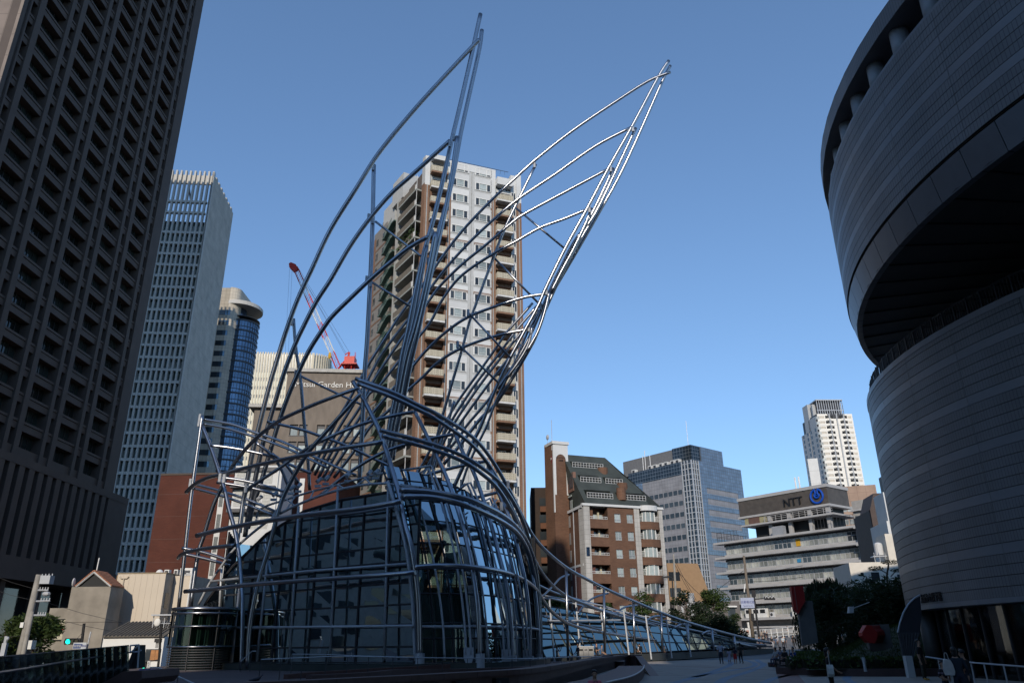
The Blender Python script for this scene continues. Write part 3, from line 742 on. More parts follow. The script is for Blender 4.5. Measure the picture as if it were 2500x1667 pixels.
wf2.fbox(F, 0, 1.15, .48, .52, .01, .06); wf2m = wf2.mesh('window', M['silver'])
pn2 = MB(); pn2.fbox(F, .05, 1.1, .05, 1.35, -.24, -.17); pn2m = pn2.mesh('pane', M['curtain'])
bayb = MB(); ang = [k * math.pi / 8 for k in range(9)]
def bay(z0, z1, r): return [(12.25 - r * math.cos(a), -.55 * math.sin(a) - .0) for a in ang]
bayb.prism([(10.35, .9)] + [(12.25 - 1.9 * math.cos(a), -.65 * math.sin(a)) for a in ang] + [(14.1, .9)], 0, 1.25); baym = bayb.mesh('bay', BR)
bayg = MB(); bayg.prism([(11.0, .9)] + [(12.2 - 1.15 * math.cos(a), .1 - .6 * math.sin(a)) for a in ang] + [(13.3, .9)], 1.25, 2.86); baygm = bayg.mesh('bay_window', M['curtain'])
bayf = MB()
for a in ang[::2]: bayf.box(12.2 - 1.18 * math.cos(a) - .06, 12.2 - 1.18 * math.cos(a) + .06, .1 - .66 * math.sin(a) - .05, .1 - .62 * math.sin(a) + .05, 1.25, 2.86)
bayfm = bayf.mesh('bay_frame', M['white'])
sr = MB()
for k in range(5): sr.fbox(F, 13.35 + .15 * k, 13.39 + .15 * k, 1.25, 2.2, -.1, -.05)
sr.fbox(F, 13.3, 14.1, 2.15, 2.22, -.12, -.03); sr.fbox(F, 10.4, 10.95, 2.15, 2.22, -.12, -.03); sr.fbox(F, 10.4, 10.95, .5, .62, -.1, .1)
for k in range(6):sr.fbox(F, 10.42, 10.95, .75 + .23 * k, .80 + .23 * k, -.1, -.05)
srm = sr.mesh('side_railing', M['offwhite'])
for f in range(8):
    z = EV - .55 - h_ * (f + 1)
    if z < -.5: break
    b_ = put('balcony', bsm_, T, (0, 0, z)); put('railing', rlm, b_); put('balcony_window', bgm, b_); put('balcony_post', bkm, b_)
    for u in (5.7, 8.0):
        w_ = put('window', wf2m, T, (u, 0, z + .95)); put('pane', pn2m, w_)
    b_ = put('bay', baym, T, (0, 0, z)); put('bay_window', baygm, b_); put('bay_frame', bayfm, b_); put('side_railing', srm, b_)
mb = MB(); mb.prism([(10.8, .5)] + [(12.2 - 1.6 * math.cos(a), -.1 - .9 * math.sin(a)) for a in ang] + [(13.6, .5)], EV - .35, EV + .5); mb.build('bay_roof', M['offwhite'], T)
sw = MB(); sw.fbox(FLc, 0, .75, 0, 1.9, -.02, .06); swm_ = sw.mesh('side_window', objvar(mat('louvre_window', (0.28, 0.28, 0.27), 0.4, var=.2, scale=8, stretch=(.3, .3, 8)), .3))
sw2 = MB(); sw2.fbox(FLc, 0, 1.0, 0, 1.8, -.02, .06); sw2m = sw2.mesh('side_window', M['wglass'])
for f in range(8):
    z = EV - .55 - h_ * (f + 1)
    if z < 0: break
    put('side_window', swm_, T, FLc.p(-7.2, z + .8) - FLc.p(0, 0)); put('side_window', sw2m, T, FLc.p(-10.2, z + .7) - FLc.p(0, 0))
# mansard roof with sunken balconies
class Slope:
    def __init__(s, b0, udir, sdir): s.b0, s.u, s.s = Vector(b0), Vector(udir), Vector(sdir).normalized(); s.n = s.u.cross(s.s)
    def p(s, u, z, d=0.0): return s.b0 + s.u * u + s.s * z + s.n * d
RD = mat('dark_green_slate', (0.048, 0.056, 0.050), 0.75, var=0.22, scale=.5, bump=.05)
RH = 33.0 - (EV + .38)
S = Slope((0, -.05, EV + .38), (1, 0, 0), (0, 8.4, RH)); SL = math.hypot(8.4, RH)
rh = [(1.3, 6.3, 1.5, 3.5), (7.2, 12.6, 1.5, 3.3), (1.5, 5.6, 5.6, 7.4), (6.3, 9.8, 5.6, 7.3), (1.3, 7.5, 9.6, 11.2)]
mb = MB(); mb.fwall(S, 0.45, W_ - 5.7, 0, SL, 0.0, rh[0:1] + rh[2:3] + rh[4:5], -1.6)
mb = MB()
us_ = [0.0, .45]
mb.fwall(S, .4, 9.0, 0, SL, 0.0, [r for r in rh if r[0] < 6.2] + [(7.2, 9.0, 1.5, 3.3), (6.3, 9.0, 5.6, 7.3)], -1.7)
mb.fwall(S, 9.0, 10.6, 0, 8.6, 0.0, [(9.0, 10.6, 1.5, 3.3), (9.0, 9.8, 5.6, 7.3)], None)
mb.fwall(S, 10.6, 12.6, 0, 4.6, 0.0, [(10.6, 12.6, 1.5, 3.3)], None)
mb.quad(S.p(9.0, 8.6), S.p(10.6, 8.6), S.p(9.0, SL), S.p(9.0, SL)); mb.quad(S.p(10.6, 4.6), S.p(12.6, 4.6), S.p(10.6, 8.6), S.p(10.6, 8.6)); mb.quad(S.p(12.6, 0), S.p(W_, 0), S.p(12.6, 4.6), S.p(12.6, 4.6))
mb.quad(S.p(12.6, 0), S.p(W_, 0), S.p(W_ - .05, .1), S.p(12.6, 4.6))
mb.quad(S.p(9.0, SL), S.p(W_, 0), S.p(W_, 0) + Vector((0, 10, 0)), S.p(9.0, SL) + Vector((0, 2.6, 0)))
g0 = S.p(.4, 0); mb.add([S.p(.4, 0), S.p(.4, SL), S.p(.4, SL) + Vector((-1.2, 3.4, 0)), Vector((lfar.x + .3, lfar.y, 33.0)), Vector((lfar.x + .3, lfar.y, EV))], [(0, 1, 2, 3, 4)])
mb.add([S.p(.4, SL), S.p(9, SL), S.p(9, SL) + Vector((0, 2.6, 0)), Vector((lfar.x + .3, lfar.y, 33.0))], [(0, 1, 2, 3)])
mb.build('mansard_roof', RD, T)
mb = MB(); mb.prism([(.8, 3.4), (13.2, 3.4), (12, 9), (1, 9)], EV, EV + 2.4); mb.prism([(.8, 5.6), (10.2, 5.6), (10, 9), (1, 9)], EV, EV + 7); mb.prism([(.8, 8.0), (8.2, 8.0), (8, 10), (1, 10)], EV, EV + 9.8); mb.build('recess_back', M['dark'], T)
for r in rh:
    rr = MB()
    P = [S.p(r[0] + .1, r[2] + .05, -.12), S.p(r[1] - .1, r[2] + .05, -.12)]
    for zz in (0.1, .5, .92): rr.tube([p + Vector((0, 0, zz)) for p in P], .045, 4)
    n = int((r[1] - r[0]) / .55)
    for k in range(n + 1):
        p = P[0].lerp(P[1], k / n); rr.tube([p, p + Vector((0, 0, .95))], .04, 4)
    rr.build('roof_railing', M['offwhite'], T)
mb = MB()
for u, s_ in ((7.15, 9.0), (9.45, 5.0)):
    p = S.p(u, s_, 0); mb.cyl((p.x, p.y + .35), .95, p.z - 1.2, p.z + .6, 14)
p = S.p(7.9, 1.6, 0); mb.cyl((p.x, p.y + .2), .8, p.z - .2, p.z + 1.9, 14); mb.build('round_turret', BR, T)
mb = MB(); q = FLc.p(-6.2, 26.6, .15); mb.fbox(FLc, -7.4, -4.2, 25.8, 29.0, -.5, .02); mb.build('gable_recess', mat('gable_tan', (0.2, 0.11, 0.08), .8), T)
gw = MB(); gw.fbox(FLc, -6.4, -4.4, 26.4, 28.7, .02, .08); gw.build('gable_window', M['wglass'], T)
gl_ = MB(); [gl_.fbox(FLc, -6.9 + .7 * k, -6.6 + .7 * k, 25.0, 25.25, 0, .12) for k in range(3)]; gl_.fbox(FLc, -6.1, -5.0, 22.95, 24.4, 0, .07); gl_.build('gable_light', M['curtain'], T)
# sign tower
sb = M_OF[T.name].inverted()
c0 = sb @ at(1350, 1082, 131); zt = c0.z
Fs = Face(c0.x, c0.y, 0); Fl = Face(c0.x, c0.y, -96)
mb = MB(); mb.prism([(c0.x, c0.y), (c0.x + 2.75, c0.y), (c0.x + 2.75, c0.y + 3.2), (c0.x - .3, c0.y + 3.2)], 0, zt); mb.build('sign_tower', BR, T)
mb = MB(); mb.fbox(Fs, -.25, 3.0, zt - .1, zt + .42, -3.4, .25); mb.fbox(Fs, -.06, 2.8, zt - 1.1, zt - .1, -3.2, .07)
aw = [(0.42 + .97 - .97 * math.cos(a), zt - 3.0 + 1.15 * math.sin(a)) for a in [k * math.pi / 10 for k in range(11)]]
for i in range(10):
    (a0, b0), (a1, b1) = aw[i], aw[i + 1]
    mb.quad(Fs.p(a0, b0, .07), Fs.p(a1, b1, .07), Fs.p(a1, zt - 1.1, .07), Fs.p(a0, zt - 1.1, .07))
mb.fbox(Fs, -.06, .42, zt - 9, zt - 1.1, -.1, .07); mb.fbox(Fs, 2.36, 2.8, zt - 9, zt - 1.1, -.1, .07)
mb.fbox(Fl, -3.2, -2.65, zt - 12, zt - 1.0, -.1, .07); mb.fbox(Fl, -.35, .05, zt - 12, zt - 1.0, -.1, .07); mb.fbox(Fl, -2.65, -.35, zt - 1.55, zt - 1.0, -.1, .07)
mb.build('sign_tower_trim', M['offwhite'], T)
mb = MB(); ov = [Fl.p(-1.5 + 1.12 * math.cos(k * math.pi / 14), zt - 2.75 + .98 * math.sin(k * math.pi / 14), .10) for k in range(28)]
mb.extrude(ov[::-1], Fl.p(0, 0, .06) - Fl.p(0, 0, 0)); so = mb.build('oval_sign', mat('sign_crimson', (0.20, 0.010, 0.020), 0.5), T)
onface('sign_text', text_mesh('sign_text', 'CEREZO', .52, .02, M['white'], 'CENTER'), so, Fl, -1.5, zt - 2.78, .19)
onface('sign_text', text_mesh('sign_text', 'COURT', .27, .02, M['offwhite'], 'CENTER'), so, Fl, -1.5, zt - 3.25, .19)
onface('sign_text', text_mesh('sign_text', 'セレッソコート', .28, .02, M['black'], 'CENTER'), T, Fs, 1.39, zt - 2.55, .06)
onface('sign_text', text_mesh('sign_text', '土佐堀', .28, .02, M['black'], 'CENTER'), T, Fs, 1.39, zt - 3.05, .06)
mb = MB(); p = Vector((c0.x + .5, c0.y + 1.5, zt + .4)); mb.tube([p, p + Vector((0, 0, 4.3))], .05, 5); mb.tube([p + Vector((-.9, 0, 0)), p + Vector((-.9, 0, .6))], .04, 5); mb.ball(p + Vector((-.9, -.1, 1.0)), .22, .45, .5, 8, 6); mb.build('roof_aerial', M['silver'], T)
# dark side-street block between the tower and the brick apartments
mb = MB(); a = at(1296, 1190, 140); mb.box(a.x, a.x + 7, 140, 152, -.8, a.z + 0.0)
T2 = root('dark_alley_block', (a.x, 140, 0), 0, 'dark narrow building wedged between the tower and the brick apartments', 'building')
mb.build('wall', mat('dark_brown_wall', (0.045, 0.032, 0.026), 0.9), T2, world=True)  # one even, very dark brown wall colour
lm = MB(); lm.box(0.2, 5.8, -.9, 0, -.1, .9); lmm = lm.mesh('ledge', mat('alley_brick', (0.13, 0.06, 0.035), .9))
for k in range(8): put('ledge', lmm, T2, (1.4, 0, 3 + 3 * k))
wb = MB(); wb.box(1.5, 4, -.05, 0, 1.1, 2.5); wbm = wb.mesh('window', M['wglass'])
for k in range(8): put('window', wbm, T2, (0, 0, 3 + 3 * k))
# ================================================================== BLUE GLASS OFFICE
o = (64.0, 270.0); B_ = 40.0
T = root('blue_glass_office', (o[0], o[1], 0), B_, 'large office block of blue glass and grey panels rising in two steps', 'office building')
F = Face(0, 0, 0); FLb = Face(0, 0, -92)
ZB = 62.7
PG = brickmat('blue_grey_panel', (0.27, 0.27, 0.29), (0.255, 0.255, 0.275), (0.16, 0.16, 0.17), 1.35, 1.3, 0.05, off=0, rough=0.5)
lf = FLb.p(-31, 0)
mb = MB(); mb.prism([(0, 0), (30.5, 0), (30.5, 30), (lf.x, lf.y)], 0, ZB); mb.build('wall', PG, T)
GB = farglass('blue_facade_glass', (0.13, 0.22, 0.36), 0.06, 0.6, ov=0.0)
def gridglass(name, c, w, h, frame):
    m = brickmat(name, c, tuple(k * .8 for k in c), frame, w, h, .09, off=0, rough=.08, bumpd=0.0)
    m.node_tree.nodes['Principled BSDF'].inputs['Metallic'].default_value = .55
    return m
GB2 = gridglass('blue_glass_grid', (0.24, 0.30, 0.37), 1.35, 1.3, (0.17, 0.175, 0.19))
GK = gridglass('black_glass_grid', (0.04, 0.055, 0.07), 1.35, 1.3, (0.20, 0.21, 0.22))
mb = MB(); mb.fbox(F, 4.0, 30.6, ZB - 9.2, ZB + .2, -.2, .12); mb.fbox(F, 26.8, 30.6, 4, ZB - 9.2, -.2, .12); mb.fbox(F, 4.0, 7.6, 30, ZB - 9.2, -.2, .12); mb.build('glass_wall', GB2, T)
bn = MB(); bn.fbox(F, 7.6, 26.8, 0, 1.75, -.1, .10); bnm = bn.mesh('window_band', GB2)
for k in range(12): put('window_band', bnm, T, (0, 0, ZB - 13.0 - 3.95 * k))
cg = MB(); cg.fbox(F, 0, 4.0, 0, ZB, -.2, .14); cg.fbox(FLb, -4.2, 0.1, 0, ZB, -.2, .14); cg.build('corner_glass', GK, T)
vm = MB(); vm.box(-.16, .16, -.3, .1, 0, ZB); vmm = vm.mesh('corner_mullion', M['silver'])
for u in (0.0, 1.3, 2.6, 4.0): put('corner_mullion', vmm, T, F.p(u, 0, .1))
for u in (-1.4, -2.8, -4.2): put('corner_mullion', vmm, T, FLb.p(u, 0, .1), rad(-92))
hm = MB(); hm.fbox(F, 0, 4.0, 0, .22, .1, .32); hm.fbox(FLb, -4.2, 0, 0, .22, .1, .32); hmm = hm.mesh('corner_transom', M['silver'])
for k in range(32): put('corner_transom', hmm, T, (0, 0, 1 + 1.95 * k))
lb = MB()
for k in range(11): lb.fbox(FLb, -30 + 2.3 * k, -28.2 + 2.3 * k, 0, 1.6, -.05, .06)
lbm = lb.mesh('window_row', M['wglass'])
for k in range(13): put('window_row', lbm, T, (0, 0, ZB - 11.5 - 3.95 * k))
mb = MB(); mb.fbox(FLb, -31, -4.2, ZB - 4.6, ZB + .15, -.2, .1); mb.build('top_glass', GK, T)
mb = MB(); mb.fbox(FLb, -31, -24, ZB - 8.5, ZB - 4.6, -.2, .1); mb.build('sky_glass_panel', GB2, T)
uc = M_OF[T.name].inverted() @ at(1709, 1090, 276); zu = uc.z
mb = MB(); Fu = Face(uc.x, uc.y, 0); mb.fbox(Fu, 0, 13.5, ZB, zu, -12, 0); mb.build('upper_glass', GB2, T)
mb = MB(); mb.fbox(Fu, -5.2, 0, ZB, zu + .1, -9, -.4); mb.build('upper_corner', GK, T)
Fu2 = Face(uc.x - 5.0, uc.y + 1, -92); mb = MB(); mb.fbox(Fu2, -34, 0, ZB, zu - .1, -10, 0); mb.build('upper_wall', mat('plant_screen', (0.15, 0.15, 0.155), .7), T)
ac = MB(); ac.box(-.9, .9, -.8, .8, 0, 1.6); ac.cm = 1; ac.box(-.6, .6, -.82, -.79, .3, 1.3); ac.cm = 0; acm = ac.mesh('cooling_unit', [M['offwhite'], M['rub']])
for k, u in enumerate((-7, -9.3, -12.5, -15, -18, -20.5, -29)): put('cooling_unit', acm, T, FLb.p(u, ZB, -1.6), rad(-92))
for k, (u, h) in enumerate(((-21.5, 6), (-24, 8.5), (-25.2, 6.5))):
    mb = MB(); p = FLb.p(u, ZB, -2.5); mb.tube([p, p + Vector((0, 0, h))], .16, 5); mb.build('roof_mast', M['silver'], T)
mb = MB(); p = Vector((uc.x - 3, uc.y + 3, zu)); mb.tube([p, p + Vector((0, 0, 10))], .1, 5); mb.build('roof_mast', M['silver'], T)

# ================================================================== BANDED OFFICE WITH THE PENTHOUSE SIGN
o = (52.4, 200.0); B_ = -52.3
T = root('banded_office', (o[0], o[1], 2.5), B_, 'long low office with white balcony bands and a dark rooftop sign box', 'office building')
F = Face(0, 0, 0)
BP = 3.66; ZR = 25.2 - 2.5; LW = 41.0
BWH = mat('band_white', (0.40, 0.39, 0.385), .7, var=.08, scale=.6)
mb = MB(); mb.fbox(F, 0.6, LW, 0, ZR - .5, -14, -2.0); mb.fbox(F, .6, LW, 0, .8, -2, -1.2); mb.build('wall', mat('office_wall', (0.30, 0.29, 0.28), .8), T)
bs = MB(); bs.fbox(F, -.9, LW, -.5, 0, -2.0, .9); bsm = bs.mesh('balcony_slab', BWH)
sl = MB(); sl.fbox(F, .8, LW - 4, 0, .6, -1.95, -1.0); slm = sl.mesh('sill_wall', BWH)
ds = MB(); ds.fbox(F, .8, LW, -1.1, -.62, -1.9, -1.2); dsm = ds.mesh('soffit_shade', M['rub'])
wz = 2.1; wwid = 2.28
wfr = MB()
for a, b in ((0, .07), (wwid / 2 - .04, wwid / 2 + .04), (wwid - .07, wwid)): wfr.fbox(F, a, b, 0, wz, -1.2, -1.05)
for a, b in ((0, .07), (wz - .07, wz), (1.2, 1.27)): wfr.fbox(F, 0, wwid, a, b, -1.2, -1.07)
wfrm = wfr.mesh('window', M['silver'])
wg = MB(); wg.fbox(F, .06, wwid - .06, .06, wz - .06, -1.17, -1.12)
OG = objvar(mat('office_blind_glass', (0.27, 0.27, 0.245), .15, var=.35, scale=.9, spec=.6), .5)
OGd = M['wglass']
wgm, wgd = wg.mesh('pane', OG), wg.mesh('pane', OGd)
for f in range(6):
    z = ZR - BP * f
    put('balcony_slab', bsm, T, (0, 0, z))
    if f == 5: continue
    put('soffit_shade', dsm, T, (0, 0, z)); put('sill_wall', slm, T, (0, 0, z - BP))
    for k in range(15):
        w_ = put('window', wfrm, T, (1.4 + 2.36 * k, 0, z - BP + .6))
        put('pane', wgd if RND.random() < .22 else wgm, w_)
b0 = MB(); b0.fbox(F, 8.5, LW, 0.9, 2.1, -1.5, .2); b0.fbox(F, 8, LW, 2.1, 2.5, -1.5, .5); b0.build('lower_band', BWH, T)
b0 = MB(); b0.fbox(F, 37.5, 40.6, 0, ZR + 5.2, -8, .3); b0.build('stair_tower', mat('stair_tower_grey', (0.33, 0.31, 0.29), .8), T)
lb = MB(); lb.fbox(F, 37.3, 41, -.3, 0, .3, 1.0); lbm = lb.mesh('stair_ledge', BWH)
sgm_ = MB(); sgm_.fbox(F, 37.9, 40.2, .3, 1.6, .3, .38); sgmm = sgm_.mesh('stair_window', M['wglass'])
for f in range(7): put('stair_ledge', lbm, T, (0, 0, ZR - BP * f + 3.2)); put('stair_window', sgmm, T, (0, 0, ZR - BP * f + .3))
yl = MB(); yl.fbox(F, 21.5, 22.7, ZR - BP + .8, ZR - BP + 2.4, -1.05, -.98); yl.build('yellow_curtain', mat('yellow_cloth', (0.5, 0.28, 0.02), .8), T)
bl_ = MB(); bl_.fbox(F, 21.2, 22.2, ZR - 2 * BP + .85, ZR - 2 * BP + 1.6, -1.05, -.98); bl_.build('blue_box', mat('blue_card', (0.03, 0.22, 0.42), .7), T)
rl = MB()
for k in range(13): rl.fbox(F, -.3, -.24, ZR, ZR + 2.6, -k * 1.0 - .06, -k * 1.0)
for zz in (ZR + 2.55, ZR + 1.3): rl.fbox(F, -.3, -.24, zz, zz + .07, -13, 0); rl.fbox(F, -.3, 6.5, zz, zz + .07, -.06, 0)
for k in range(7): rl.fbox(F, k * 1.0, k * 1.0 + .06, ZR, ZR + 2.6, -.06, 0)
for k in range(14): rl.fbox(F, 27 + k * .8, 27.05 + k * .8, ZR, ZR + 2.6, -1.06, -1)
rl.fbox(F, 27, 37.5, ZR + 2.55, ZR + 2.62, -1.06, -1); rl.build('roof_fence', M['rub'], T)
mb = MB(); mb.fbox(F, 16, 19, ZR, ZR + 2.2, -1.6, -.3); mb.build('roof_plant', mat('plant_grey', (0.28, .29, .31), .5), T)
# penthouse
Ti = M_OF[T.name].inverted()
pr = Ti @ at(2001, 1196, 184.5); pl_ = Ti @ at(1805, 1236, 205)
zP = pr.z; uL, uR, dP = 5.6, 30.5, -2.6
Fp = Face(0, 2.6, 0)
mb = MB(); mb.fbox(Fp, uL, uR, zP - 4.4, zP - .5, -9, 0.0); mb.build('sign_box', mat('sign_box_bronze', (0.085, 0.072, 0.062), .5, var=.2, scale=.8), T)
mb = MB(); mb.fbox(Fp, uL - .2, uR + .2, zP - .5, zP + .25, -9.2, .2); mb.fbox(Fp, uL - .3, uR + .3, zP - 4.9, zP - 4.4, -9.2, .4)
mb.fbox(Fp, uL + 1, uR + 1.5, ZR + 3.3, ZR + 3.7, -9, 1.4); mb.build('penthouse_slab', BWH, T)
mb = MB(); mb.fbox(Fp, uL + 3, uR - 1.2, ZR, zP - 4.9, -8, -1.8); mb.build('penthouse_wall', M['dark'], T)
pc = MB(); pc.fbox(Fp, 0, .9, ZR, zP - 4.9, -.9, -.1); pcm = pc.mesh('penthouse_column', BWH)
for u in (uL + 8, uL + 13.5, uL + 19, uR - 1.2): put('penthouse_column', pcm, T, (u, 0, 0))
pb = MB(); pb.fbox(Fp, uL + 1.4, uL + 7.6, ZR + 3.7, zP - 4.9, -.9, .1); pb.build('penthouse_panel', mat('olive_panel', (0.30, 0.27, 0.16), .7), T)
pb = MB(); pb.fbox(Fp, uL + 2.6, uL + 5.8, ZR + 3.7, zP - 4.9, .1, .2); pb.build('penthouse_door', mat('brown_panel', (0.13, 0.075, 0.06), .7), T)
pr_ = MB()
for zz in (.45, .9, 1.3): pr_.fbox(Fp, uL + 8, uR + 1.4, ZR + 3.7 + zz, ZR + 3.78 + zz, 1.3, 1.4)
for k in range(12): pr_.fbox(Fp, uL + 8 + 1.6 * k, uL + 8.1 + 1.6 * k, ZR + 3.7, ZR + 5.0, 1.3, 1.4)
pr_.build('penthouse_railing', BWH, T)
onface('sign_text', text_mesh('sign_text', 'NTT', 2.7, .14, M['black']), T, Fp, 18.6, zP - 3.6, .12)
lg = MB(); cc = Fp.p(27.9, zP - 2.35, .3)
lg.tube([cc + Vector((1.55 * math.cos(a), 0, 1.6 * math.sin(a))) for a in [rad(75 - k * 12) for k in range(29)]], .24, 8)
lg.tube(crom([cc + Vector((x, 0, z)) for x, z in ((.4, 1.55), (.3, .6), (.65, .15), (.25, -.35), (-.3, -.3), (-.62, .2), (-.3, .6), (-.35, 1.5))], 6), .2, 8)
lg.tube([cc + Vector((.3 * math.cos(a), 0, .45 + .3 * math.sin(a))) for a in [k * math.pi / 6 for k in range(13)]], .12, 6, caps=False)
lg.build('ring_logo', mat('logo_blue', (0.005, 0.07, 0.42), .4), T)
ml = M_OF[T.name].inverted()
mb = MB(); 
for px, py in ((1940, 1165), (1949, 1163)):
    p = Ti @ at(px, py, 200); mb.tube([Vector((p.x, p.y, ZR)), p], .22, 6)
mb.build('white_mast', M['white'], T)
# air conditioning boxes on the low ledge
acb = MB(); acb.box(-.95, .95, -.5, .5, 0, 2.0); acb.cm = 1; acb.box(-.7, .7, -.52, -.49, .95, 1.8); acm = acb.mesh('cooling_box', [M['white'], M['black']])
for k, u in enumerate((7.2, 9.3, 11.2, 20.0, 22.1, 24.2, 26.3, 28.4)):
    put('cooling_box', acm, T, F.p(u, ZR - BP * 5 + .05, .2))
fb = MB(); fb.box(-.55, .55, -.3, .3, 0, 1.1); fb.cm = 1
fb.extrude([(-.1 + .36 * math.cos(a), -.31, .55 + .36 * math.sin(a)) for a in [k * math.pi / 6 for k in range(12)]], (0, -.01, 0)); fbm = fb.mesh('fan_box', [M['offwhite'], M['rub']])
for u in (4.3, 13.6): put('fan_box', fbm, T, F.p(u, ZR - BP * 5 + .05, .3))
# beige block and white slab tower behind it
o2 = at(1926, 1197, 235)
T2 = root('beige_block', (o2.x, 235, 2), -20, 'beige windowless upper block with strip windows behind the sign box', 'office building')
F2 = Face(0, 0, 0); z2 = o2.z - 2; BG = brickmat('beige_panel', (0.36, 0.25, 0.19), (0.345, 0.24, 0.18), (0.25, 0.17, 0.13), 2.4, 2.4, .05, off=0)
mb = MB(); mb.fbox(F2, -2, 24.5, 0, z2, -12, 0); mb.extrude([F2.p(-8, z2 - 4.5, -2), F2.p(-2, z2 - 4.5, -2), F2.p(-2, z2, -2)], (0, 8, 0)); mb.build('wall', BG, T2)
sb_ = MB()
for k in range(9): sb_.fbox(F2, 2.4 * k + .1, 2.4 * k + 2.3, 0, 1.5, 0, .06)
sbm = sb_.mesh('strip_window', objvar(mat('bright_strip_glass', (0.35, 0.36, 0.34), .1, var=.5, scale=.5), .4))
for k in range(3): put('strip_window', sbm, T2, (1.2, 0, z2 - 7.5 - 3.7 * k))
mb = MB(); p = F2.p(-2.6, z2 - 1, -1); mb.tube(crom([p + Vector((0, 0, -3)), p, p + Vector((.4, 0, .7)), p + Vector((1.2, 0, .8))], 4), .35, 8); mb.build('vent_pipe', M['silver'], T2)
o3 = at(1971, 1120, 240)
T2 = root('white_slab_shaft', (o3.x, 240, 2), -20, 'slim blank white shaft rising just behind the sign box', 'tower')
mb = MB(); mb.fbox(Face(0, 0, 0), 0, 3.0, 0, o3.z - 2, -4.5, 0); mb.build('wall', M['offwhite'], T2)
jl = MB(); jl.fbox(Face(0, 0, 0), -.02, 3.02, 0, .1, -4.52, .02); jm = jl.mesh('joint', LG)
for k in range(7): put('joint', jm, T2, (0, 0, o3.z - 6 - 4 * k))
# ================================================================== FAR WHITE TOWER
o = (186.4, 450.0)
T = root('white_tower', (o[0], o[1], 0), 2, 'far bright white residential tower with two dark balcony lines and a roof frame', 'apartment tower')
F = Face(0, 0, 0); FL2 = Face(0, 0, -88)
TW = mat('white_tile', (0.80, 0.76, 0.69), .6, var=.03); TG = mat('grey_tile', (0.40, 0.41, 0.42), .7)
ZW = 131.0; n_ = 34; fh = 3.25
mb = MB(); mb.prism([(0.9, .3), (21.3, .3), (22.6, 1.2), (22.9, 2.5), (22.9, 22), (0.2, 22), (0.1, 1.2)], 0, ZW); mb.build('core_wall', M['rub'], T)
cols2 = [(1.0, 7.6), (9.9, 11.7), (13.2, 15.8), (18.3, 22.2)]
for a, b in [(0.6, 7.0), (8.9, 12.0), (13.0, 16.0), (17.6, 22.4)]:
    m_ = MB(); m_.fbox(F, a, b, 0, ZW - (3 if 8 < a < 16 else 0), -.5, 0); m_.build('white_wall', TW, T)
for u in (7.9, 12.4, 16.8):
    m_ = MB(); m_.fbox(F, u - .35, u + .35, 0, ZW, -.4, .5); m_.build('grey_fin', TG, T)
bp = MB(); bp.fbox(F, 7.0, 8.9, 0, 1.2, -.3, .35); bp.fbox(F, 16.0, 17.6, 0, 1.2, -.3, .35); bp.fbox(F, 6.3, 7.0, 0, 1.2, 0, .35); bp.fbox(F, 15.3, 16, 0, 1.2, 0, .35); bpm = bp.mesh('balcony', TW)
dk = MB(); dk.fbox(F, 5.4, 7.0, 1.2, 2.9, -.1, .03); dk.fbox(F, 9.0, 10.2, 1.2, 2.9, -.1, .03); dk.fbox(F, 14.4, 16.0, 1.2, 2.9, -.1, .03); dk.fbox(F, 17.6, 19, 1.2, 2.9, -.1, .03); dkm = dk.mesh('balcony_opening', M['dark'])
wr = MB(); wr.fbox(F, 1.2, 4.8, 1.2, 2.7, -.1, .04); wr.fbox(F, 19.4, 21.6, 1.2, 2.7, -.1, .04); wrm = wr.mesh('window_row', mat('cream_glass', (.62, .55, .45), .2, var=.25, scale=.6))
li = MB(); li.fbox(F, .5, 22.5, 0, .14, -.1, .05); lim = li.mesh('floor_line', TG)
for k in range(8, 39):
    z = ZW - 4 - fh * (k - 8)
    if z < 5: break
    put('balcony', bpm, T, (0, 0, z)); put('balcony_opening', dkm, T, (0, 0, z)); put('window_row', wrm, T, (0, 0, z))
    if k % 2: put('floor_line', lim, T, (0, 0, z))
cw = MB(); cw.prism([(-.1, 2.0), (.1, .5), (.9, -.1), (1.6, -.05), (1.4, 1.5), (.5, 2.4)], 0, 1.75); cwm = cw.mesh('corner_window', objvar(mat('corner_glass_pale', (.42, .43, .40), .15, var=.2), .35))
for k in range(34): put('corner_window', cwm, T, (0, 0, ZW - 3.2 - fh * k))
for a, b, zt_ in ((-12, -1.6, ZW - 1), (-24, -13, ZW - 8)):
    m_ = MB(); m_.fbox(FL2, a, b, 0, zt_, -1, 0); m_.build('side_wall', TG, T)
sd = MB(); 
for u in (-4, -10, -15, -21): sd.fbox(FL2, u - .9, u + .9, 0, 1.9, -.1, .05)
sdm = sd.mesh('side_window', M['wglass'])
for k in range(34): put('side_window', sdm, T, (0, 0, ZW - 11 - fh * k + 1))
mb = MB(); mb.fbox(FL2, -17, -10, ZW - 8, ZW + 9, -3, 0); mb.fbox(F, 1, 3, ZW, ZW + 8, -8, -6); mb.build('roof_block', TG, T)
mb = MB()
for u in [2.5 + 1.45 * k for k in range(12)]: mb.fbox(F, u - .16, u + .16, ZW, ZW + 9.5, -2.3, -2.0); mb.fbox(F, u - .16, u + .16, ZW, ZW + 9.5, -13, -12.7)
for k in range(6): mb.fbox(F, 18.3, 18.6, ZW, ZW + 9.5, -2.3 - 2 * k, -2 - 2 * k)
mb.fbox(F, 2, 18.8, ZW + 9.3, ZW + 9.9, -13.5, -1.8); mb.fbox(F, 2, 18.8, ZW + 2.8, ZW + 3.2, -2.3, -2.0); mb.build('roof_frame', M['silver'], T)
mb = MB(); mb.fbox(F, 3, 17.5, ZW, ZW + 8.6, -11, -4); mb.build('roof_plant_wall', M['rub'], T)
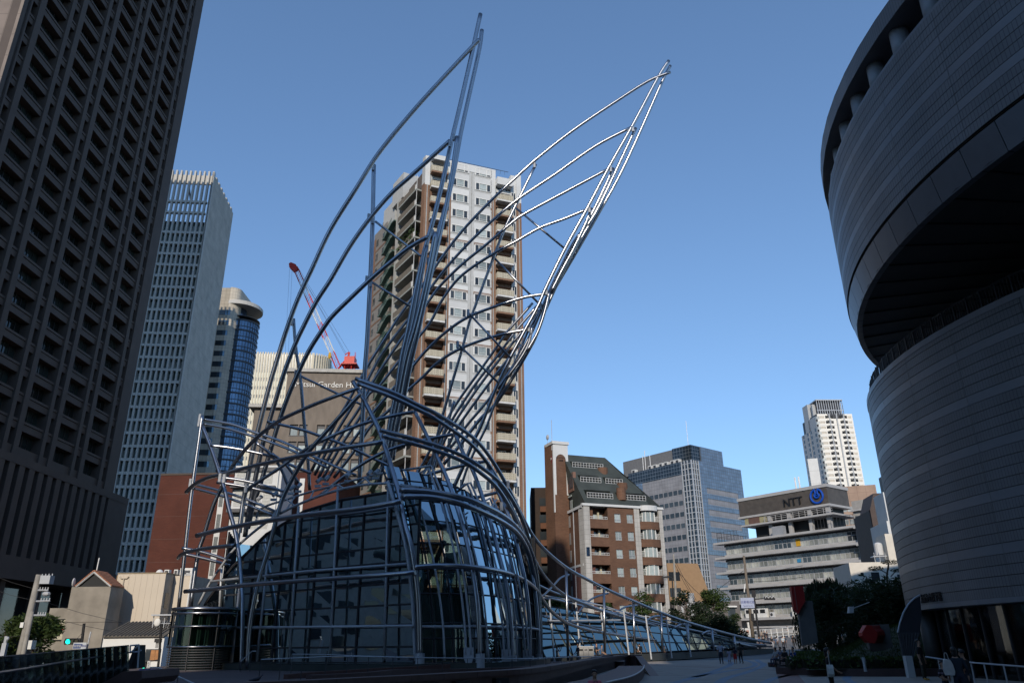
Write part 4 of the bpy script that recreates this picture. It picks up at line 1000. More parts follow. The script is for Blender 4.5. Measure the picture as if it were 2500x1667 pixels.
# ================================================================== BUILDINGS BESIDE THE DRUM
o = at(2126, 1204, 128)
T = root('brown_side_building', (o.x, 128, 0), -8, 'dark brown building with a sloping roof edge tucked behind the big drum', 'building')
F = Face(0, 0, 0); z_ = o.z
hl = [(1.0, 9, z_ - 5.3 - 3.6 * k, z_ - 3.7 - 3.6 * k) for k in range(4)]
mb = MB(); mb.fwall(F, -.6, 10, 0, z_ - 2.7, 0, hl, -.4); mb.extrude([F.p(-.6, z_ - 2.7), F.p(10, z_ - 2.7), F.p(10, z_), F.p(.4, z_)], (0, 6, 0)); mb.box(-.6, 10, .5, 10, 0, z_ - 2.7); mb.build('wall', mat('brown_cladding', (0.075, 0.052, 0.044), .7), T)
for h in hl:
    m_ = MB(); m_.fbox(F, h[0], h[1], h[2], h[3], -.42, -.36); m_.build('window', M['wglass'], T)
m_ = MB(); m_.fbox(F, 2.0, 9, z_ - 2.4, z_ - .9, .0, .06); m_.build('window', M['wglass'], T)
m_ = MB(); m_.fbox(F, 3.6, 10, z_, z_ + 3.6, -6, -1); m_.build('roof_house', M['rub'], T)
m_ = MB(); p = F.p(4.4, z_ + 3.6, -2); m_.tube([p, p + Vector((0, 0, 2.6))], .05, 5)
for zz in (1.2, 1.7, 2.2): m_.tube([p + Vector((-.6, 0, zz)), p + Vector((.6, 0, zz))], .03, 4)
m_.build('aerial', M['silver'], T)
o = at(2164, 1271, 112)
T = root('white_narrow_building', (o.x, 112, 0), -8, 'narrow white building with three small windows beside the drum', 'building')
F = Face(0, 0, 0); z_ = o.z
hl = [(1.0, 2.2, z_ - 4.2 - 3.55 * k, z_ - 2.6 - 3.55 * k) for k in range(4)]
mb = MB(); mb.fwall(F, 0, 6, 0, z_, 0, hl, -.35); mb.box(0, 6, .36, 8, 0, z_); mb.quad((0, 0, 0), (0, .4, 0), (0, .4, z_), (0, 0, z_)); mb.build('wall', M['offwhite'], T)
mb = MB(); mb.fbox(F, .35, 6, z_, z_ + 4.2, -5, -.3); mb.build('roof_house', M['offwhite'], T)
wm_ = MB(); wm_.fbox(F, 1.0, 2.2, 0, 1.6, -.36, -.3); wmm = wm_.mesh('window', M['wglass'])
for h in hl: put('window', wmm, T, (0, 0, h[2]))
o = at(2072, 1373, 98)
T = root('low_white_building', (o.x, 98, 0), -8, 'low cream white building with rooftop tank and cooling units above the trees', 'building')
F = Face(0, 0, 0); z_ = o.z
mb = MB(); mb.fbox(F, 0, 9.3, 0, z_, -8, 0); mb.fbox(F, 4.9, 6.0, z_ - .2, z_ + 3.4, -4, -.2); mb.build('wall', mat('warm_white', (.66, .61, .53), .7, var=.05), T)
mb = MB(); mb.cyl(tuple(F.p(4.2, 0, -1.2))[:2], .5, z_ + .9, z_ + 2.2, 12); mb.ball(F.p(4.2, z_ + 2.2, -1.2), .5, .5, .3, 10, 5); mb.build('water_tank', M['offwhite'], T)
mb = MB()
for u in (3.3, 3.9, 4.6): mb.fbox(F, u, u + .05, z_, z_ + 1.2, -.6, -.5)
mb.fbox(F, 3.2, 4.8, z_ + .7, z_ + .8, -1.8, -.5); mb.build('tank_stand', M['silver'], T)
cu_ = MB(); cu_.box(-.55, .55, -.4, .4, 0, 1.1); cu_.cm = 1; cu_.box(-.4, .4, -.42, -.39, .15, .95); cum = cu_.mesh('cooling_unit', [M['offwhite'], M['rub']])
for u in (6.7, 7.5, 8.6): put('cooling_unit', cum, T, F.p(u, z_, -1))
wn2 = MB(); wn2.fbox(F, 0, .95, 0, 1.0, -.02, .04); wn2m = wn2.mesh('window', M['wglass'])
put('window', wn2m, T, F.p(2.4, z_ - 2.2)); put('window', wn2m, T, F.p(1.2, z_ - 1.6), 0, (.35, 1, .4)); put('window', wn2m, T, F.p(5.4, z_ - 2.1), 0, (.5, 1, .6))
# ochre trapezoid building and the small grey house
o = at(1628, 1374, 150)
T = root('ochre_building', (o.x, 150, 0), 12, 'ochre building with one raking side between the brick apartments and blue glass office', 'building')
F = Face(0, 0, 0); z_ = o.z
mb = MB(); mb.extrude([F.p(0, 0), F.p(10.5, 0), F.p(10.0, z_ - 11), F.p(6.3, z_), F.p(0, z_)], (0, 9, 0)); mb.build('wall', mat('ochre_render', (0.32, 0.205, 0.115), .8, var=.08), T)
om = MB(); om.fbox(F, .15, 2.4, 0, 1.6, -.05, .05); omm = om.mesh('window', M['wglass'])
for k in range(5): put('window', omm, T, (0, 0, z_ - 3.2 - 2.9 * k))
o = at(1762, 1467, 140)
T = root('grey_house', (o.x, 140, 1.5), 8, 'plain grey rendered house with one dark window beside the banded office', 'house')
F = Face(0, 0, 0); z_ = o.z - 1.5
mb = MB(); mb.fbox(F, -9, 3.2, 0, z_, -8, 0); mb.build('wall', mat('grey_render', (0.15, 0.135, 0.13), .9), T)
mb = MB(); mb.fbox(F, .9, 2.3, z_ - 3.6, z_ - 1.1, -.05, .06); w_ = mb.build('window', M['wglass'], T)
mb = MB(); mb.fbox(F, .7, 2.5, z_ - 1.0, z_ - .75, 0, .5); mb.build('window_hood', M['white'], T)

# ================================================================== TOWER CRANE
o = at(762, 800, 190)
T = root('tower_crane', (o.x, 190, 50), 0, 'red and white luffing tower crane rising behind the hotel roof', 'crane')
def lattice(name, p0, p1, w, n, m, m2, r=.09):
    p0, p1 = Vector(p0), Vector(p1); t = (p1 - p0).normalized(); a = t.cross(Vector((0, 1, 0))).normalized() * w; b = Vector((0, 1, 0)) * w
    for s in range(n):
        mb = MB(); q0 = p0.lerp(p1, s / n); q1 = p0.lerp(p1, (s + 1) / n)
        k = 3
        for da, db in ((1, 1), (1, -1), (-1, -1), (-1, 1)): mb.tube([q0 + a * da + b * db, q1 + a * da + b * db], r, 4, False)
        for i in range(k):
            x0, x1 = q0.lerp(q1, i / k), q0.lerp(q1, (i + 1) / k)
            for (da, db), (ea, eb) in (((1, -1), (-1, -1)), ((1, 1), (-1, 1)), ((-1, -1), (-1, 1))): mb.tube([x0 + a * da + b * db, x1 + a * ea + b * eb], r * .6, 3, False)
        mb.build(name, m if s % 2 == 0 else m2, T, world=True)
tip, foot = at(722, 655, 190), at(826, 897, 190)
lattice('boom', foot, tip, .62, 7, M['cranered'], M['white'], .11)
mb = MB(); q = [at(x, y, 190) for x, y in ((705, 643), (710, 640), (722, 645), (727, 656), (716, 662), (706, 652))]
mb.extrude(q, (0, 1.2, 0)); mb.build('boom_head', M['cranered'], T, world=True)
c_ = at(856, 880, 190)
mb = MB(); mb.box(c_.x - 1.5, c_.x + 1.2, 189, 192, c_.z - 1.2, c_.z + .9); mb.box(c_.x - 2.2, c_.x + 2.0, 188.4, 192.4, c_.z - 1.5, c_.z - 1.2)
mb.tube([at(826, 900, 190), at(850, 872, 190)], .28, 5); mb.tube([at(850, 872, 190), at(853, 860, 190)], .3, 5)
mb.build('machine_house', M['cranered'], T, world=True)
mb = MB(); mb.tube([at(842, 866, 190), at(853, 859, 190)], .15, 5); mb.tube([at(860, 880, 190), at(866, 902, 190)], .13, 5); mb.tube([at(845, 882, 190), at(840, 902, 190)], .13, 5)
for i in range(6): 
    a_ = at(866 + (i % 3) * 1.2, 868 + (i // 3) * 7, 190); mb.tube([a_, a_ + Vector((0, 0, 1.0))], .04, 3)
mb.tube([at(863, 869, 190), at(869, 870, 190)], .05, 3); mb.build('gantry', M['cranered'], T, world=True)
lattice('mast', at(851, 930, 190), at(851, 886, 190), .9, 2, M['cranered'], M['cranered'], .13)
mb = MB()
for a, b in (((724, 650), (844, 867)), ((727, 652), (853, 860)), ((729, 660), (846, 864))): mb.tube([at(*a, 190), at(*b, 190)], .035, 3)
for a, b in (((707, 656), (696, 865)), ((713, 658), (704, 860))): mb.tube([at(*a, 190), at(*b, 190)], .03, 3)
mb.build('cable', M['rub'], T, world=True)
mb = MB(); p = at(805, 868, 189); mb.ball(p, .45, .3, 1.0, 8, 6); mb.build('hook_block', mat('hook_yellow', (.55, .32, .02), .5), T, world=True)
# ================================================================== HOUSES ON THE LEFT STREET
D = 78
def hp(px, py): p = at(px, py, D); return p.x, p.z
x0, zr = hp(175.5, 1432); x1, _ = hp(271.4, 1432)
T = root('concrete_house', (x0, D, -.8), 0, 'bare concrete house with a small tiled gable on top and a tall blind window', 'house')
L0 = Vector((x0, D, -.8)); H_ = zr + .8; Wd = x1 - x0
F = Face(0, 0, 0)
mb = MB(); mb.box(0, Wd, 0, 2.6, 0, H_); mb.box(-1.95, 0, 0.4, 2.6, 0, hp(150, 1483)[1] + .8)
mb.build('wall', M['concrete'], T)
w0, zt_ = hp(124, 1510); w1, zb_ = hp(161, 1563)
mb = MB(); a, b = w0 - x0, w1 - x0
mb.box(a, b, .30, .42, zb_ + .8, zt_ + .8); mb.build('window_recess', M['dark'], T)
mb = MB(); mb.box(a + .45, b - .05, .24, .31, zb_ + .9, zt_ + .7); mb.build('blind', mat('cream_blind', (.50, .46, .34), .7), T)
mb = MB(); mb.extrude([((a + b) / 2 - .08 + .28, .23, zt_ - .15), ((a + b) / 2 + .2, .23, zt_ - .33), ((a + b) / 2 + .36, .23, zt_ - .15)], (0, .01, 0)); mb.build('red_triangle_mark', M['red'], T)
mb = MB(); mb.box(a, b - .3, .3, .42, 0, zb_ + .8 - 1.4); mb.build('lower_opening', M['dark'], T)
jt = MB(); jt.box(-.01, Wd + .01, -.01, 2.61, H_ - 3.3, H_ - 3.24); jt.build('joint', mat('joint_stain', (.14, .12, .10), .9), T)
ax, az = hp(230.6, 1393)
gx0, gx1 = hp(186, 1432)[0] - x0, hp(271, 1432)[0] - x0
ax -= x0; az += .8
mb = MB(); mb.extrude([(gx0 + .2, .15, H_), (gx1 - .2, .15, H_), (ax, .15, az - .25)], (0, 2.2, 0)); mb.build('gable', M['dark'], T)
TR = mat('orange_roof_tile', (0.36, 0.15, 0.08), .8, var=.25, scale=6)
tl = MB()
for (xa, za), (xb, zb) in (((gx0 - .1, H_ + .02), (ax, az)), ((gx1 + .1, H_ + .02), (ax, az))):
    for k in range(9):
        t0, t1 = k / 9, (k + 1.15) / 9
        p, q = Vector((xa, -.12, za)).lerp(Vector((xb, -.12, zb)), t0), Vector((xa, -.12, za)).lerp(Vector((xb, -.12, zb)), min(t1, 1))
        tl.hexa([p, q, q + Vector((0, 2.6, 0)), p + Vector((0, 2.6, 0)), p + Vector((0, 0, .14)), q + Vector((0, 0, .09)), q + Vector((0, 2.6, .09)), p + Vector((0, 2.6, .14))])
tl.build('tiled_roof', TR, T)
mb = MB(); 
for xa, xb, in ((gx0, ax), (gx1, ax)): mb.tube([(xa, -.05, H_ + .0), (xb, -.05, az - .12)], .09, 4)
mb.build('barge_board', M['offwhite'], T)
mb = MB(); p = Vector((hp(213, 1407)[0] - x0, 1.5, H_ + 1)); mb.tube([p, p + Vector((.05, 0, 1.9))], .06, 5); mb.ball(Vector((gx0 - .5, .3, H_ + .45)), .1, .3, .42, 8, 6); mb.build('aerial', M['white'], T)
# cream house
D = 82
x0, zt_ = hp(288.8, 1400); x1 = hp(406, 1400)[0]; x2 = hp(455, 1404)[0]
T = root('cream_house', (x0, D, -.8), 0, 'cream clad house wall in full sun with a gutter downpipe', 'house')
H_ = zt_ + .8; Wd = x1 - x0
SID = brickmat('cream_siding_panels', (0.58, 0.50, 0.40), (0.57, 0.49, 0.39), (0.36, 0.31, 0.25), .62, 30, .012, off=0, rough=.6)
pm = MB(); pm.box(0.006, .61, -.02, .0, 0, H_); pmm = pm.mesh('siding_panel', M['cream'])
mb = MB(); mb.box(0, Wd, 0, 9, 0, H_ - .02); mb.box(Wd, x2 - x0, 2.0, 9, 0, H_ - .1); mb.build('wall', mat('cream_side', (.34, .30, .25), .7), T)
n = int(Wd / .62)
for k in range(n): put('siding_panel', pmm, T, (k * Wd / n, 0, 0), 0, (Wd / n / .62, 1, 1))
for k in range(2): put('siding_panel', pmm, T, (Wd + .02 + k * (x2 - x1) / 2.0, 2.0, -.1), 0, ((x2 - x1) / 2 / .62, 1, 1))
mb = MB(); mb.box(-.05, Wd + .05, -.05, 9, H_ - .02, H_ + .1); mb.build('roof_edge', mat('roof_edge_brown', (.25, .2, .13), .7), T)
mb = MB(); c = hp(304, 1411); bx, bz = c[0] - x0, c[1] + .8
mb.tube([(bx - .45, -.12, bz + .18), (bx - .3, -.12, bz), (bx + .3, -.12, bz), (bx + .45, -.12, bz + .18)], .07, 6); mb.tube([(bx, -.12, bz), (bx, -.12, 2)], .055, 6); mb.build('downpipe', M['cream'], T)
mb = MB(); mb.box(Wd - .01, Wd + .03, .5, 1.3, H_ - 3.4, H_ - 1.9); mb.build('window', M['wglass'], T)
mb = MB(); mb.tube([(x2 - x0 - .25, 1.9, 0), (x2 - x0 - .25, 1.9, H_ + .1), (x2 - x0 - .8, 1.9, H_ + .1)], .09, 6); mb.build('drain_pipe', M['white'], T)
for k, (px, w) in enumerate(((380, .5), (403, .4), (429, 1.3))):
    m_ = MB(); xx = hp(px, 1395)[0] - x0; m_.box(xx - w / 2, xx + w / 2, 2.6, 3.2, H_, H_ + (.75 if k == 2 else .6)); m_.cm = 1; m_.box(xx - w / 3, xx + w / 3, 2.58, 2.6, H_ + .1, H_ + .5); m_.build('roof_unit', [M['white'], M['rub']], T)
mb = MB(); mb.ball((hp(377, 1398)[0] - x0, 1.2, H_), .42, .42, .5, 12, 8); mb.build('roof_dome_vent', M['white'], T)
# brick sliver
a = hp(269, 1399); b = hp(290, 1399)
T = root('ochre_brick_house', (a[0], 83.5, -.8), 0, 'sliver of ochre brick house between the concrete and cream houses', 'house')
mb = MB(); mb.box(0, b[0] - a[0] + .4, 0, 5, 0, a[1] + .75); mb.build('wall', brickmat('ochre_brick', (.34, .22, .11), (.27, .17, .08), (.18, .13, .09), .3, .09, .012), T)
# white shop front with tiled lean-to
D = 72
x0, zt_ = hp(253, 1555); x1 = hp(402, 1555)[0]
T = root('white_shop', (x0, D, -.8), 0, 'bright white shop wall with a wood framed window under a tiled lean-to roof', 'house')
mb = MB(); mb.box(0, x1 - x0, 0, 6, 0, zt_ + .8); mb.build('wall', mat('shop_white', (.74, .73, .71), .6, var=.03), T)
a, b = hp(359, 1586), hp(388, 1610)
mb = MB(); mb.box(a[0] - x0 - .08, b[0] - x0 + .08, -.06, .02, b[1] + .72, a[1] + .88); mb.build('window_frame', M['rub'], T)
mb = MB(); mb.box(a[0] - x0, a[0] - x0 + .38, -.08, -.05, b[1] + .8, a[1] + .8); mb.build('pane', M['wglass'], T)
pm = MB(); pm.box(0, .40, -.08, -.05, b[1] + .8, a[1] + .8); pmm = pm.mesh('wood_panel', M['wood'])
put('wood_panel', pmm, T, (a[0] - x0 + .40, 0, 0)); put('wood_panel', pmm, T, (a[0] - x0 + .82, 0, 0))
TK = mat('dark_roof_tile', (0.13, 0.115, 0.095), .85, var=.35, scale=3)
z0 = zt_ + .82
tl = MB()
for i in range(8): tl.tube(crom([(.1, -.15, .05), (.1, .5, .28), (.1, 1.1, .52)], 1), .16, 5) if i == 0 else None
tlm = tl.mesh('roof_tile_row', TK)
mb = MB(); mb.hexa([(0, -.2, z0 - .05), (x1 - x0, -.2, z0 - .05), (x1 - x0, 4, z0 + 1.2), (0, 4, z0 + 1.2), (0, -.2, z0 + .03), (x1 - x0, -.2, z0 + .03), (x1 - x0, 4, z0 + 1.32), (0, 4, z0 + 1.32)]); mb.build('lean_to', TK, T)
rr = MB(); rr.hexa([(-.1, -.25, -.02), (.1, -.25, -.02), (.1, 4, 1.25), (-.1, 4, 1.25), (-.07, -.25, .13), (.07, -.25, .13), (.07, 4, 1.42), (-.07, 4, 1.42)]); rrm = rr.mesh('roof_tile', TK)
n = int((x1 - x0) / .34)
for k in range(n): put('roof_tile', rrm, T, (.17 + k * .34, 0, z0))
mb = MB(); a = hp(352, 1500); b = hp(402, 1540)
for xx in (a[0], (a[0] + b[0]) / 2, b[0]): mb.tube([(xx - x0, 2, z0 + .6), (xx - x0, 2, a[1] + .8)], .045, 5)
for zz in (a[1] + .8, b[1] + 1.5, b[1] + 1.0): mb.tube([(a[0] - x0, 2, zz), (b[0] - x0 + .6, 2, zz)], .04, 5)
for k in range(9): mb.tube([(a[0] - x0 + .2 * k, 2, z0 + .6), (a[0] - x0 + .2 * k + .1, 2, z0 + 1.4)], .02, 4)
mb.box(a[0] - x0 - .1, b[0] - x0 + .7, 1.6, 3.4, a[1] + .78, a[1] + .9); mb.build('drying_frame', M['silver'], T)
mb = MB(); mb.ball((hp(361, 1517)[0] - x0, 1.9, hp(361, 1517)[1] + .8), .3, .12, .36, 10, 7); mb.build('satellite_dish', M['white'], T)
# ================================================================== MUSEUM ENTRANCE: STEEL TUBE SCULPTURE OVER A GLASS DOME
MU = root('museum_entrance', (-6, 48, 0.5), 0, 'museum entrance with sweeping steel tube wings over a dark glass dome', 'museum')
NT = [0]
def tube(pts, wpx, seg=5, n=8, name='steel_tube', m=None):
    """pts: (px, py, distance) survey points along the tube; wpx: how thick it looks there"""
    P = [at(x, y, d) for x, y, d in pts]
    dep = sum((p - Vector((0, 0, EYE))).dot(cf) for p in P) / len(P)
    mb = MB(); mb.tube(crom(P, seg), wpx * dep / FPX / 2, n)
    # crisp end caps over smooth walls
    o = mb.build(name, m or M['steel'], MU, world=True)
    me = o.data
    me.polygons.foreach_set('use_smooth', [len(p.vertices) == 4 for p in me.polygons])
    return o
def ramp(pts, ds):
    """spread the distances ds evenly over image length"""
    L_ = [0]
    for i in range(1, len(pts)): L_.append(L_[-1] + math.hypot(pts[i][0] - pts[i - 1][0], pts[i][1] - pts[i - 1][1]))
    out = []
    for p, l in zip(pts, L_):
        t = l / L_[-1] * (len(ds) - 1); i = min(int(t), len(ds) - 2)
        out.append((p[0], p[1], ds[i] + (ds[i + 1] - ds[i]) * (t - i)))
    return out
# ---- left wing spine bundle
tube(ramp([(1173, 35), (1154, 122), (1125, 250), (1105, 334), (1086, 420), (1062, 520), (1050, 564), (1034, 622), (1014, 712), (995, 807), (982, 864), (974, 912), (967, 960), (951, 1040), (940, 1110), (925, 1177)], [50, 52, 54]), 11.5)
tube(ramp([(1176.5, 74), (1170, 122), (1143, 244), (1125, 326), (1108, 420), (1093, 487), (1072, 560), (1056, 640), (1040, 720), (1022, 803), (1013, 836), (1001, 885), (991, 931), (980, 980), (968, 1056), (958, 1123)], [51, 53, 55]), 11)
tube(ramp([(1116.6, 334), (1104, 425), (1088, 510), (1070, 590), (1045, 700), (1023, 800), (1002, 890), (985, 975), (965, 1060), (948, 1140)], [50.3, 52, 54]), 11.5)
tube(ramp([(1063.5, 567), (1050, 640), (1033, 720), (1013, 800), (993, 870), (975, 960), (957, 1050), (940, 1140)], [50.5, 52, 53.5]), 12)
tube(ramp([(1042, 600), (1026, 690), (1010, 780), (995, 840), (983, 900), (975, 960)], [51.2, 53]), 10)
# ---- left wing ribs
tube(ramp([(1170, 98), (1151, 117), (1080, 193), (1006, 275), (926.5, 372), (872, 456.5), (808, 558.6), (762, 655.5), (726, 733), (696, 816), (675, 883), (655.5, 950), (631, 1047), (617, 1104), (604, 1171), (592, 1240), (584, 1300)], [50, 51, 53, 55]), 11.5)
tube(ramp([(1098.7, 344), (1054, 384), (1002, 431), (956, 472), (905, 530.5), (854, 602), (808, 681), (772, 737), (738, 803), (720.5, 841), (696, 903), (676.5, 966), (657, 1030), (644, 1076), (633, 1123.5), (621, 1180), (608, 1245), (598, 1310)], [50.6, 51.5, 53, 55]), 11.5)
tube(ramp([(1045.7, 577.7), (998.5, 604.5), (950, 643), (905, 681), (854, 729.5), (813, 770), (791, 799), (753, 858.6), (718.6, 931), (697, 984), (677, 1043), (659.6, 1102), (636.6, 1179), (619, 1229), (605, 1290)], [51, 52, 53.5, 55]), 11.5)
tube(ramp([(912.7, 403), (910, 533), (905, 661), (899, 780), (896, 836), (889, 930), (884, 1050), (877, 1185)], [52.5, 54.5]), 11)
tube(ramp([(716.7, 778), (722, 847), (734, 931), (743, 1037), (751, 1114), (756, 1196)], [54, 55.5]), 8)
tube(ramp([(868, 529), (916.6, 541), (997, 602), (1032, 629)][1:], [52.6, 52.4]), 6)
tube(ramp([(906, 688), (1004.6, 750)], [52.8, 53]), 6)
tube(ramp([(734, 918), (822, 960), (884, 988)], [54.5, 55]), 6)
# ---- right wing spine
tube(ramp([(1632.6, 149), (1607, 189), (1543, 309), (1487, 408), (1434, 508), (1378, 610), (1334, 700), (1313, 748), (1280, 809), (1243, 878), (1207, 956), (1174, 1040), (1156, 1076), (1133, 1133), (1104, 1198)], [52, 54, 56]), 9)
tube(ramp([(1452, 525), (1400, 615), (1355, 690), (1325.5, 746), (1287, 813), (1257, 885), (1214.5, 970), (1188, 1040), (1165, 1087), (1140, 1144), (1122, 1200)], [54, 55.5, 57]), 6.5)
tube(ramp([(1636.5, 161), (1617, 199), (1556, 337), (1510, 434), (1462, 520), (1408, 614), (1366, 685), (1335, 740), (1312, 813), (1280, 874), (1241, 939), (1209, 987), (1172, 1023), (1121, 1089), (1083, 1133)], [52.6, 55, 57]), 8.5)
tube(ramp([(1552, 313), (1528, 365), (1454, 520), (1404, 587), (1370, 652), (1341, 712), (1315, 772), (1288, 832), (1255, 890), (1215, 950)], [53, 56]), 8)
tube(ramp([(1497.5, 411), (1467, 477), (1446, 520), (1425, 560), (1395, 622), (1362, 690), (1330, 760)], [53.4, 55]), 8)
tube(ramp([(1445, 509), (1425, 556), (1398, 612), (1372, 660), (1345, 714)], [53.8, 54.6]), 8)
tube(ramp([(1341, 712), (1330, 760), (1312, 812), (1286, 858)], [54.5, 55]), 8)
tube(ramp([(1299, 797), (1290, 840), (1268, 880), (1235, 925)], [55, 55.6]), 8)
# ---- right wing ribs
RW_ = [52, 53.5, 55.5, 57]
tube(ramp([(1636.5, 177), (1582, 199), (1505, 247.5), (1403, 316), (1314, 385), (1253.6, 439), (1192, 497), (1128.6, 564), (1077.6, 630), (1044, 680), (1011, 722), (970, 780), (942, 824), (898, 893), (848, 984), (814, 1043), (760, 1150)], RW_), 7.5)
tube(ramp([(1542, 311), (1454, 357), (1352, 428), (1264, 487), (1200, 541), (1144, 594), (1088, 655.5), (1042, 716), (999, 776), (934, 862), (898, 927), (863.7, 986), (818, 1062), (768, 1160)], [52.6, 54, 56, 57]), 7.5)
tube(ramp([(1488.5, 411), (1393, 462), (1283, 521), (1251, 543), (1185, 599), (1128.6, 645), (1072, 701), (1036, 751), (984, 822), (911, 931), (881, 991), (825, 1076), (777, 1167)], [53, 54, 56, 57]), 7.5)
tube(ramp([(1433, 511.6), (1376, 535), (1318, 556.5), (1257, 591), (1207, 618), (1129, 671), (1083, 727), (1051, 786), (1016, 830), (980, 874), (926.5, 941), (898, 966), (881, 1014), (833, 1087), (786, 1171)], [53.4, 54.5, 56, 57]), 7.5)
tube(ramp([(1331, 718), (1284, 725), (1230, 741), (1146, 772.5), (1088, 811), (1037.5, 858.6), (999, 904.5), (965, 943), (907, 1012), (881, 1049), (837, 1110), (797, 1173)], [54.6, 55, 56, 57]), 8)
tube(ramp([(1289, 804), (1241, 813), (1184, 828), (1122, 852), (1070, 883.5), (1032, 920), (991.6, 956), (949, 1002), (907, 1038), (864, 1102), (815, 1166)], [55, 55.5, 56.3, 57]), 8)
tube(ramp([(1308, 401.7), (1238, 546), (1207.6, 622), (1156.6, 757.5), (1144, 793.6), (1126.5, 858.6), (1107, 923.7), (1090.7, 980), (1071.6, 1047), (1052, 1133), (1032, 1195)], [53.5, 55.5, 57]), 7.5)
tube(ramp([(1109, 979), (1096, 1023), (1079, 1072), (1045, 1195)], [55.6, 56]), 7.5)
for a, b in (((1258, 507), (1377.7, 606)), ((1198, 621), (1312.6, 738)), ((1143, 763), (1245, 872)), ((1118, 840), (1218, 935))):
    tube([(a[0], a[1], 54.8), (b[0], b[1], 54.6)], 5.5)
for pts in ([(1300.6, 740), (1241, 807), (1212.6, 847), (1172, 904.5), (1111, 990.6), (1050, 1099), (1008, 1175)], [(1310, 748), (1260, 807), (1222, 858.6), (1157, 943), (1103.6, 1025), (1064, 1098.6), (1022, 1178)],
            [(1316, 757), (1270, 814.6), (1237.5, 855), (1174, 937), (1109, 1033), (1075, 1096), (1040, 1165)], [(1270, 839.5), (1203, 923.7), (1122.7, 1034.6), (1094.5, 1087), (1060, 1140)], [(1260, 847), (1209, 952), (1140, 1038), (1123, 1064), (1075, 1122)]):
    tube(ramp(pts, [55.6, 57, 58]), 7)
# ---- dome legs
leg1 = ramp([(861.5, 931), (884, 968), (907, 1012), (925, 1049), (938, 1085), (955, 1139), (976, 1213), (989, 1280), (1002, 1325), (1014, 1395), (1022, 1480), (1025, 1612)], [47.5, 46.2, 44.6, 43.0, 42.2, 42, 42, 42])
tube(leg1, 12.5)
legs = [(ramp([(1012, 1003), (1037, 1053), (1064, 1110), (1089, 1162), (1110, 1220), (1127, 1275), (1144, 1344), (1157, 1414), (1167, 1496), (1172, 1612)], [48.5, 46.5, 45, 44, 43.4, 43, 43]), 10.5),
        (ramp([(1110, 1058), (1133, 1110), (1156, 1152), (1182.5, 1227), (1203, 1295), (1218, 1355), (1233, 1415), (1246, 1513), (1252, 1615)], [51.5, 49.5, 48, 47, 46.4, 46]), 10.5),
        (ramp([(1186, 1123), (1203.6, 1160), (1216, 1200), (1243, 1264), (1258, 1316), (1273, 1378), (1284, 1435), (1292, 1513), (1294, 1615)], [54.5, 52.8, 51.2, 50.4, 50]), 10),
        (ramp([(1243, 1233), (1265, 1289), (1285, 1347), (1299, 1405), (1309, 1468), (1315, 1560), (1316, 1610)], [57.5, 56, 55]), 9),
        (ramp([(494, 1040), (516, 1095), (535, 1152), (548.6, 1196), (558.5, 1240), (572, 1289), (583, 1352), (590, 1432), (592, 1508), (589, 1632)], [53.5, 51.6, 50.2, 49.2, 48.8]), 10)]
for p, w in legs: tube(p, w)
for p, w in legs[:4] + [(leg1, 12)]:
    x, y, d = p[-1]; c = at(x, y, d); mb = MB(); mb.cyl(c, .24, .4, c.z + .35, 12); mb.build('leg_shoe', M['silver'], MU, world=True)
# ---- rings right of the front leg: pairs that sweep back and become the long tail
D1a = [(868, 924, 47.2), (955, 956, 47.0), (1022, 989, 47.7), (1064, 1009, 48.6), (1121, 1043, 50.6), (1160, 1072, 52.2), (1188, 1104, 53.8), (1217, 1148, 55.2), (1240, 1190, 56.4), (1257, 1222, 57.6), (1276, 1262, 59.2), (1301, 1307, 61.5), (1334, 1345, 64.5), (1383, 1385, 68.5), (1436, 1415, 72), (1490, 1442, 75.5), (1597, 1488, 82), (1678, 1518, 87), (1800, 1552, 93.5), (1883, 1569, 97.5)]
tube(D1a, 8.5, 6)
D1b = [(875, 937, 46.6), (955, 968, 46.5), (1022, 1000, 47.2), (1060, 1020, 48.0), (1115, 1056, 50.0), (1153, 1086, 51.6), (1183, 1120, 53.2), (1208, 1157, 54.6), (1232, 1202, 56), (1250, 1240, 57.2), (1265, 1273, 58.2), (1281, 1315, 59.8), (1297, 1348, 61.5), (1317, 1388, 64), (1347, 1426, 67), (1383, 1454, 70), (1429, 1474, 73), (1490, 1497, 77), (1600, 1527, 84), (1662, 1542, 88), (1739, 1556, 92), (1846, 1579, 96)]
tube(D1b, 8.5, 6)
tube([(928, 1050, 44.4), (1006.5, 1070, 45.6), (1083, 1093, 47.4), (1140, 1118, 48.8), (1179, 1143, 50.0), (1214, 1171, 51.4), (1238, 1200, 52.8), (1265, 1246, 54.8), (1285, 1295, 56.8), (1300, 1350, 58), (1311, 1420, 58.8), (1319, 1500, 59), (1321, 1606, 59)], 10)
tube([(933, 1064, 43.9), (1006, 1082, 45.0), (1083, 1106, 46.8), (1140, 1131, 48.2), (1176, 1156, 49.4), (1212, 1188, 50.8), (1240, 1230, 52.6), (1262, 1275, 54.6), (1281, 1330, 56.2), (1295, 1390, 57.2), (1304, 1450, 57.8), (1312, 1530, 58), (1314, 1606, 58)], 10)
tube([(976, 1195, 42.6), (1045, 1200, 42.6), (1121, 1213, 43.4), (1179, 1232.5, 45), (1225, 1257, 47.8), (1256, 1282, 50.4), (1280, 1312, 53.4), (1296, 1345, 55.6), (1307, 1385, 56.8), (1315, 1450, 57.4), (1319, 1520, 57.6), (1320, 1606, 57.6)], 12.5)
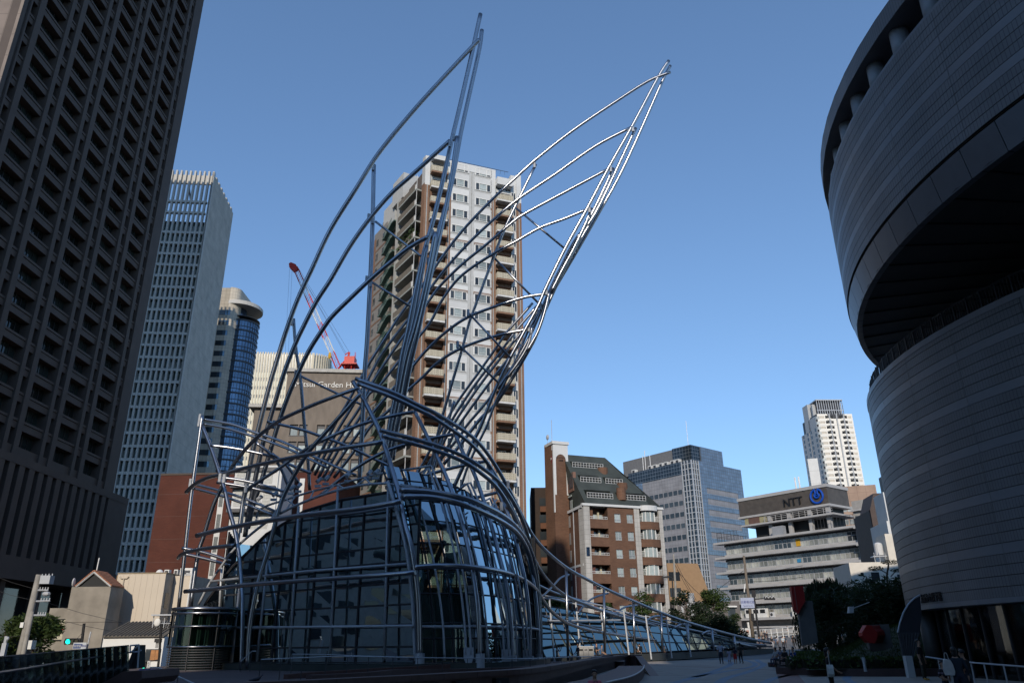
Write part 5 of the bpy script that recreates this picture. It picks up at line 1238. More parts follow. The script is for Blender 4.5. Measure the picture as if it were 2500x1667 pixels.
tube([(981, 1211.5, 42.2), (1045, 1213, 42.1), (1102, 1223, 42.6), (1160, 1242, 44), (1216, 1268, 46.6), (1258, 1297, 50.2), (1283, 1333, 53.4), (1297, 1373, 55.4), (1307, 1420, 56.4), (1314, 1475, 57), (1317, 1540, 57), (1317, 1606, 57)], 12.5)
tube([(1013, 1384.5, 41.5), (1056, 1381, 41.7), (1098, 1381, 42), (1145, 1383.5, 42.9), (1200, 1390, 44.6), (1246, 1401, 47.4), (1281, 1416, 51.4), (1308, 1438, 56), (1326, 1465, 60), (1347, 1492, 64), (1383, 1518.6, 68), (1429, 1535, 72), (1490, 1546, 76), (1600, 1562, 83), (1647, 1568.5, 86), (1743.6, 1577, 90.5), (1772, 1581, 92)], 9, 6)
# ---- single tubes left of the front leg
tube([(877, 946.6, 46.6), (822, 966, 47), (763, 989, 47.8), (696, 1019, 48.8), (665, 1038, 49.6), (629, 1066, 50.4), (592.6, 1104, 51.2), (562, 1146, 51.8), (541, 1190, 52.2), (520, 1236, 52.4), (498, 1307, 52.6), (482.6, 1356, 52.6), (465, 1482, 52.4)], 9.5)
tube([(881, 960, 46.4), (839, 1006, 46.8), (804, 1045, 47.2), (766, 1087, 47.6), (743, 1118, 48), (714, 1167.5, 48.4), (691.5, 1213, 48.6), (678, 1254, 48.6), (657, 1334, 48.6), (634, 1407, 48.5), (621, 1463, 48.4), (609, 1540, 48.4), (604, 1628, 48.4)], 11)
tube([(937, 1077.6, 43.7), (852, 1091, 44.6), (756.5, 1108, 46), (680, 1123.5, 47.3), (602, 1141, 48.8), (539, 1158, 49.6), (505, 1167, 50.8), (475, 1182, 52), (455, 1201, 53)], 10.5)
tube([(1010, 1005, 47.9), (948, 1017, 48), (871, 1039, 48.3), (793, 1072, 48.8), (743, 1098.6, 49.4), (679, 1144.5, 50), (630, 1176, 50.4), (604, 1196, 50.7), (594, 1220, 50.8), (589, 1255, 50.8), (580, 1320, 50.8)], 9)
tube([(1106, 1060, 50.9), (1062, 1068, 50.8), (1000, 1082, 50.6), (940, 1102, 50.6), (880, 1135, 51), (830, 1170, 51.4), (780, 1210, 51.8)], 8.5)
tube([(1184, 1126, 54), (1150, 1132, 53.6), (1100, 1143, 53.4), (1040, 1160, 53.2), (985, 1182, 53)], 8)
tube([(1224, 1199, 55.5), (1180, 1210, 55), (1130, 1222, 54.6)], 8)
tube([(982, 1223, 41.9), (871, 1242, 43.2), (750, 1256, 45), (623, 1276, 47), (534, 1293.6, 48.6), (480, 1307, 49.4)], 12.5)
tube([(574, 1330, 48.2), (530, 1335, 48.8), (489, 1340, 49.6), (458, 1347, 50.4), (442, 1354, 51), (435, 1362, 51.8)], 9.5)
tube([(1014, 1396.5, 41.5), (900, 1405.5, 42.6), (750, 1416, 44.8), (601, 1427.5, 47.2), (520, 1437, 48.6), (451, 1443, 49.8)], 11)
# ---- left tower pole and double beams
tube([(494, 1014, 54), (485.5, 1076, 54), (472, 1171, 54), (461.5, 1255, 54), (451, 1352, 54), (436, 1484, 54)], 9)
for pts in ([(487, 1022), (564, 1035), (621, 1055), (679, 1074), (735, 1099), (800, 1130), (870, 1160)], [(486, 1033), (552, 1045), (621, 1066), (690, 1090), (735, 1110), (800, 1142)], [(464, 1179), (545, 1200), (612, 1222), (675, 1249)], [(464, 1189), (545, 1211.5), (612, 1235), (669, 1258)]):
    tube(ramp(pts, [54.3, 53, 52.4]), 6.5)
for pts in ([(514, 1087), (564, 1093), (612, 1102), (659.6, 1114), (728.5, 1142.6), (760, 1155)], [(531, 1164), (594.5, 1173), (650, 1187), (700, 1201)], [(529, 1177), (602, 1188.5), (650, 1200), (692, 1213)], [(652, 1029), (730, 1047), (775.7, 1062), (844.5, 1087), (909.6, 1118), (975, 1148)],
            [(444, 1337), (500, 1349), (563, 1369.5)], [(446, 1351), (507, 1365), (561, 1380)], [(664, 1107), (700, 1136), (730, 1180)], [(625, 1080), (660, 1108), (684, 1140), (706, 1192)]):
    tube(ramp(pts, [51.8, 52.2, 52.6]), 7.5)
# ---- tail posts, curled ribs and rear tubes
for x, y, x2, y2, d in ((1382, 1384, 1387, 1612, 68.6), (1474, 1436, 1477, 1606, 74.4), (1546, 1469, 1550, 1604, 79), (1614, 1497, 1618, 1602, 83), (1678, 1519, 1683, 1601, 87), (1738, 1537, 1743, 1598, 90), (1792, 1551, 1796, 1592, 93)):
    tube([(x, y, d), (x2, y2, d)], 6.5)
for pts, d in (([(1322, 1458), (1351, 1429), (1368.6, 1410), (1389, 1402)], 69.5), ([(1411, 1496), (1431, 1472), (1451, 1458), (1484, 1447.5)], 75), ([(1500, 1502), (1518.6, 1485), (1536, 1479), (1556, 1477)], 79.5), ([(1574, 1519), (1590.5, 1506.5), (1607, 1503), (1624, 1506)], 83.5), ([(1646, 1532), (1662, 1524), (1675, 1524), (1686, 1527)], 87.5), ([(1712, 1548), (1727, 1541), (1740, 1542), (1749, 1546)], 90.5)):
    tube(ramp(pts, [d - 1, d + 2.5]), 5)
tube(ramp([(1309, 1425), (1368.6, 1451), (1465, 1477.5), (1545, 1501), (1616.5, 1521), (1708, 1541), (1800, 1562)], [72, 98]), 5)
tube(ramp([(1331, 1457), (1418.6, 1477.5), (1506, 1497), (1579, 1517), (1640, 1532), (1740, 1560)], [71, 97]), 5)
tube(ramp([(1321, 1502.5), (1365, 1512), (1420, 1524), (1480, 1540)], [70, 76]), 5)
tube(ramp([(1560, 1530), (1640, 1542), (1740, 1555), (1830, 1571), (1870, 1574)], [83, 98]), 4.5)
# small connectors at crossings
cn = MB(); cn.cyl((0, 0), .11, -.28, .28, 8); cnm = cn.mesh('connector', M['silver'])
for x, y, d in ((1152, 124, 50.8), (1108, 336, 50.5), (1098, 352, 50.6), (1056, 569, 50.9), (911, 409, 52.5), (900, 530, 52.2), (895, 682, 52.6), (910, 539, 52.3), (905, 693, 52.6), (1045, 638, 52), (1023, 763, 53), (1545, 315, 52.8), (1491, 413, 53.2), (1439, 512, 53.6), (1334, 712, 54.4), (1291, 801, 54.8), (1391, 617, 55), (1356, 682, 55), (1320, 749, 55), (1257, 886, 56), (1305, 403, 53.6), (1196, 619, 54.7), (1143, 764, 54.8), (1117, 841, 54.9), (713, 786, 54), (722, 856, 54), (722, 912, 54),
                (547, 1168, 49.4), (537, 1166, 49.5), (600, 1192, 50.4), (668, 1036, 50), (488, 1020, 54.2), (486, 1032, 54.2), (465, 1178, 54), (464, 1190, 54), (1224, 1236, 51), (1262, 1290, 54), (1285, 1345, 57), (1303, 1400, 58), (1309, 1458, 58.4), (1202, 1182, 52), (1240, 1183, 55), (1436, 1346, 50.8), (872, 1103, 54)):
    put('connector', cnm, MU, at(x, y, d - .15) - Vector((-6, 48, .5)))
# ---- the glass dome
Fb, Lb = at(1012, 1612, 42.7), at(519, 1625, 52.6)
fdir = Vector((Fb.x - Lb.x, Fb.y - Lb.y, 0)); fdir.normalize()
def onfac(px, py, off=0.0):                 # point of the flat left glass wall seen at (px, py)
    n = Vector((fdir.y, -fdir.x, 0)); E = Vector((0, 0, EYE)); d = ray(px, py)
    O = Vector((Fb.x, Fb.y, 0)) + n * off
    return E + d * ((O - E).dot(n) / d.dot(n))
def s_of(p): return (Vector((p.x, p.y, 0)) - Vector((Lb.x, Lb.y, 0))).dot(fdir)
def fpt(s, z, off=0.0): return Vector((Lb.x, Lb.y, 0)) + fdir * s + Vector((fdir.y, -fdir.x, 0)) * off + Vector((0, 0, z))
tops = [(s_of(onfac(x, y)), onfac(x, y).z) for x, y in ((500, 1475), (509, 1460), (568, 1381), (650.6, 1301.7), (743, 1245.6), (835, 1217.6), (947, 1199.5), (968, 1197))]
def ztop(s):
    if s <= tops[0][0]: return tops[0][1]
    for (a, za), (b, zb) in zip(tops, tops[1:]):
        if s <= b: return za + (zb - za) * (s - a) / (b - a)
    return tops[-1][1]
SE = s_of(Fb)
ZB0 = 0.85
cols_px = [523, 565, 596, 627.5, 665, 706.6, 752, 805.5, 868, 938]
ss = [s_of(onfac(x, 1600)) for x in cols_px] + [SE]
zrows = [onfac(918, 1150 + y / 3.033).z for y in (1372, 1300, 1140, 995, 840, 685, 570, 425, 290, 150)]
zrows[0] = ZB0
pane_n = [0]
def pane(c):
    if pane_n[0] > 298: return
    pane_n[0] += 1
    c = [Vector(v) for v in c]
    n = (c[1] - c[0]).cross(c[-1] - c[0]).normalized()
    j = [RND.uniform(-.012, .012) for _ in c]
    mb = MB(); mb.extrude([v + n * k for v, k in zip(c, j)], -n * .02)
    mb.build('glass_pane', M['domeglass'], MU, world=True)
grid = MB()
def bar(mb, a, b, w, d):
    a, b = Vector(a), Vector(b); t = (b - a).normalized()
    n = Vector((t.y, -t.x, 0)) if abs(t.z) < .7 else Vector((fdir.y, -fdir.x, 0))
    n.normalize(); s = t.cross(n)
    q = [(-w, -d), (w, -d), (w, d), (-w, d)]
    mb.hexa([a + s * x + n * y for x, y in q] + [b + s * x + n * y for x, y in q])
for i in range(len(ss) - 1):
    for j in range(len(zrows) - 1):
        s0, s1, z0, z1 = ss[i] + .04, ss[i + 1] - .04, zrows[j] + .04, zrows[j + 1] - .04
        t0, t1 = ztop(ss[i]), ztop(ss[i + 1])
        if z0 >= max(t0, t1) - .1: continue
        a, b = min(z1, t0), min(z1, t1)
        if a <= z0: c = [fpt(s1, z0), fpt(s1, b), fpt(s0 + (s1 - s0) * (z0 - t0) / max(t1 - t0, .01), z0)]
        else: c = [fpt(s0, z0), fpt(s1, z0), fpt(s1, b), fpt(s0, a)]
        pane(c)
for k, s in enumerate(ss):
    m_ = MB(); bar(m_, fpt(s, ZB0), fpt(s, ztop(s)), .055, .06); m_.build('mullion', M['darkframe'], MU, world=True)
for z in zrows[:-1]:
    s0 = ss[0]
    while ztop(s0) < z and s0 < SE: s0 += .1
    m_ = MB(); bar(m_, fpt(s0, z), fpt(SE, z), .05, .05); m_.build('transom', M['darkframe'], MU, world=True)
m_ = MB(); L_ = [fpt(s, z - .05, .02) for s, z in tops]; m_.tube(L_, .09, 5); m_.build('edge_frame', M['darkframe'], MU, world=True)
# silver outer frame on the flat side
def stube(pts, r=.075, name='frame_tube', n=6, smooth=True):
    mb = MB(); mb.tube(pts, r, n); return mb.build(name, M['silver'], MU, world=True, smooth=smooth)
OFF = .55
for (bx, by), (tx, ty) in (((565, 1630), (584, 1436)), ((627.5, 1615), (653, 1365)), ((706.6, 1614), (729.5, 1235)), ((805.5, 1614), (825, 1187)), ((938, 1612), (948, 1178)), ((536, 1480), (541, 1385))):
    stube([onfac(bx, by, OFF), onfac((bx + tx) / 2, (by + ty) / 2, OFF), onfac(tx, ty, OFF)])
stube([onfac(514, 1419, OFF), onfac(750, 1394, OFF), onfac(996, 1376, OFF)], .085)
stube([onfac(556, 1532, OFF), onfac(750, 1530, OFF), onfac(1010, 1527, OFF)], .085)
stube([onfac(760, 1260, OFF), onfac(871, 1250, OFF), onfac(966, 1235, OFF)], .08)
stube(crom([onfac(x, y, OFF) for x, y in ((485, 1474), (512, 1423), (543, 1378), (574, 1338), (637, 1284), (686, 1251.7), (756.5, 1219), (825, 1196), (890.5, 1183), (950, 1179))], 4), .085)
R2 = crom([onfac(x, y, -1.2) for x, y in ((623, 1280), (636.6, 1242), (699, 1219), (766, 1198), (833, 1181), (885, 1166.5), (929, 1156), (1052, 1137))], 4)
stube(R2, .08)
for a, b in (((756, 1220), (766, 1198)), ((700, 1243), (720, 1212)), ((722, 1236), (700, 1219)), ((790, 1205), (815, 1186)), ((840, 1192), (825, 1183)), ((868, 1185), (900, 1163)), ((905, 1181), (890, 1166)), ((940, 1178), (962, 1152)), ((660, 1268), (690, 1222)), ((640, 1283), (624, 1265))):
    mb = MB(); mb.tube([onfac(*a, OFF * .5), onfac(*b, -1.0)], .05, 5); mb.build('frame_strut', M['silver'], MU, world=True)
# dome's round side: ribs set just inside the legs
def inner(px, py, d): return at(px, py, d)
ridge = [(946, 1178, 43.6), (958, 1215, 43.2), (968, 1250, 43.0), (990, 1340, 42.8), (1004, 1440, 42.6), (1012, 1530, 42.6), (1014, 1612, 42.6)]
def offset_rib(p, dx, dd): return [(x + dx, y, d + dd) for x, y, d in p if y > 1120]
ribs_src = [ridge] + [offset_rib(legs[0][0], -3, 1.0), offset_rib(legs[1][0], -3, 1.2), offset_rib(legs[2][0], -4, 1.3), offset_rib(legs[3][0], -6, 1.5)]
def zsample(p, z):
    P = [at(*q) for q in p]
    P.sort(key=lambda v: v.z)
    if z <= P[0].z: q = P[0].copy(); q.z = z; return q
    for a, b in zip(P, P[1:]):
        if z <= b.z: return a.lerp(b, (z - a.z) / max(b.z - a.z, 1e-6))
    a, b = P[-2], P[-1]
    return a.lerp(b, (z - a.z) / max(b.z - a.z, 1e-6))
NC = 14
zr2 = [0.85, 2.05, 2.8, 4.3, 5.6, 7.0, 8.3, 9.5, 10.7, 11.6]
def dome(t, z):
    ks = [zsample(r, z) for r in ribs_src]
    x = t * (len(ks) - 1); i = min(int(x), len(ks) - 2); f = x - i
    p0 = ks[i - 1] if i else ks[0] * 2 - ks[1]
    p1, p2 = ks[i], ks[i + 1]
    p3 = ks[i + 2] if i + 2 < len(ks) else ks[-1] * 2 - ks[-2]
    return 0.5 * ((2 * p1) + (p2 - p0) * f + (2 * p0 - 5 * p1 + 4 * p2 - p3) * f * f + (3 * p1 - p0 - 3 * p2 + p3) * f ** 3)
def zcap(t): return 11.7 - 2.6 * t
for i in range(NC):
    t0, t1 = i / NC, (i + 1) / NC
    e = .008
    for j in range(len(zr2) - 1):
        zc = zcap((t0 + t1) / 2)
        if zr2[j] > zc - .3: break
        z0, z1 = zr2[j] + .04, min(zr2[j + 1], zc) - .04
        pane([dome(t0 + e, z0), dome(t1 - e, z0), dome(t1 - e, z1), dome(t0 + e, z1)])
for i in range(NC + 1):
    t = i / NC
    mb = MB(); mb.tube([dome(t, z) for z in [.85 + (zcap(t) - .85) * k / 8 for k in range(9)]], .06, 5); mb.build('mullion', M['darkframe'], MU, world=True)
for z in zr2[:-1]:
    tt = [k / 20 for k in range(21) if zcap(k / 20) > z]
    mb = MB(); mb.tube([dome(t, z) for t in tt], .05, 5); mb.build('transom', M['darkframe'], MU, world=True)
# silver ribs outside the curved glass: doubled uprights on forked shoes, single ones between
def outrib(pts, r=.075): 
    return stube(crom([at(*p) for p in pts], 4), r)
outrib([(946, 1176, 43.2), (958, 1213, 42.8), (972, 1260, 42.5), (992, 1340, 42.3), (1005, 1440, 42.2), (1011, 1530, 42.2), (1014, 1612, 42.2)], .11)
for dx in (0, 12):
    outrib([(1045 + dx * .7, 1137, 46), (1060 + dx * .8, 1180, 45), (1082 + dx, 1240, 44), (1105 + dx, 1330, 43.3), (1122 + dx, 1420, 43), (1134 + dx, 1520, 43), (1138 + dx, 1598, 43)], .07)
    outrib([(1140 + dx * .8, 1180, 48), (1157 + dx * .8, 1220, 47), (1176 + dx, 1290, 46), (1196 + dx, 1370, 45.4), (1213 + dx, 1440, 45), (1226 + dx, 1520, 45), (1230 + dx, 1600, 45)], .07)
    outrib([(1196 + dx * .6, 1216, 51), (1214 + dx * .7, 1262, 49.8), (1240 + dx * .7, 1340, 48.8), (1260 + dx * .7, 1430, 48), (1276 + dx * .7, 1520, 48), (1283 + dx * .7, 1600, 48)], .07)
for pts in ([(1024, 1230, 43.4), (1045, 1310, 42.9), (1064, 1400, 42.6), (1080, 1510, 42.6), (1086, 1612, 42.6)], [(1131, 1250, 45.2), (1156, 1340, 44.2), (1176, 1430, 43.8), (1187, 1520, 43.8), (1193, 1614, 43.8)], [(1215, 1290, 48.4), (1236, 1370, 47.4), (1250, 1440, 46.8), (1259, 1530, 46.8), (1263, 1614, 46.8)]):
    outrib(pts, .06)
stube([dome(k / 16 * .98, 2.62) + (dome(k / 16, 2.62) - Vector((-8, 52, 2.62))).normalized() * .35 for k in range(17)], .085)
stube([dome(k / 16 * .98, 10.3 - 1.3 * k / 16) + (dome(k / 16, 10) - Vector((-8, 52, 10))).normalized() * .35 for k in range(17)], .07)
for x, y, d in ((1144, 1602, 43), (1236, 1606, 45), (1288, 1606, 48)):
    c = at(x, y, d)
    mb = MB(); q = [(-.26, .45), (.26, .45), (.26, -.05), (.13, -.38), (-.13, -.38), (-.26, -.05)]
    mb.extrude([(c.x + a, c.y - .05, c.z + b) for a, b in q][::-1], (0, .14, 0)); mb.build('fork_shoe', M['silver'], MU, world=True)
for a, b in (((1045, 1142), (1010, 1190)), ((1054, 1141), (1062, 1160)), ((1045, 1142), (978, 1183)), ((1018, 1147), (1019, 1190)), ((1135, 1180), (1108, 1206)), ((1108, 1206), (1140, 1181)), ((1150, 1178), (1140, 1181)), ((1196, 1216), (1175, 1228)), ((1212, 1219), (1200, 1238)), ((1205, 1218), (1212, 1250))):
    mb = MB(); mb.tube([at(*a, 48), at(*b, 46.5)], .055, 5); mb.build('frame_strut', M['silver'], MU, world=True)
stube(crom([at(978, 1183, 44), at(1045, 1192, 45), at(1079, 1200, 46)], 4), .07)
# roof, rear wall, plinth and dim interior
rim = [fpt(s, z) for s, z in tops] + [dome(k / 8, zcap(k / 8)) for k in range(1, 9)]
apex = Vector((-9, 55, 11.2))
mb = MB(); mb.add(rim + [apex + Vector((0, 4, -1)), Vector((-20, 62, 3))], [(i, i + 1, len(rim)) for i in range(len(rim) - 1)] + [(0, len(rim), len(rim) + 1)])
mb.build('roof_glass', M['domeglass'], MU, world=True)
be = dome(1, .6)
back = [(be.x, be.y), (1.0, 62), (-6, 67), (-17, 66), (-21, 59), (Lb.x, Lb.y)]
mb = MB()
for a, b in zip(back, back[1:]): mb.quad((a[0], a[1], 0), (b[0], b[1], 0), (b[0], b[1], 9.0), (a[0], a[1], 9.0))
mb.build('rear_glass', M['domeglass'], MU, world=True)
for a, b in zip(back, back[1:]):
    n = 6
    for k in range(n + 1):
        p = Vector((a[0], a[1], 0)).lerp(Vector((b[0], b[1], 0)), k / n); mb = MB(); mb.tube([p, p + Vector((0, 0, 9))], .07, 4); mb.build('rear_mullion', M['darkframe'], MU, world=True)
    for z in (2.6, 5.0, 7.4):
        mb = MB(); mb.tube([(a[0], a[1], z), (b[0], b[1], z)], .06, 4); mb.build('rear_transom', M['darkframe'], MU, world=True)
for k, (x0, y0, x1, y1, h) in enumerate(((-15, 57, -9, 59, 3.6), (-7, 57, -2, 58, 5.2), (-18, 62, -4, 64, 2.6))):
    mb = MB(); mb.prism([(x0, y0), (x1, y0 - .5), (x1, y1), (x0, y1)], .6, h); mb.build('inner_wall', mat('interior_wall_%d' % k, (0.24, 0.25, 0.24), .6, var=.3, scale=.3), MU, world=True)
mb = MB(); mb.prism([(Lb.x, Lb.y), (Fb.x, Fb.y)] + [tuple(dome(k / 8, .8))[:2] for k in range(1, 9)] + back[1:5], .5, .62); mb.build('floor', mat('interior_floor', (.16, .16, .15), .4), MU, world=True)
for x, y, x2, y2, d in ((884, 1455, 862, 1606, 45.5), (1002, 1500, 968, 1606, 46), (830, 1516, 822, 1600, 48), (846, 1530, 834, 1600, 48.4), (1036, 1400, 985, 1606, 46.5), (770, 1330, 760, 1600, 52), (900, 1260, 935, 1600, 50)):
    mb = MB(); mb.tube([at(x, y, d), at(x2, y2, d)], .16, 8); mb.build('inner_column', M['offwhite'], MU, world=True, smooth=True)
for k in range(5):
    mb = MB(); mb.tube([Vector((-19 + 3.6 * k, 61, 1 + k * .6)), Vector((-16 + 3.6 * k, 58, 8 + .3 * k))], .2, 6); mb.build('inner_column', M['rub'], MU, world=True)
# glass edged plinth
pl_ = [fpt(-1.5, 0, 1.4), fpt(SE + .6, 0, 1.4)] + [dome(k / 8, .8) + (dome(k / 8, .8) - Vector((-8, 54, .8))).normalized() * 1.0 for k in range(1, 9)]
mb = MB()
for i, (a, b) in enumerate(zip(pl_, pl_[1:])):
    zt = .84
    mb.quad((a.x, a.y, .0), (b.x, b.y, .0), (b.x, b.y, zt), (a.x, a.y, zt))
mb.prism([(p.x, p.y) for p in pl_] + [(-8, 54)], .80, .845)
mb.build('plinth', mat('green_stone_plinth', (.045, .055, .052), .35, var=.2, scale=1), MU, world=True)
# floodlights on the roof truss
fl = MB(); fl.box(-.27, .27, -.12, .12, 0, .2); fl.tube([(0, 0, .2), (0, 0, .42)], .03, 5); fl.cm = 0
a = Vector((-.1, -.12, .45)); b = Vector((.12, .2, .75)); fl.tube([a, b], .17, 10)
fl.tube([b, b + Vector((.03, .05, .08))], .19, 10)
flm = fl.mesh('floodlight', M['silver'])
gi = 0
for x, y in ((630, 1232), (668, 1222), (710, 1207), (728, 1202), (776, 1189), (795, 1184), (848, 1177), (900, 1172), (917, 1170)):
    p = onfac(x, y, -1.2)
    o_ = put('floodlight', flm, None, p, RND.uniform(-.4, .4), (0.75, 0.75, 0.75)); gi += 1
    tag(o_, 'grey floodlight clamped on the pale roof truss over the glass dome', 'floodlight', 'floodlights on the dome roof truss')
# ---- glass lift drum on the left
ec = at(479, 1640, 50.2); ER = 1.93
E_ = root('lift_drum', (ec.x, 50.4, 0.3), 0, 'round dark green glass lift enclosure with louvred base at the left of the dome', 'lift enclosure')
zt_ = at(479, 1480, 50.4 - ER).z - .3
mb = MB(); mb.cyl((0, 0), ER - .25, 0, zt_ - .1, 24); mb.build('inner_shaft', mat('lift_green', (.11, .17, .145), .4, var=.4, scale=.8, stretch=(3, 3, .3)), E_)
gp = MB()
n = 14
for k in range(n):
    for z0, z1 in ((1.55, 2.6), (2.68, zt_ - .2)):
        a0, a1 = math.pi + k * math.pi / n + .02, math.pi + (k + 1) * math.pi / n - .02
        m_ = MB(); m_.extrude([(ER * math.cos(a0), ER * math.sin(a0), z0), (ER * math.cos(a1), ER * math.sin(a1), z0), (ER * math.cos(a1), ER * math.sin(a1), z1), (ER * math.cos(a0), ER * math.sin(a0), z1)], (0, .015, 0))
        m_.build('glass_panel', M['liftglass'], E_)
rb_ = MB(); rb_.cyl((0, 0), ER + .05, 0, .16, 40); rbm_ = rb_.mesh('steel_ring', M['steel'], True)
put('steel_ring', rbm_, E_, (0, 0, zt_ - .18)); put('steel_ring', rbm_, E_, (0, 0, zt_ - .42), 0, (.99, .99, .8)); put('steel_ring', rbm_, E_, (0, 0, 2.56), 0, (1, 1, .6)); put('steel_ring', rbm_, E_, (0, 0, 1.42), 0, (1, 1, .6))
lv = MB(); lv.cyl((0, 0), ER - .06, 0, .05, 32); lvm = lv.mesh('louvre', M['rub'], True)
for k in range(9): put('louvre', lvm, E_, (0, 0, .15 + .14 * k))
mb = MB()
for k in range(5):
    a = math.pi * (1 + k / 4); mb.tube([(ER * math.cos(a), ER * math.sin(a), 0), (ER * math.cos(a), ER * math.sin(a), zt_ - .1)], .03, 5)
mb.build('post', M['rub'], E_)
mb = MB(); mb.cyl((0, 0), ER, zt_ - .03, zt_, 32); mb.build('lid', M['rub'], E_)
# ---- low glazed gallery under the tail
A0, A1 = at(1330, 1612, 70), at(1885, 1586, 100)
tv = (A1 - A0); tv.z = 0; LTL = tv.length; tv.normalize(); nv = Vector((tv.y, -tv.x, 0))
G_ = root('glass_gallery', (A0.x, A0.y, 0), math.degrees(math.atan2(tv.y, tv.x)), 'long low leaning glass shed that tapers away under the steel tail tubes', 'glass gallery')
gh = lambda s: max(.5, 4.7 * (1 - s / LTL) ** .85 + .35)
gb = lambda s: .55 * s / LTL
mb = MB(); mb.add([(0, -.2, -.1), (LTL, -.2, .3), (LTL, -.2, .9), (0, -.2, .62), (0, 6, -.1), (LTL, 6, .3), (LTL, 6, .9), (0, 6, .62)], [(0, 1, 2, 3), (3, 2, 6, 7), (4, 7, 6, 5)]); mb.build('plinth', mat('gallery_plinth', (.05, .055, .055), .5), G_)
NSG = 22
for k in range(NSG):
    s0, s1 = k * LTL / NSG + .05, (k + 1) * LTL / NSG - .05
    for j in range(3):
        def gp_(s, f): h = gh(s) - .6; return Vector((s, .0 + 1.5 * f * h / 4.0, gb(s) + .62 + h * f))
        if gh(s1) < 1.6 and j > 0: continue
        f0, f1 = (j / 3 + .01, (j + 1) / 3 - .01) if gh(s1) >= 1.6 else (0.0, 1.0)
        m_ = MB(); m_.extrude([gp_(s0, f0), gp_(s1, f0), gp_(s1, f1), gp_(s0, f1)], (0, .02, 0)); m_.build('glass_pane', M['galleryglass'], G_)
mb = MB()
for k in range(NSG + 1):
    s = k * LTL / NSG; h = gh(s) - .6
    m_ = MB(); m_.tube([(s, -.03, gb(s) + .6), (s, 1.5 * h / 4, gb(s) + .62 + h)], .05, 5); m_.build('mullion', M['darkframe'], G_)
for f in (0.0, .34, .67, 1.0):
    m_ = MB(); m_.tube([(k * LTL / NSG, 1.5 * f * (gh(k * LTL / NSG) - .6) / 4 - .02, gb(k * LTL / NSG) + .62 + (gh(k * LTL / NSG) - .6) * f) for k in range(NSG + 1)], .05, 5); m_.build('transom', M['darkframe'], G_)
m_ = MB()
for k in range(NSG):
    s0, s1 = k * LTL / NSG, (k + 1) * LTL / NSG
    h0, h1 = gh(s0) - .6, gh(s1) - .6
    m_.quad((s0, 1.5 * h0 / 4, gb(s0) + .62 + h0), (s1, 1.5 * h1 / 4, gb(s1) + .62 + h1), (s1, 5.6, gb(s1) + .4 + h1 * .8), (s0, 5.6, gb(s0) + .4 + h0 * .8))
    m_.quad((s0, 5.6, 0), (s0, 5.6, gb(s0) + .4 + h0 * .8), (s1, 5.6, gb(s1) + .4 + h1 * .8), (s1, 5.6, 0))
m_.build('rear_roof', mat('gallery_roof', (.07, .08, .08), .3), G_)
m_ = MB(); m_.add([(0, 0, .6), (0, 5.6, .4), (0, 5.6, 4.2), (0, 1.6, 4.7)], [(0, 1, 2, 3)]); m_.build('end_glass', M['galleryglass'], G_)
for k in range(7):
    s = .7 + 3.6 * k
    h = gh(s)
    m_ = MB(); m_.tube([(s, -.5, gb(s) - .1 * 0), (s, -.45 + .3 * h / 4, gb(s) + h + .5)], .085, 6); m_.tube([(s, -.45 + .3 * h / 4, gb(s) + h + .35), (s + .3, 2.4, gb(s) + h + .9)], .06, 5); m_.build('frame_post', M['silver'], G_)
m_ = MB(); m_.tube([(0, -.42, 3.55), (10.5, -.42, 3.75)], .08, 6); m_.tube([(-.2, .2, 5.7), (9, .2, 5.0), (10.5, .2, 4.7)], .07, 6); m_.build('frame_rail', M['silver'], G_)
# ================================================================== SCIENCE MUSEUM DRUMS (right)
DR = root('drum_museum', (44, 36, 0), 0, 'huge grey tiled round museum with an overhanging upper drum at the right edge', 'museum')
UC, UR, LC, LR = Vector((45 - 44, 29.75 - 36, 0)), 27.55, Vector((43.55 - 44, 38.2 - 36, 0)), 22.45
CLAD = brickmat('grey_tile_cladding', (0.225, 0.215, 0.215), (0.215, 0.205, 0.205), (0.115, 0.11, 0.11), .16, 9, .012, off=0, rough=.45, bumpd=.004)
objvar(CLAD, .06)
BAND = objvar(mat('smooth_band', (0.235, 0.23, 0.238), .38, .05, var=.05), .05)
def shell(mb, c, R, a0, a1, z0, z1, t=.06, n=4, R1=None):
    R1 = R if R1 is None else R1
    vs = []
    for i in range(n + 1):
        a = rad(a0 + (a1 - a0) * i / n); ca, sa = math.cos(a), math.sin(a)
        vs += [(c.x + R * ca, c.y + R * sa, z0), (c.x + R1 * ca, c.y + R1 * sa, z1), (c.x + (R1 - t) * ca, c.y + (R1 - t) * sa, z1), (c.x + (R - t) * ca, c.y + (R - t) * sa, z0)]
    fs = []
    for i in range(n):
        b = i * 4
        for k in range(4): fs.append((b + k, b + 4 + k, b + 4 + (k + 1) % 4, b + (k + 1) % 4))
    fs += [(0, 1, 2, 3), (n * 4 + 3, n * 4 + 2, n * 4 + 1, n * 4)]
    mb.add(vs, fs)
def rot_panels(name, c, R, a0, da, na, zs, dz, bands, m, mband):
    mb = MB(); shell(mb, Vector((0, 0, 0)), R, 0, da - .05, 0, dz - .022, .05, 6); me = mb.mesh(name, m); me2 = mb.mesh(name, mband)
    me.polygons.foreach_set('use_smooth', [True] * len(me.polygons)) if False else None
    for j, z in enumerate(zs):
        for i in range(na): put(name, me2 if j % bands == bands - 1 else me, DR, (c.x, c.y, z), rad(a0 + da * i))
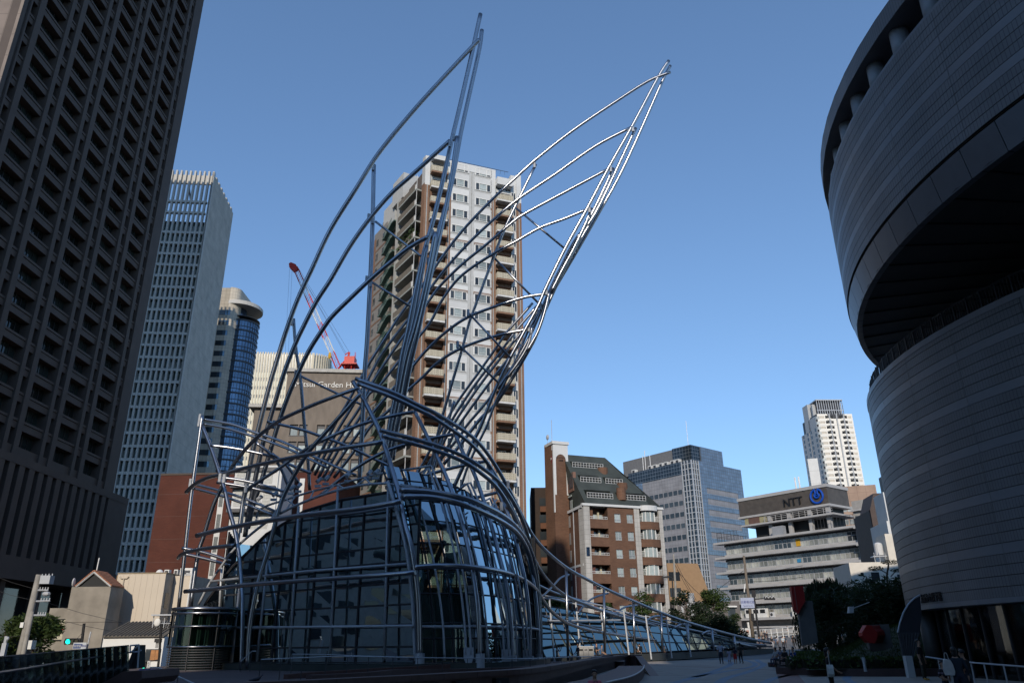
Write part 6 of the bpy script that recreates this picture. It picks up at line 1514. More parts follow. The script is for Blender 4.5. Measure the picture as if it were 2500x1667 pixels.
# upper drum: tall cladding, slot with stub columns, rim
rot_panels('cladding_panel', UC, UR, 148, 8.5, 8, [19.95 + .432 * k for k in range(15)], .432, 4, CLAD, BAND)
rot_panels('cladding_panel', LC, LR, 140, 10.0, 6, [3.42 + .448 * k for k in range(28)], .448, 5, CLAD, BAND)
m_ = MB(); shell(m_, UC, UR - .07, -180, 180, 19.9, 26.45, .4, 72); m_.build('upper_core', JOINT, DR)
m_ = MB(); shell(m_, LC, LR - .07, -180, 180, 3.4, 16.0, .4, 72); m_.build('lower_core', JOINT, DR)
m_ = MB(); shell(m_, UC, UR, 216, 508, 19.95, 26.4, .06, 60); m_.build('upper_cladding_rest', CLAD, DR)
m_ = MB(); shell(m_, LC, LR, 200, 500, 3.42, 15.98, .06, 60); m_.build('lower_cladding_rest', CLAD, DR)
m_ = MB(); shell(m_, UC, UR + .06, -180, 180, 28.2, 29.15, 1.5, 96); m_.build('rim', CLAD, DR)
m_ = MB(); shell(m_, UC, UR - 2.6, -180, 180, 26.0, 28.9, .3, 72); m_.build('slot_back', M['dark'], DR)
m_ = MB(); shell(m_, UC, UR - .02, -180, 180, 26.42, 26.6, 2.7, 72); m_.build('slot_sill', BAND, DR)
m_ = MB(); m_.cyl((UC.x, UC.y), UR - .6, 28.6, 28.9, 72); m_.build('roof', GC, DR)
cm_ = MB(); cm_.cyl((0, 0), .42, 26.5, 28.4, 20); cmm = cm_.mesh('stub_column', mat('column_cladding', (.36, .37, .39), .4), True)
for k in range(26): 
    a = rad(150 + 4.9 * k); put('stub_column', cmm, DR, (UC.x + (UR - .75) * math.cos(a), UC.y + (UR - .75) * math.sin(a), 0))
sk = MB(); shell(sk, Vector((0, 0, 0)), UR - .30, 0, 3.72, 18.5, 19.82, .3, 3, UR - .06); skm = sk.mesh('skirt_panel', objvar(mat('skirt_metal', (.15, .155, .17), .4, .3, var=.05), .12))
for k in range(22): put('skirt_panel', skm, DR, (UC.x, UC.y, 0), rad(140 + 3.8 * k))
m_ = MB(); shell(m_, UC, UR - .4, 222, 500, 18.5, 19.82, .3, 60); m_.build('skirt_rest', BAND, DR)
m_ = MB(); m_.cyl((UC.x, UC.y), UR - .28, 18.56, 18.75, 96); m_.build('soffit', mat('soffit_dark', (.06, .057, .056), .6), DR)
jl = MB(); jl.box(UR - 10, UR - .35, -.04, .04, 18.5, 18.57); jlm = jl.mesh('soffit_rib', M['black'])
for k in range(24): put('soffit_rib', jlm, DR, (UC.x, UC.y, 0), rad(140 + 4.2 * k))
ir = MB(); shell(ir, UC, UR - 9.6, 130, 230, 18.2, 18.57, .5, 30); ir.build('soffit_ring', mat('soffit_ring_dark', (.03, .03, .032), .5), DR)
m_ = MB(); m_.cyl((UC.x, UC.y + 2), UR - 10.5, 15.9, 18.6, 60); m_.build('recessed_glazing', M['wglass'], DR)
mw = MB(); mw.box(-.06, .06, -.06, .06, 15.9, 18.6); mwm = mw.mesh('glazing_bar', M['black'])
for k in range(22): 
    a = rad(130 + 5 * k); put('glazing_bar', mwm, DR, (UC.x + (UR - 10.45) * math.cos(a), UC.y + 2 + (UR - 10.45) * math.sin(a), 0), a)
m_ = MB(); m_.cyl((LC.x, LC.y), LR - .3, 15.7, 16.0, 72); m_.build('terrace', GC, DR)
m_ = MB(); shell(m_, LC, LR + .03, -180, 180, 15.75, 16.06, .5, 96); m_.build('terrace_edge', BAND, DR)
# terrace railing
rl = MB()
for zz in (1.0, .12):
    rl.tube([(LC.x + (LR - .35) * math.cos(rad(a)), LC.y + (LR - .35) * math.sin(rad(a)), 16.05 + zz) for a in range(110, 245, 3)], .045 if zz > .5 else .025, 5, False)
rl.build('railing_rail', M['rub'], DR)
bl_ = MB(); 
for k in range(10): bl_.box(LR - .37, LR - .33, .17 * k - .012, .17 * k + .012, 16.05, 17.05)
bl_.box(LR - .40, LR - .30, -.03, .03, 16.05, 17.1); bl_.box(LR - .40, LR - .30, .84, .9, 16.05, 17.1)
blm = bl_.mesh('railing_section', M['rub'])
for k in range(31): put('railing_section', blm, DR, (LC.x, LC.y, 0), rad(112 + 4.35 * k))
# drum lettering, one character after the other round the curve
MI = M_OF[DR.name].inverted()
def on_drum(px, py):
    d = ray(px, py); c = LC + Vector((44, 36, 0)); R = LR
    a = d.x ** 2 + d.y ** 2; b = 2 * (-d.x * c.x - d.y * c.y); k = c.x ** 2 + c.y ** 2 - R * R
    t = (-b - math.sqrt(max(b * b - 4 * a * k, 0))) / 2 / a
    p = Vector((0, 0, EYE)) + d * t; return math.atan2(p.y - c.y, p.x - c.x), p.z
a0, z0 = on_drum(2251, 1456); a1, z1 = on_drum(2298, 1452)
for k, ch in enumerate('大阪市立科学館'):
    a = a0 + (a1 - a0) * (k + .1) / 6.3
    w = LR * abs(a1 - a0) / 7
    me = text_mesh('lettering', ch, min(w * 1.05, .8), .03, M['black'], 'CENTER')
    me.transform(Matrix.Diagonal((1, 1, 1.25, 1)))
    put('lettering', me, DR, (LC.x + (LR + .04) * math.cos(a), LC.y + (LR + .04) * math.sin(a), z0 - .28), a + math.pi / 2)
# ground floor
m_ = MB(); shell(m_, LC, LR + .02, -180, 180, 3.2, 3.42, 6, 90); m_.build('base_soffit', BAND, DR)
gf = MB(); shell(gf, Vector((0, 0, 0)), LR - 1.0, 0, 4.7, 0, 3.2, .03, 3); gfm = gf.mesh('shop_glass', M['railglass'])
mf = MB(); mf.box(LR - 1.08, LR - .92, -.05, .05, 0, 3.2); mfm = mf.mesh('glazing_post', M['rub'])
for k in range(18): put('shop_glass', gfm, DR, (LC.x, LC.y, 0), rad(132 + 4.8 * k)); put('glazing_post', mfm, DR, (LC.x, LC.y, 0), rad(132 + 4.8 * k - .05))
m_ = MB(); shell(m_, LC, LR - 1.75, 120, 260, 0, 3.2, .2, 40); m_.build('display_wall', mat('display_wall_grey', (.34, .35, .33), .7), DR)
m_ = MB(); shell(m_, LC, LR - 1.3, 120, 260, 0, .62, .2, 60); m_.build('navy_base', mat('navy_base', (.015, .02, .05), .5), DR)
cl = MB(); cl.cyl((0, 0), .42, 0, 3.3, 20); clm = cl.mesh('column', mat('dark_column', (.08, .075, .072), .5), True)
for a in (163.5,): put('column', clm, DR, (LC.x + (LR - .62) * math.cos(rad(a)), LC.y + (LR - .62) * math.sin(rad(a)), 0))
# framed pictures inside the glazed front
def picture(a, z0, w, h, kind, lab):
    aa = rad(a); p = Vector((44, 36, 0)) + LC + Vector(((LR - 1.66) * math.cos(aa), (LR - 1.66) * math.sin(aa), z0))
    r_ = root('framed_picture', p, math.degrees(aa + math.pi / 2), lab, 'framed picture', 'framed pictures behind the drum glass')
    m_ = MB(); m_.box(-w / 2, w / 2, -.05, .05, 0, h); m_.build('frame', M['black'], r_)
    m_ = MB(); m_.box(-w / 2 + .07, w / 2 - .07, -.07, -.05, .07, h - .07); m_.build('mount', mat('paper_mount', (.42, .40, .36), .8), r_)
    cs = [((.20, .10, .09), (.09, .14, .12), (.25, .27, .24)), ((.26, .2, .2), (.10, .18, .14), (.2, .14, .11)), ((.15, .08, .09), (.09, .13, .12), (.35, .37, .35)), ((.03, .06, .20), (.38, .24, .14), (.18, .05, .08))][kind]
    g = random.Random(kind + 5)
    for i in range(9):
        m_ = MB(); x = -w / 2 + .14 + (w - .4) * (i % 3) / 3 + g.uniform(0, .1); z = .14 + (h - .4) * (i // 3) / 3 + g.uniform(0, .08)
        m_.extrude([(x, -.072, z), (x + w * .24, -.072, z + g.uniform(-.04, .06)), (x + w * .22, -.072, z + h * .26), (x + g.uniform(0, .08), -.072, z + h * .24)], (0, -.004 - .001 * i, 0)); m_.build('printed_shape', col('print_%d_%d' % (kind, i % 3), cs[i % 3]), r_)
picture(179.3, 2.12, .98, .58, 0, 'topmost of three small framed pictures stacked behind the drum glass')
picture(179.1, 1.46, .98, .58, 1, 'middle of three small framed pictures, pale pink and green, behind the drum glass')
picture(178.9, .80, .98, .58, 2, 'lowest of three small framed pictures stacked behind the drum glass')
picture(175.3, .88, 1.0, 1.18, 3, 'tall framed blue and orange poster beside the stack of small pictures')
# grey curved stair hood at the foot of the drum
hd = at(2215, 1600, 41.5)
H_ = root('curved_hood', (hd.x, hd.y, 0), 0, 'grey curved stair hood with slatted side at the foot of the drum', 'stair hood')
m_ = MB(); q = [at(x, y, 41.5) - Vector((hd.x, hd.y, 0)) for x, y in ((2192, 1543), (2197, 1520), (2206, 1494), (2218, 1474), (2232, 1460), (2246, 1452), (2250, 1500), (2247, 1530), (2246, 1543))]
m_.extrude(q, (0, .1, 0)); m_.build('hood_panel', mat('hood_grey', (.055, .055, .065), .5), H_)
m_ = MB(); m_.tube(q[:6], .05, 5); m_.build('hood_edge', M['silver'], H_)
m_ = MB(); q2 = [at(x, y, 41.5) - Vector((hd.x, hd.y, 0)) for x, y in ((2192, 1543), (2246, 1543), (2228, 1615), (2209, 1620))]; m_.extrude(q2, (0, .06, 0)); m_.build('side_panel', mat('hood_side', (.085, .085, .095), .5), H_)
for k in range(7):
    t = (k + .5) / 7; m_ = MB(); m_.tube([q2[0].lerp(q2[1], t) + Vector((0, -.04, 0)), q2[3].lerp(q2[2], t) + Vector((0, -.04, 0))], .02, 4); m_.build('slat', M['rub'], H_)
m_ = MB(); q3 = at(2217, 1608, 41.2) - Vector((hd.x, hd.y, 0)); m_.box(q3.x - .18, q3.x + .16, q3.y - .15, q3.y + .15, 0, 1.0); m_.build('white_block', M['offwhite'], H_)
m_ = MB(); m_.tube([at(2260, 1602, 37.6) - Vector((hd.x, hd.y, 0)), at(2305, 1609, 36.8) - Vector((hd.x, hd.y, 0)), at(2380, 1617, 34) - Vector((hd.x, hd.y, 0)), at(2510, 1627, 31) - Vector((hd.x, hd.y, 0))], .035, 6)
for px, py, dd in ((2290, 1607, 37.1), (2335, 1612, 35.8), (2370, 1616, 34.5), (2402, 1619, 33.4), (2450, 1623, 32.2)):
    p = at(px, py, dd) - Vector((hd.x, hd.y, 0)); m_.tube([p, (p.x, p.y, 0)], .03, 5)
r_ = root('drum_handrail', (hd.x, hd.y, 0), 0, 'thin steel handrail standing in front of the drum\'s picture windows', 'handrail')
m_.build('rail', M['silver'], r_)

# ================================================================== DECK, CURVED WALL, RAILINGS (foreground)
BRN = mat('brown_granite_wall', (0.105, 0.062, 0.055), 0.6, var=.16, scale=3, detail=8)
DKM = mat('brown_deck', (0.115, 0.088, 0.086), 0.75, var=.14, scale=.5, detail=6)
wall_px = [(500, 1672), (620, 1664), (760, 1659), (900, 1652), (1000, 1647.5), (1100, 1642), (1200, 1636.5), (1280, 1631.5), (1340, 1624.5), (1400, 1615.5), (1450, 1607.5), (1497, 1601), (1530, 1597.5), (1552, 1598)]
WZ = [.95] * 8 + [.93, .9, .87, .84, .82, .82]
wall = [atz(x, y, z) for (x, y), z in zip(wall_px, WZ)]
wallc = crom(wall, 5)
cx_ = sum(p.x for p in wallc) / len(wallc)
dk = [(p.x, p.y) for p in wallc[:-6]]
deck_poly = dk + [(8.0, 60.2), (2.4, 63.5), (-24, 66), (-30, 50), (-27, 30), (-17, 17)]
mb = MB(); mb.prism(deck_poly, -.84, .46)
struct(mb.build('deck', DKM))
W_ = root('curved_wall', (0, 40, 0), 0, 'low curved brown granite wall sweeping across the foreground', 'wall')
def sweepwall(name, P, z0, dtop, off0, off1, m, parent):
    mb = MB(); vs = []; n = len(P)
    for i, p in enumerate(P):
        t = P[min(i + 1, n - 1)] - P[max(i - 1, 0)]; t.z = 0; t.normalize(); nn = Vector((t.y, -t.x, 0))
        a, b = p + nn * off0, p + nn * off1
        zt = p.z + dtop; zb = z0 if not callable(z0) else z0(p)
        vs += [(a.x, a.y, zb), (a.x, a.y, zt), (b.x, b.y, zt), (b.x, b.y, zb)]
    fs = []
    for i in range(n - 1):
        q = i * 4
        for k in range(4): fs.append((q + k, q + 4 + k, q + 4 + (k + 1) % 4, q + (k + 1) % 4))
    fs += [(0, 1, 2, 3), ((n - 1) * 4 + 3, (n - 1) * 4 + 2, (n - 1) * 4 + 1, (n - 1) * 4)]
    mb.add(vs, fs)
    return mb.build(name, m, parent, world=True)
sweepwall('wall_face', wallc, -.84, -.16, .0, -.45, BRN, W_)
# coping in separate stones
k = 0; step = 4
while k < len(wallc) - 1:
    seg = [p.copy() for p in wallc[k:k + step + 1]]
    if len(seg) > 1:
        a, b = seg[0], seg[-1]
        seg[0] = a.lerp(seg[1], .012); seg[-1] = b.lerp(seg[-2], .012)
        sweepwall('coping_stone', seg, lambda p: p.z - .16, 0, .07, -.52, BRN, W_)
    k += step
# second, inner parapet behind the wall
in_px = [(760, 1647), (900, 1640), (980, 1633), (1100, 1632), (1200, 1629), (1280, 1626), (1360, 1619), (1420, 1610.5), (1465, 1602), (1497, 1596)]
inn = crom([at(x, y, d) for (x, y), d in zip(in_px, (31, 33, 35, 38, 40, 42, 46, 52, 57, 60))], 4)
W2 = root('inner_parapet', (0, 45, 0), 0, 'lower dark brown parapet running behind the long curved wall', 'wall')
sweepwall('parapet_face', inn, .3, 0, .0, -.35, BRN, W2)
rp = crom([at(x, y, d) for x, y, d in ((704, 1645, 35), (760, 1640, 36), (850, 1634.5, 37.5), (920, 1630, 38.5), (1000, 1626, 40), (1100, 1620, 42))], 4)
W3 = root('ramp_wall', (-6, 38, .4), 0, 'small red brown ramp wall in front of the dome\'s green plinth', 'wall')
sweepwall('ramp_face', rp, .3, 0, 0, -.3, mat('red_granite', (.11, .052, .043), .6, var=.15, scale=4), W3)
# wedge and ledge at the wall's right end
e = wallc[-1]
mb = MB(); a, b, c_ = at(1552, 1602, e.y + .3), at(1556, 1626, e.y), at(1587, 1643, 46)
mb.extrude([(e.x, e.y + .3, .78), (e.x + .3, e.y - .6, -.02), (c_.x, c_.y, .0)], (.55, .3, 0)); centred('wall_end_wedge', mb, BRN, 'brown triangular wedge closing the right end of the curved wall', 'wedge')
led_px = [(1478, 1668), (1501, 1662), (1525, 1656.5), (1545, 1650), (1560, 1642), (1570, 1633), (1573, 1624)]
led = crom([atz(x, y, .38) for x, y in led_px], 5)
L_ = root('curved_ledge', (6.5, 42, 0), 0, 'low curved brown ledge with a bright metal edge below the wall\'s right end', 'ledge')
sweepwall('ledge_body', led, -.1, 0, 0, -1.6, BRN, L_)
mb = MB(); mb.tube([p + Vector((0, 0, .03)) for p in led], .035, 6); mb.build('metal_edge', M['silver'], L_, world=True, smooth=True)
# dark boxes let into the wall's outer face
bx = MB()
for x0, x1, y in ((1013, 1054, 1657), (1110, 1145, 1647), (1196, 1228, 1639)):
    pass
def wall_at(px):
    best = min(range(len(wallc)), key=lambda i: abs(CXof(wallc[i]) - px)); return wallc[best], (wallc[min(best + 1, len(wallc) - 1)] - wallc[max(best - 1, 0)])
def proj(p):
    q = Vector(p) - Vector((0, 0, EYE)); return 1250 + FPX * q.dot(cr) / q.dot(cf), 833.5 - FPX * q.dot(cu) / q.dot(cf)
def CXof(p): return proj(p)[0]
bm_ = MB(); bm_.box(-.34, .34, -.16, .02, -1.25, 0); bm_.cm = 1; bm_.box(-.20, -.08, -.17, -.16, -.30, -.08); bxm = bm_.mesh('vent_box', [M['black'], M['rub']])
for px, lab in ((918, 'black vent box furthest left along the curved wall face'), (1033, 'second black vent box from the left on the curved wall face'), (1127, 'third black vent box from the left on the curved wall face'), (1212, 'black vent box nearest the pink shirted man on the curved wall face')):
    p, t = wall_at(px); o_ = put('vent_box', bxm, None, (p.x, p.y, p.z - .22), math.atan2(t.y, t.x)); tag(o_, lab, 'vent box', 'vent boxes along the curved wall')
# handrail above the wall
R_ = root('long_handrail', (0, 38, .4), 0, 'long thin steel handrail on slim posts behind the curved wall', 'handrail')
hr = [(637, 1609, 33.5), (720, 1605.5, 34), (815, 1601.5, 35), (900, 1602, 35.5), (1000, 1604, 36.2), (1100, 1605.5, 37.5), (1200, 1606.3, 39), (1280, 1606.6, 41), (1345, 1605, 44), (1407, 1602.4, 48), (1467, 1602, 52)]
hp_ = crom([at(*q) for q in hr], 5)
mb = MB(); mb.tube(hp_, .028, 6); mb.build('rail', M['silver'], R_, world=True, smooth=True)
def railpost(parent, p, zb, r=.018):
    mb = MB(); mb.tube([p, (p.x, p.y, zb)], r, 5); mb.build('post', M['rub'], parent, world=True)
for i in range(0, len(hp_), 3): railpost(R_, hp_[i], .4)
R2_ = root('ramp_handrail', (-6, 40, .4), 0, 'second thin handrail along the ramp just before the dome', 'handrail')
h2 = crom([at(x, y, d) for x, y, d in ((714, 1596, 37), (800, 1597, 38), (870, 1600, 38.8), (960, 1602.5, 40), (1010, 1604, 40.5))], 4)
mb = MB(); mb.tube(h2, .025, 6); mb.build('rail', M['silver'], R2_, world=True, smooth=True)
for i in range(0, len(h2), 4): railpost(R2_, h2[i], .4)
R3_ = root('bright_handrail', (-18, 36, .4), 0, 'bright handrail that bends down towards the bottom left corner', 'handrail')
h3 = [at(x, y, d) for x, y, d in ((366, 1629, 38), (388, 1629, 36.5), (475, 1669, 28))]
mb = MB(); mb.tube(h3, .03, 6); mb.build('rail', M['offwhite'], R3_, world=True)
for p in (h3[0], h3[1], h3[1].lerp(h3[2], .6)): railpost(R3_, p, .3)
R4_ = root('step_handrail', (-18, 45, .4), 0, 'short stepped handrail beside the dome\'s left leg', 'handrail')
mb = MB(); mb.tube([at(x, y, 46) for x, y in ((588, 1614), (615, 1588.5), (626, 1588.5))], .025, 5); mb.build('rail', M['silver'], R4_, world=True)
for q in ((589, 1613), (615, 1589)): railpost(R4_, at(*q, 46), .4)
mb = MB(); q = [at(702, 1648.5, 34.8), at(735, 1650.5, 34), at(800, 1656.5, 32), at(790, 1657, 31.8)]
mb.add([(p.x, p.y, .465) for p in q], [(0, 1, 2, 3)]); struct(mb.build('yellow_edge_line', mat('yellow_line', (.30, .21, .07), .7)))
# glass balustrade on the left with handrail and end frame
G2 = root('glass_balustrade', (-16, 24, 0), 0, 'long greenish glass balustrade with a sloping handrail along the bottom left', 'balustrade')
n = 17
topl = [at(-10 + 324 * t, 1603.5 - 29 * t, 17.5 + 12.5 * t) for t in [k / n for k in range(n + 1)]]
botl = [at(-10 + 324 * t, 1752 - 108 * t, 17.5 + 12.5 * t) for t in [k / n for k in range(n + 1)]]
for k in range(n):
    a, b, c_, d_ = botl[k], botl[k + 1], topl[k + 1], topl[k]
    mb = MB(); e_ = .015
    mb.extrude([a.lerp(b, e_), b.lerp(a, e_), c_.lerp(d_, e_), d_.lerp(c_, e_)], (.01, .018, 0)); mb.build('glass_panel', M['railglass'], G2, world=True)
    p0, p1 = topl[k].lerp(botl[k], .42), botl[k]
    mb = MB(); mb.tube([p0, p1], .022, 5); mb.build('post', M['rub'], G2, world=True)
mb = MB(); mb.tube([t_ + Vector((0, 0, .0)) for t_ in topl], .02, 5); mb.build('top_edge', M['rub'], G2, world=True)
mb = MB(); hr = crom([at(x, y, d) for x, y, d in ((-10, 1641.5, 17), (60, 1631, 19.5), (130, 1619, 22.4), (200, 1608, 25.5), (260, 1599, 28), (313, 1592, 30), (338, 1590, 30.6), (344, 1586, 30.6))], 4); mb.tube(hr, .028, 6); mb.build('handrail', M['steel'], G2, world=True)
mb = MB(); fr_ = [at(x, y, 30.4) for x, y in ((318, 1575), (340, 1573), (336, 1630), (318, 1593))]
for a, b in ((0, 1), (1, 2), (0, 3), (3, 1)): mb.tube([fr_[a], fr_[b]], .03, 5)
mb.build('end_frame', M['silver'], G2, world=True)
mb = MB(); a, b = at(322, 1576, 30.6), at(338, 1572, 30.6)
mb.extrude([at(x, y, 30.8) for x, y in ((306, 1632), (318, 1632), (340, 1573), (330, 1573))], (0, .5, 0)); mb.extrude([at(x, y, 30.6) for x, y in ((330, 1630), (339, 1630), (341, 1573), (336, 1573))], (0, .5, 0)); mb.build('end_post', M['black'], G2, world=True)
mb = MB(); mb.extrude([at(x, y, 27) for x, y in ((240, 1672), (300, 1638), (346, 1636), (346, 1655), (330, 1672))], (0, 3, 0)); centred('brown_block', mb, BRN, 'dark brown stone block where the glass balustrade ends', 'stone block')
for k in range(3):
    mb = MB(); q = atz(352 + 14 * k, 1643, .5); 
p = at(362, 1640, 40); S_ = root('blue_plate_sign', (p.x, p.y, .4), 0, 'low slanted blue plate with pale lettering by the balustrade end', 'sign')
mb = MB(); w_ = .55; z_ = p.z - .4; mb.hexa([(-w_, -.25, z_ - .12), (w_, -.25, z_ - .12), (w_, .25, z_ + .12), (-w_, .25, z_ + .12), (-w_, -.25, z_ - .09), (w_, -.25, z_ - .09), (w_, .25, z_ + .15), (-w_, .25, z_ + .15)]); mb.build('plate', mat('sign_blue', (.02, .05, .20), .4), S_)
mb = MB(); mb.tube([(-.2, .1, z_), (-.2, .1, 0)], .03, 5); mb.tube([(.35, .1, z_), (.35, .1, 0)], .03, 5); mb.build('leg', M['rub'], S_)
me = text_mesh('lettering', '国立国際美術館', .13, .004, M['offwhite'], 'CENTER'); me.transform(Matrix.Rotation(rad(-62), 4, 'X'))
put('lettering', me, S_, (-.05, -.14, z_ - .02))
# ================================================================== TREES, LAWN, HEDGES
def leafmat(name, c, v=.5):
    m = mat(name, c, .65, var=v, scale=1.6, spec=.25)
    N, L = m.node_tree.nodes, m.node_tree.links; b = N['Principled BSDF']
    tr = N.new('ShaderNodeBsdfTranslucent'); mx = N.new('ShaderNodeMixShader'); mx.inputs[0].default_value = .25
    tr.inputs[0].default_value = (c[0] * 1.6, c[1] * 1.6, c[2] * .9, 1)
    L.new(b.outputs[0], mx.inputs[1]); L.new(tr.outputs[0], mx.inputs[2]); L.new(mx.outputs[0], N['Material Output'].inputs[0])
    return m
LF1, LF2, LF3 = leafmat('camphor_leaves', (.045, .07, .018)), leafmat('dark_leaves', (.022, .036, .016)), leafmat('pine_needles', (.02, .034, .016))
BARK = mat('bark', (.07, .05, .035), .9, var=.3, scale=6)
def leaves(mb, rnd, c, r, n, size, squash=.8, hang=0.0):
    for _ in range(n):
        while True:
            v = Vector((rnd.uniform(-1, 1), rnd.uniform(-1, 1), rnd.uniform(-1, 1)))
            if .25 < v.length < 1: break
        p = Vector(c) + Vector((v.x * r, v.y * r, v.z * r * squash))
        s = size * rnd.uniform(.6, 1.35)
        d1 = Vector((rnd.uniform(-1, 1), rnd.uniform(-1, 1), rnd.uniform(-.6, .6))).normalized() * s
        d2 = Vector((rnd.uniform(-1, 1), rnd.uniform(-1, 1), rnd.uniform(-1, 1))).normalized() * s * .7
        if hang: d1 = Vector((rnd.uniform(-.25, .25), rnd.uniform(-.25, .25), -1)) * s * hang
        mb.add([p - d1, p + d2 * .5, p + d1, p - d2 * .5], [(0, 1, 2, 3)])
def tree(name, base, h, spread, label, cat='tree', m=LF1, seed=1, n=2600, clumps=16, size=.22, trunk_r=.16, crown0=.35, group=None):
    rnd = random.Random(seed); r_ = root(name, base, 0, label, cat, group)
    tr = MB(); top = Vector((rnd.uniform(-.3, .3), rnd.uniform(-.3, .3), h * .8)); mid = Vector((rnd.uniform(-.15, .15), 0, h * .4))
    tr.tube(crom([(0, 0, 0), mid, top], 4), trunk_r, 7, r2=trunk_r * .3)
    cl = []
    for k in range(clumps):
        a = rnd.uniform(0, 6.283); f = rnd.uniform(crown0, 1.0); rr = spread * math.sqrt(rnd.random()) * (1 - .55 * max(0, f - .55) / .45)
        c = Vector((math.cos(a) * rr, math.sin(a) * rr, h * f * .93)); cl.append(c)
        s0 = mid.lerp(top, min(1, max(0, (f - .35) * 1.2)))
        tr.tube([s0, s0.lerp(c, .5) + Vector((0, 0, .15)), c], trunk_r * .35, 4, False, r2=.015)
    tr.build('trunk', BARK, r_)
    lm = MB()
    for c in cl: leaves(lm, rnd, c, spread * rnd.uniform(.26, .46), n // clumps, size)
    lm.build('crown', m, r_)
    return r_
def tz(px, py, D): return at(px, py, D)
for i, (px, ytop, D, sp, sd, lab, m) in enumerate((
        (1300, 1478, 92, 2.6, 11, 'dark leafy tree tight behind the dome\'s right silhouette', LF1),
        (1345, 1462, 104, 2.4, 12, 'leafy tree at the foot of the brick apartments just right of the dome', LF1),
        (1475, 1465, 112, 1.6, 13, 'thin small tree before the brick apartments\' front balconies', LF1),
        (1562, 1450, 112, 3.1, 14, 'round leafy tree before the bay windows of the brick apartments', LF1),
        (1668, 1448, 110, 2.6, 15, 'tall narrow tree left of the ochre building', LF2),
        (1700, 1490, 108, 3.2, 16, 'broad dark tree between the tall narrow tree and the grey house', LF2),
        (1738, 1443, 116, 2.9, 17, 'tallest round headed tree before the grey house', LF1),
        (1760, 1500, 106, 2.8, 18, 'low spreading tree beside the hedge and utility pole', LF2))):
    p = at(px, ytop, D); g = 0.0 if D < 95 else .55
    tree('street_tree', (p.x, D, g), p.z - g + .4, sp, lab, 'tree', m, sd, 3000, 16, .24, .16, .25, 'street trees behind the tail')
for px, ytop, D, sp, sd, lab in ((22, 1518, 66, 2.6, 21, 'leafy tree in the far bottom left corner before the tower base'), (98, 1520, 68, 2.4, 22, 'leafy tree between the leaning poles and the concrete house')):
    p = at(px, ytop, D); tree('street_tree', (p.x, D, -.8), p.z + 1.2, sp, lab, 'tree', LF1, sd, 2800, 14, .24, .15, .3, 'street trees on the left')
def hedge(name, pts, w, h, label, seed, m=LF1, dens=260, cat='hedge'):
    rnd = random.Random(seed); r_ = root(name, pts[0], 0, label, cat); mb = MB(); b0 = Vector(pts[0])
    P = crom(pts, 6)
    for i in range(len(P) - 1):
        for _ in range(int(dens * (P[i + 1] - P[i]).length / 2)):
            t = rnd.random(); c = P[i].lerp(P[i + 1], t) - b0 + Vector((rnd.uniform(-w, w), rnd.uniform(-w, w), h * (rnd.random() ** .6)))
            s = .11; d1 = Vector((rnd.uniform(-1, 1), rnd.uniform(-1, 1), rnd.uniform(-1, 1))) * s; d2 = Vector((rnd.uniform(-1, 1), rnd.uniform(-1, 1), rnd.uniform(-1, 1))) * s
            mb.add([c - d1, c + d2, c + d1, c - d2], [(0, 1, 2, 3)])
    mb.build('foliage', m, r_)
    mb = MB()
    for i in range(len(P) - 1):
        a, b = P[i] - b0, P[i + 1] - b0; mb.hexa([(a.x - w * .7, a.y - w * .6, a.z), (b.x + w * .7, b.y - w * .6, b.z), (b.x + w * .7, b.y + w * .6, b.z), (a.x - w * .7, a.y + w * .6, a.z), (a.x - w * .7, a.y - w * .6, a.z + h * .8), (b.x + w * .7, b.y - w * .6, b.z + h * .8), (b.x + w * .7, b.y + w * .6, b.z + h * .8), (a.x - w * .7, a.y + w * .6, a.z + h * .8)])
    mb.build('inner_twigs', mat('twigs_' + str(seed), (.02, .022, .012), .9), r_)
a, b = at(1762, 1560, 103), at(1832, 1556, 106)
hedge('street_hedge', [(a.x, 103, .5), (b.x, 106, .55)], .8, 1.7, 'dense green hedge below the grey house beside the pole', 31)
# garden mound on the right with lawn and shrubs
mound = [(1946, 1612, .02), (1960, 1590, 0)]
MND = mat('lawn_soil', (.026, .034, .014), .95, var=.4, scale=2)
mx0, my0 = 21.5, 44.0
def mz(x, y):
    u = (x - 17.0) / 20; v = (y - 40) / 32
    e = max(0, min(1, (x - (16.2 + .33 * (y - 45))) / 8)); f = max(0, min(1, (y - 41.5) / 12))
    s = lambda q: q * q * (3 - 2 * q)
    return 2.6 * s(e) * s(f)
mb = MB(); NX, NY = 26, 26
vs = []; fs = []
for j in range(NY + 1):
    for i in range(NX + 1):
        y = 43.3 + 34 * j / NY; x0 = 15.8 + .33 * (y - 45); x = x0 + (22 + .30 * (y - 43)) * i / NX
        vs.append((x, y, .33 + mz(x, y)))
for j in range(NY):
    for i in range(NX): a = j * (NX + 1) + i; fs.append((a, a + 1, a + NX + 2, a + NX + 1))
mb.add(vs, fs); struct(mb.build('mound', MND, None, smooth=True))
rnd = random.Random(5); mb = MB()
for _ in range(26000):
    y = rnd.uniform(43.5, 70); x = 16.0 + .33 * (y - 45) + rnd.random() * 14
    z = .33 + mz(x, y); s = rnd.uniform(.05, .13); dx, dy = rnd.uniform(-.05, .05), rnd.uniform(-.05, .05)
    mb.add([(x - .02, y, z), (x + .02, y + .01, z), (x + dx, y + dy, z + s)], [(0, 1, 2)])
stuff(mb.build('lawn_grass', leafmat('grass', (.03, .052, .014))))
def mp(px, D): p = at(px, 1560, D); return p.x
hedge('garden_hedge', [(15.9, 46.5, .3), (17.4, 44.6, .3), (19.0, 43.9, .3), (21.4, 43.4, .3)], .75, .62, 'low clipped hedge along the garden edge behind the standing woman', 32, LF1, 420)
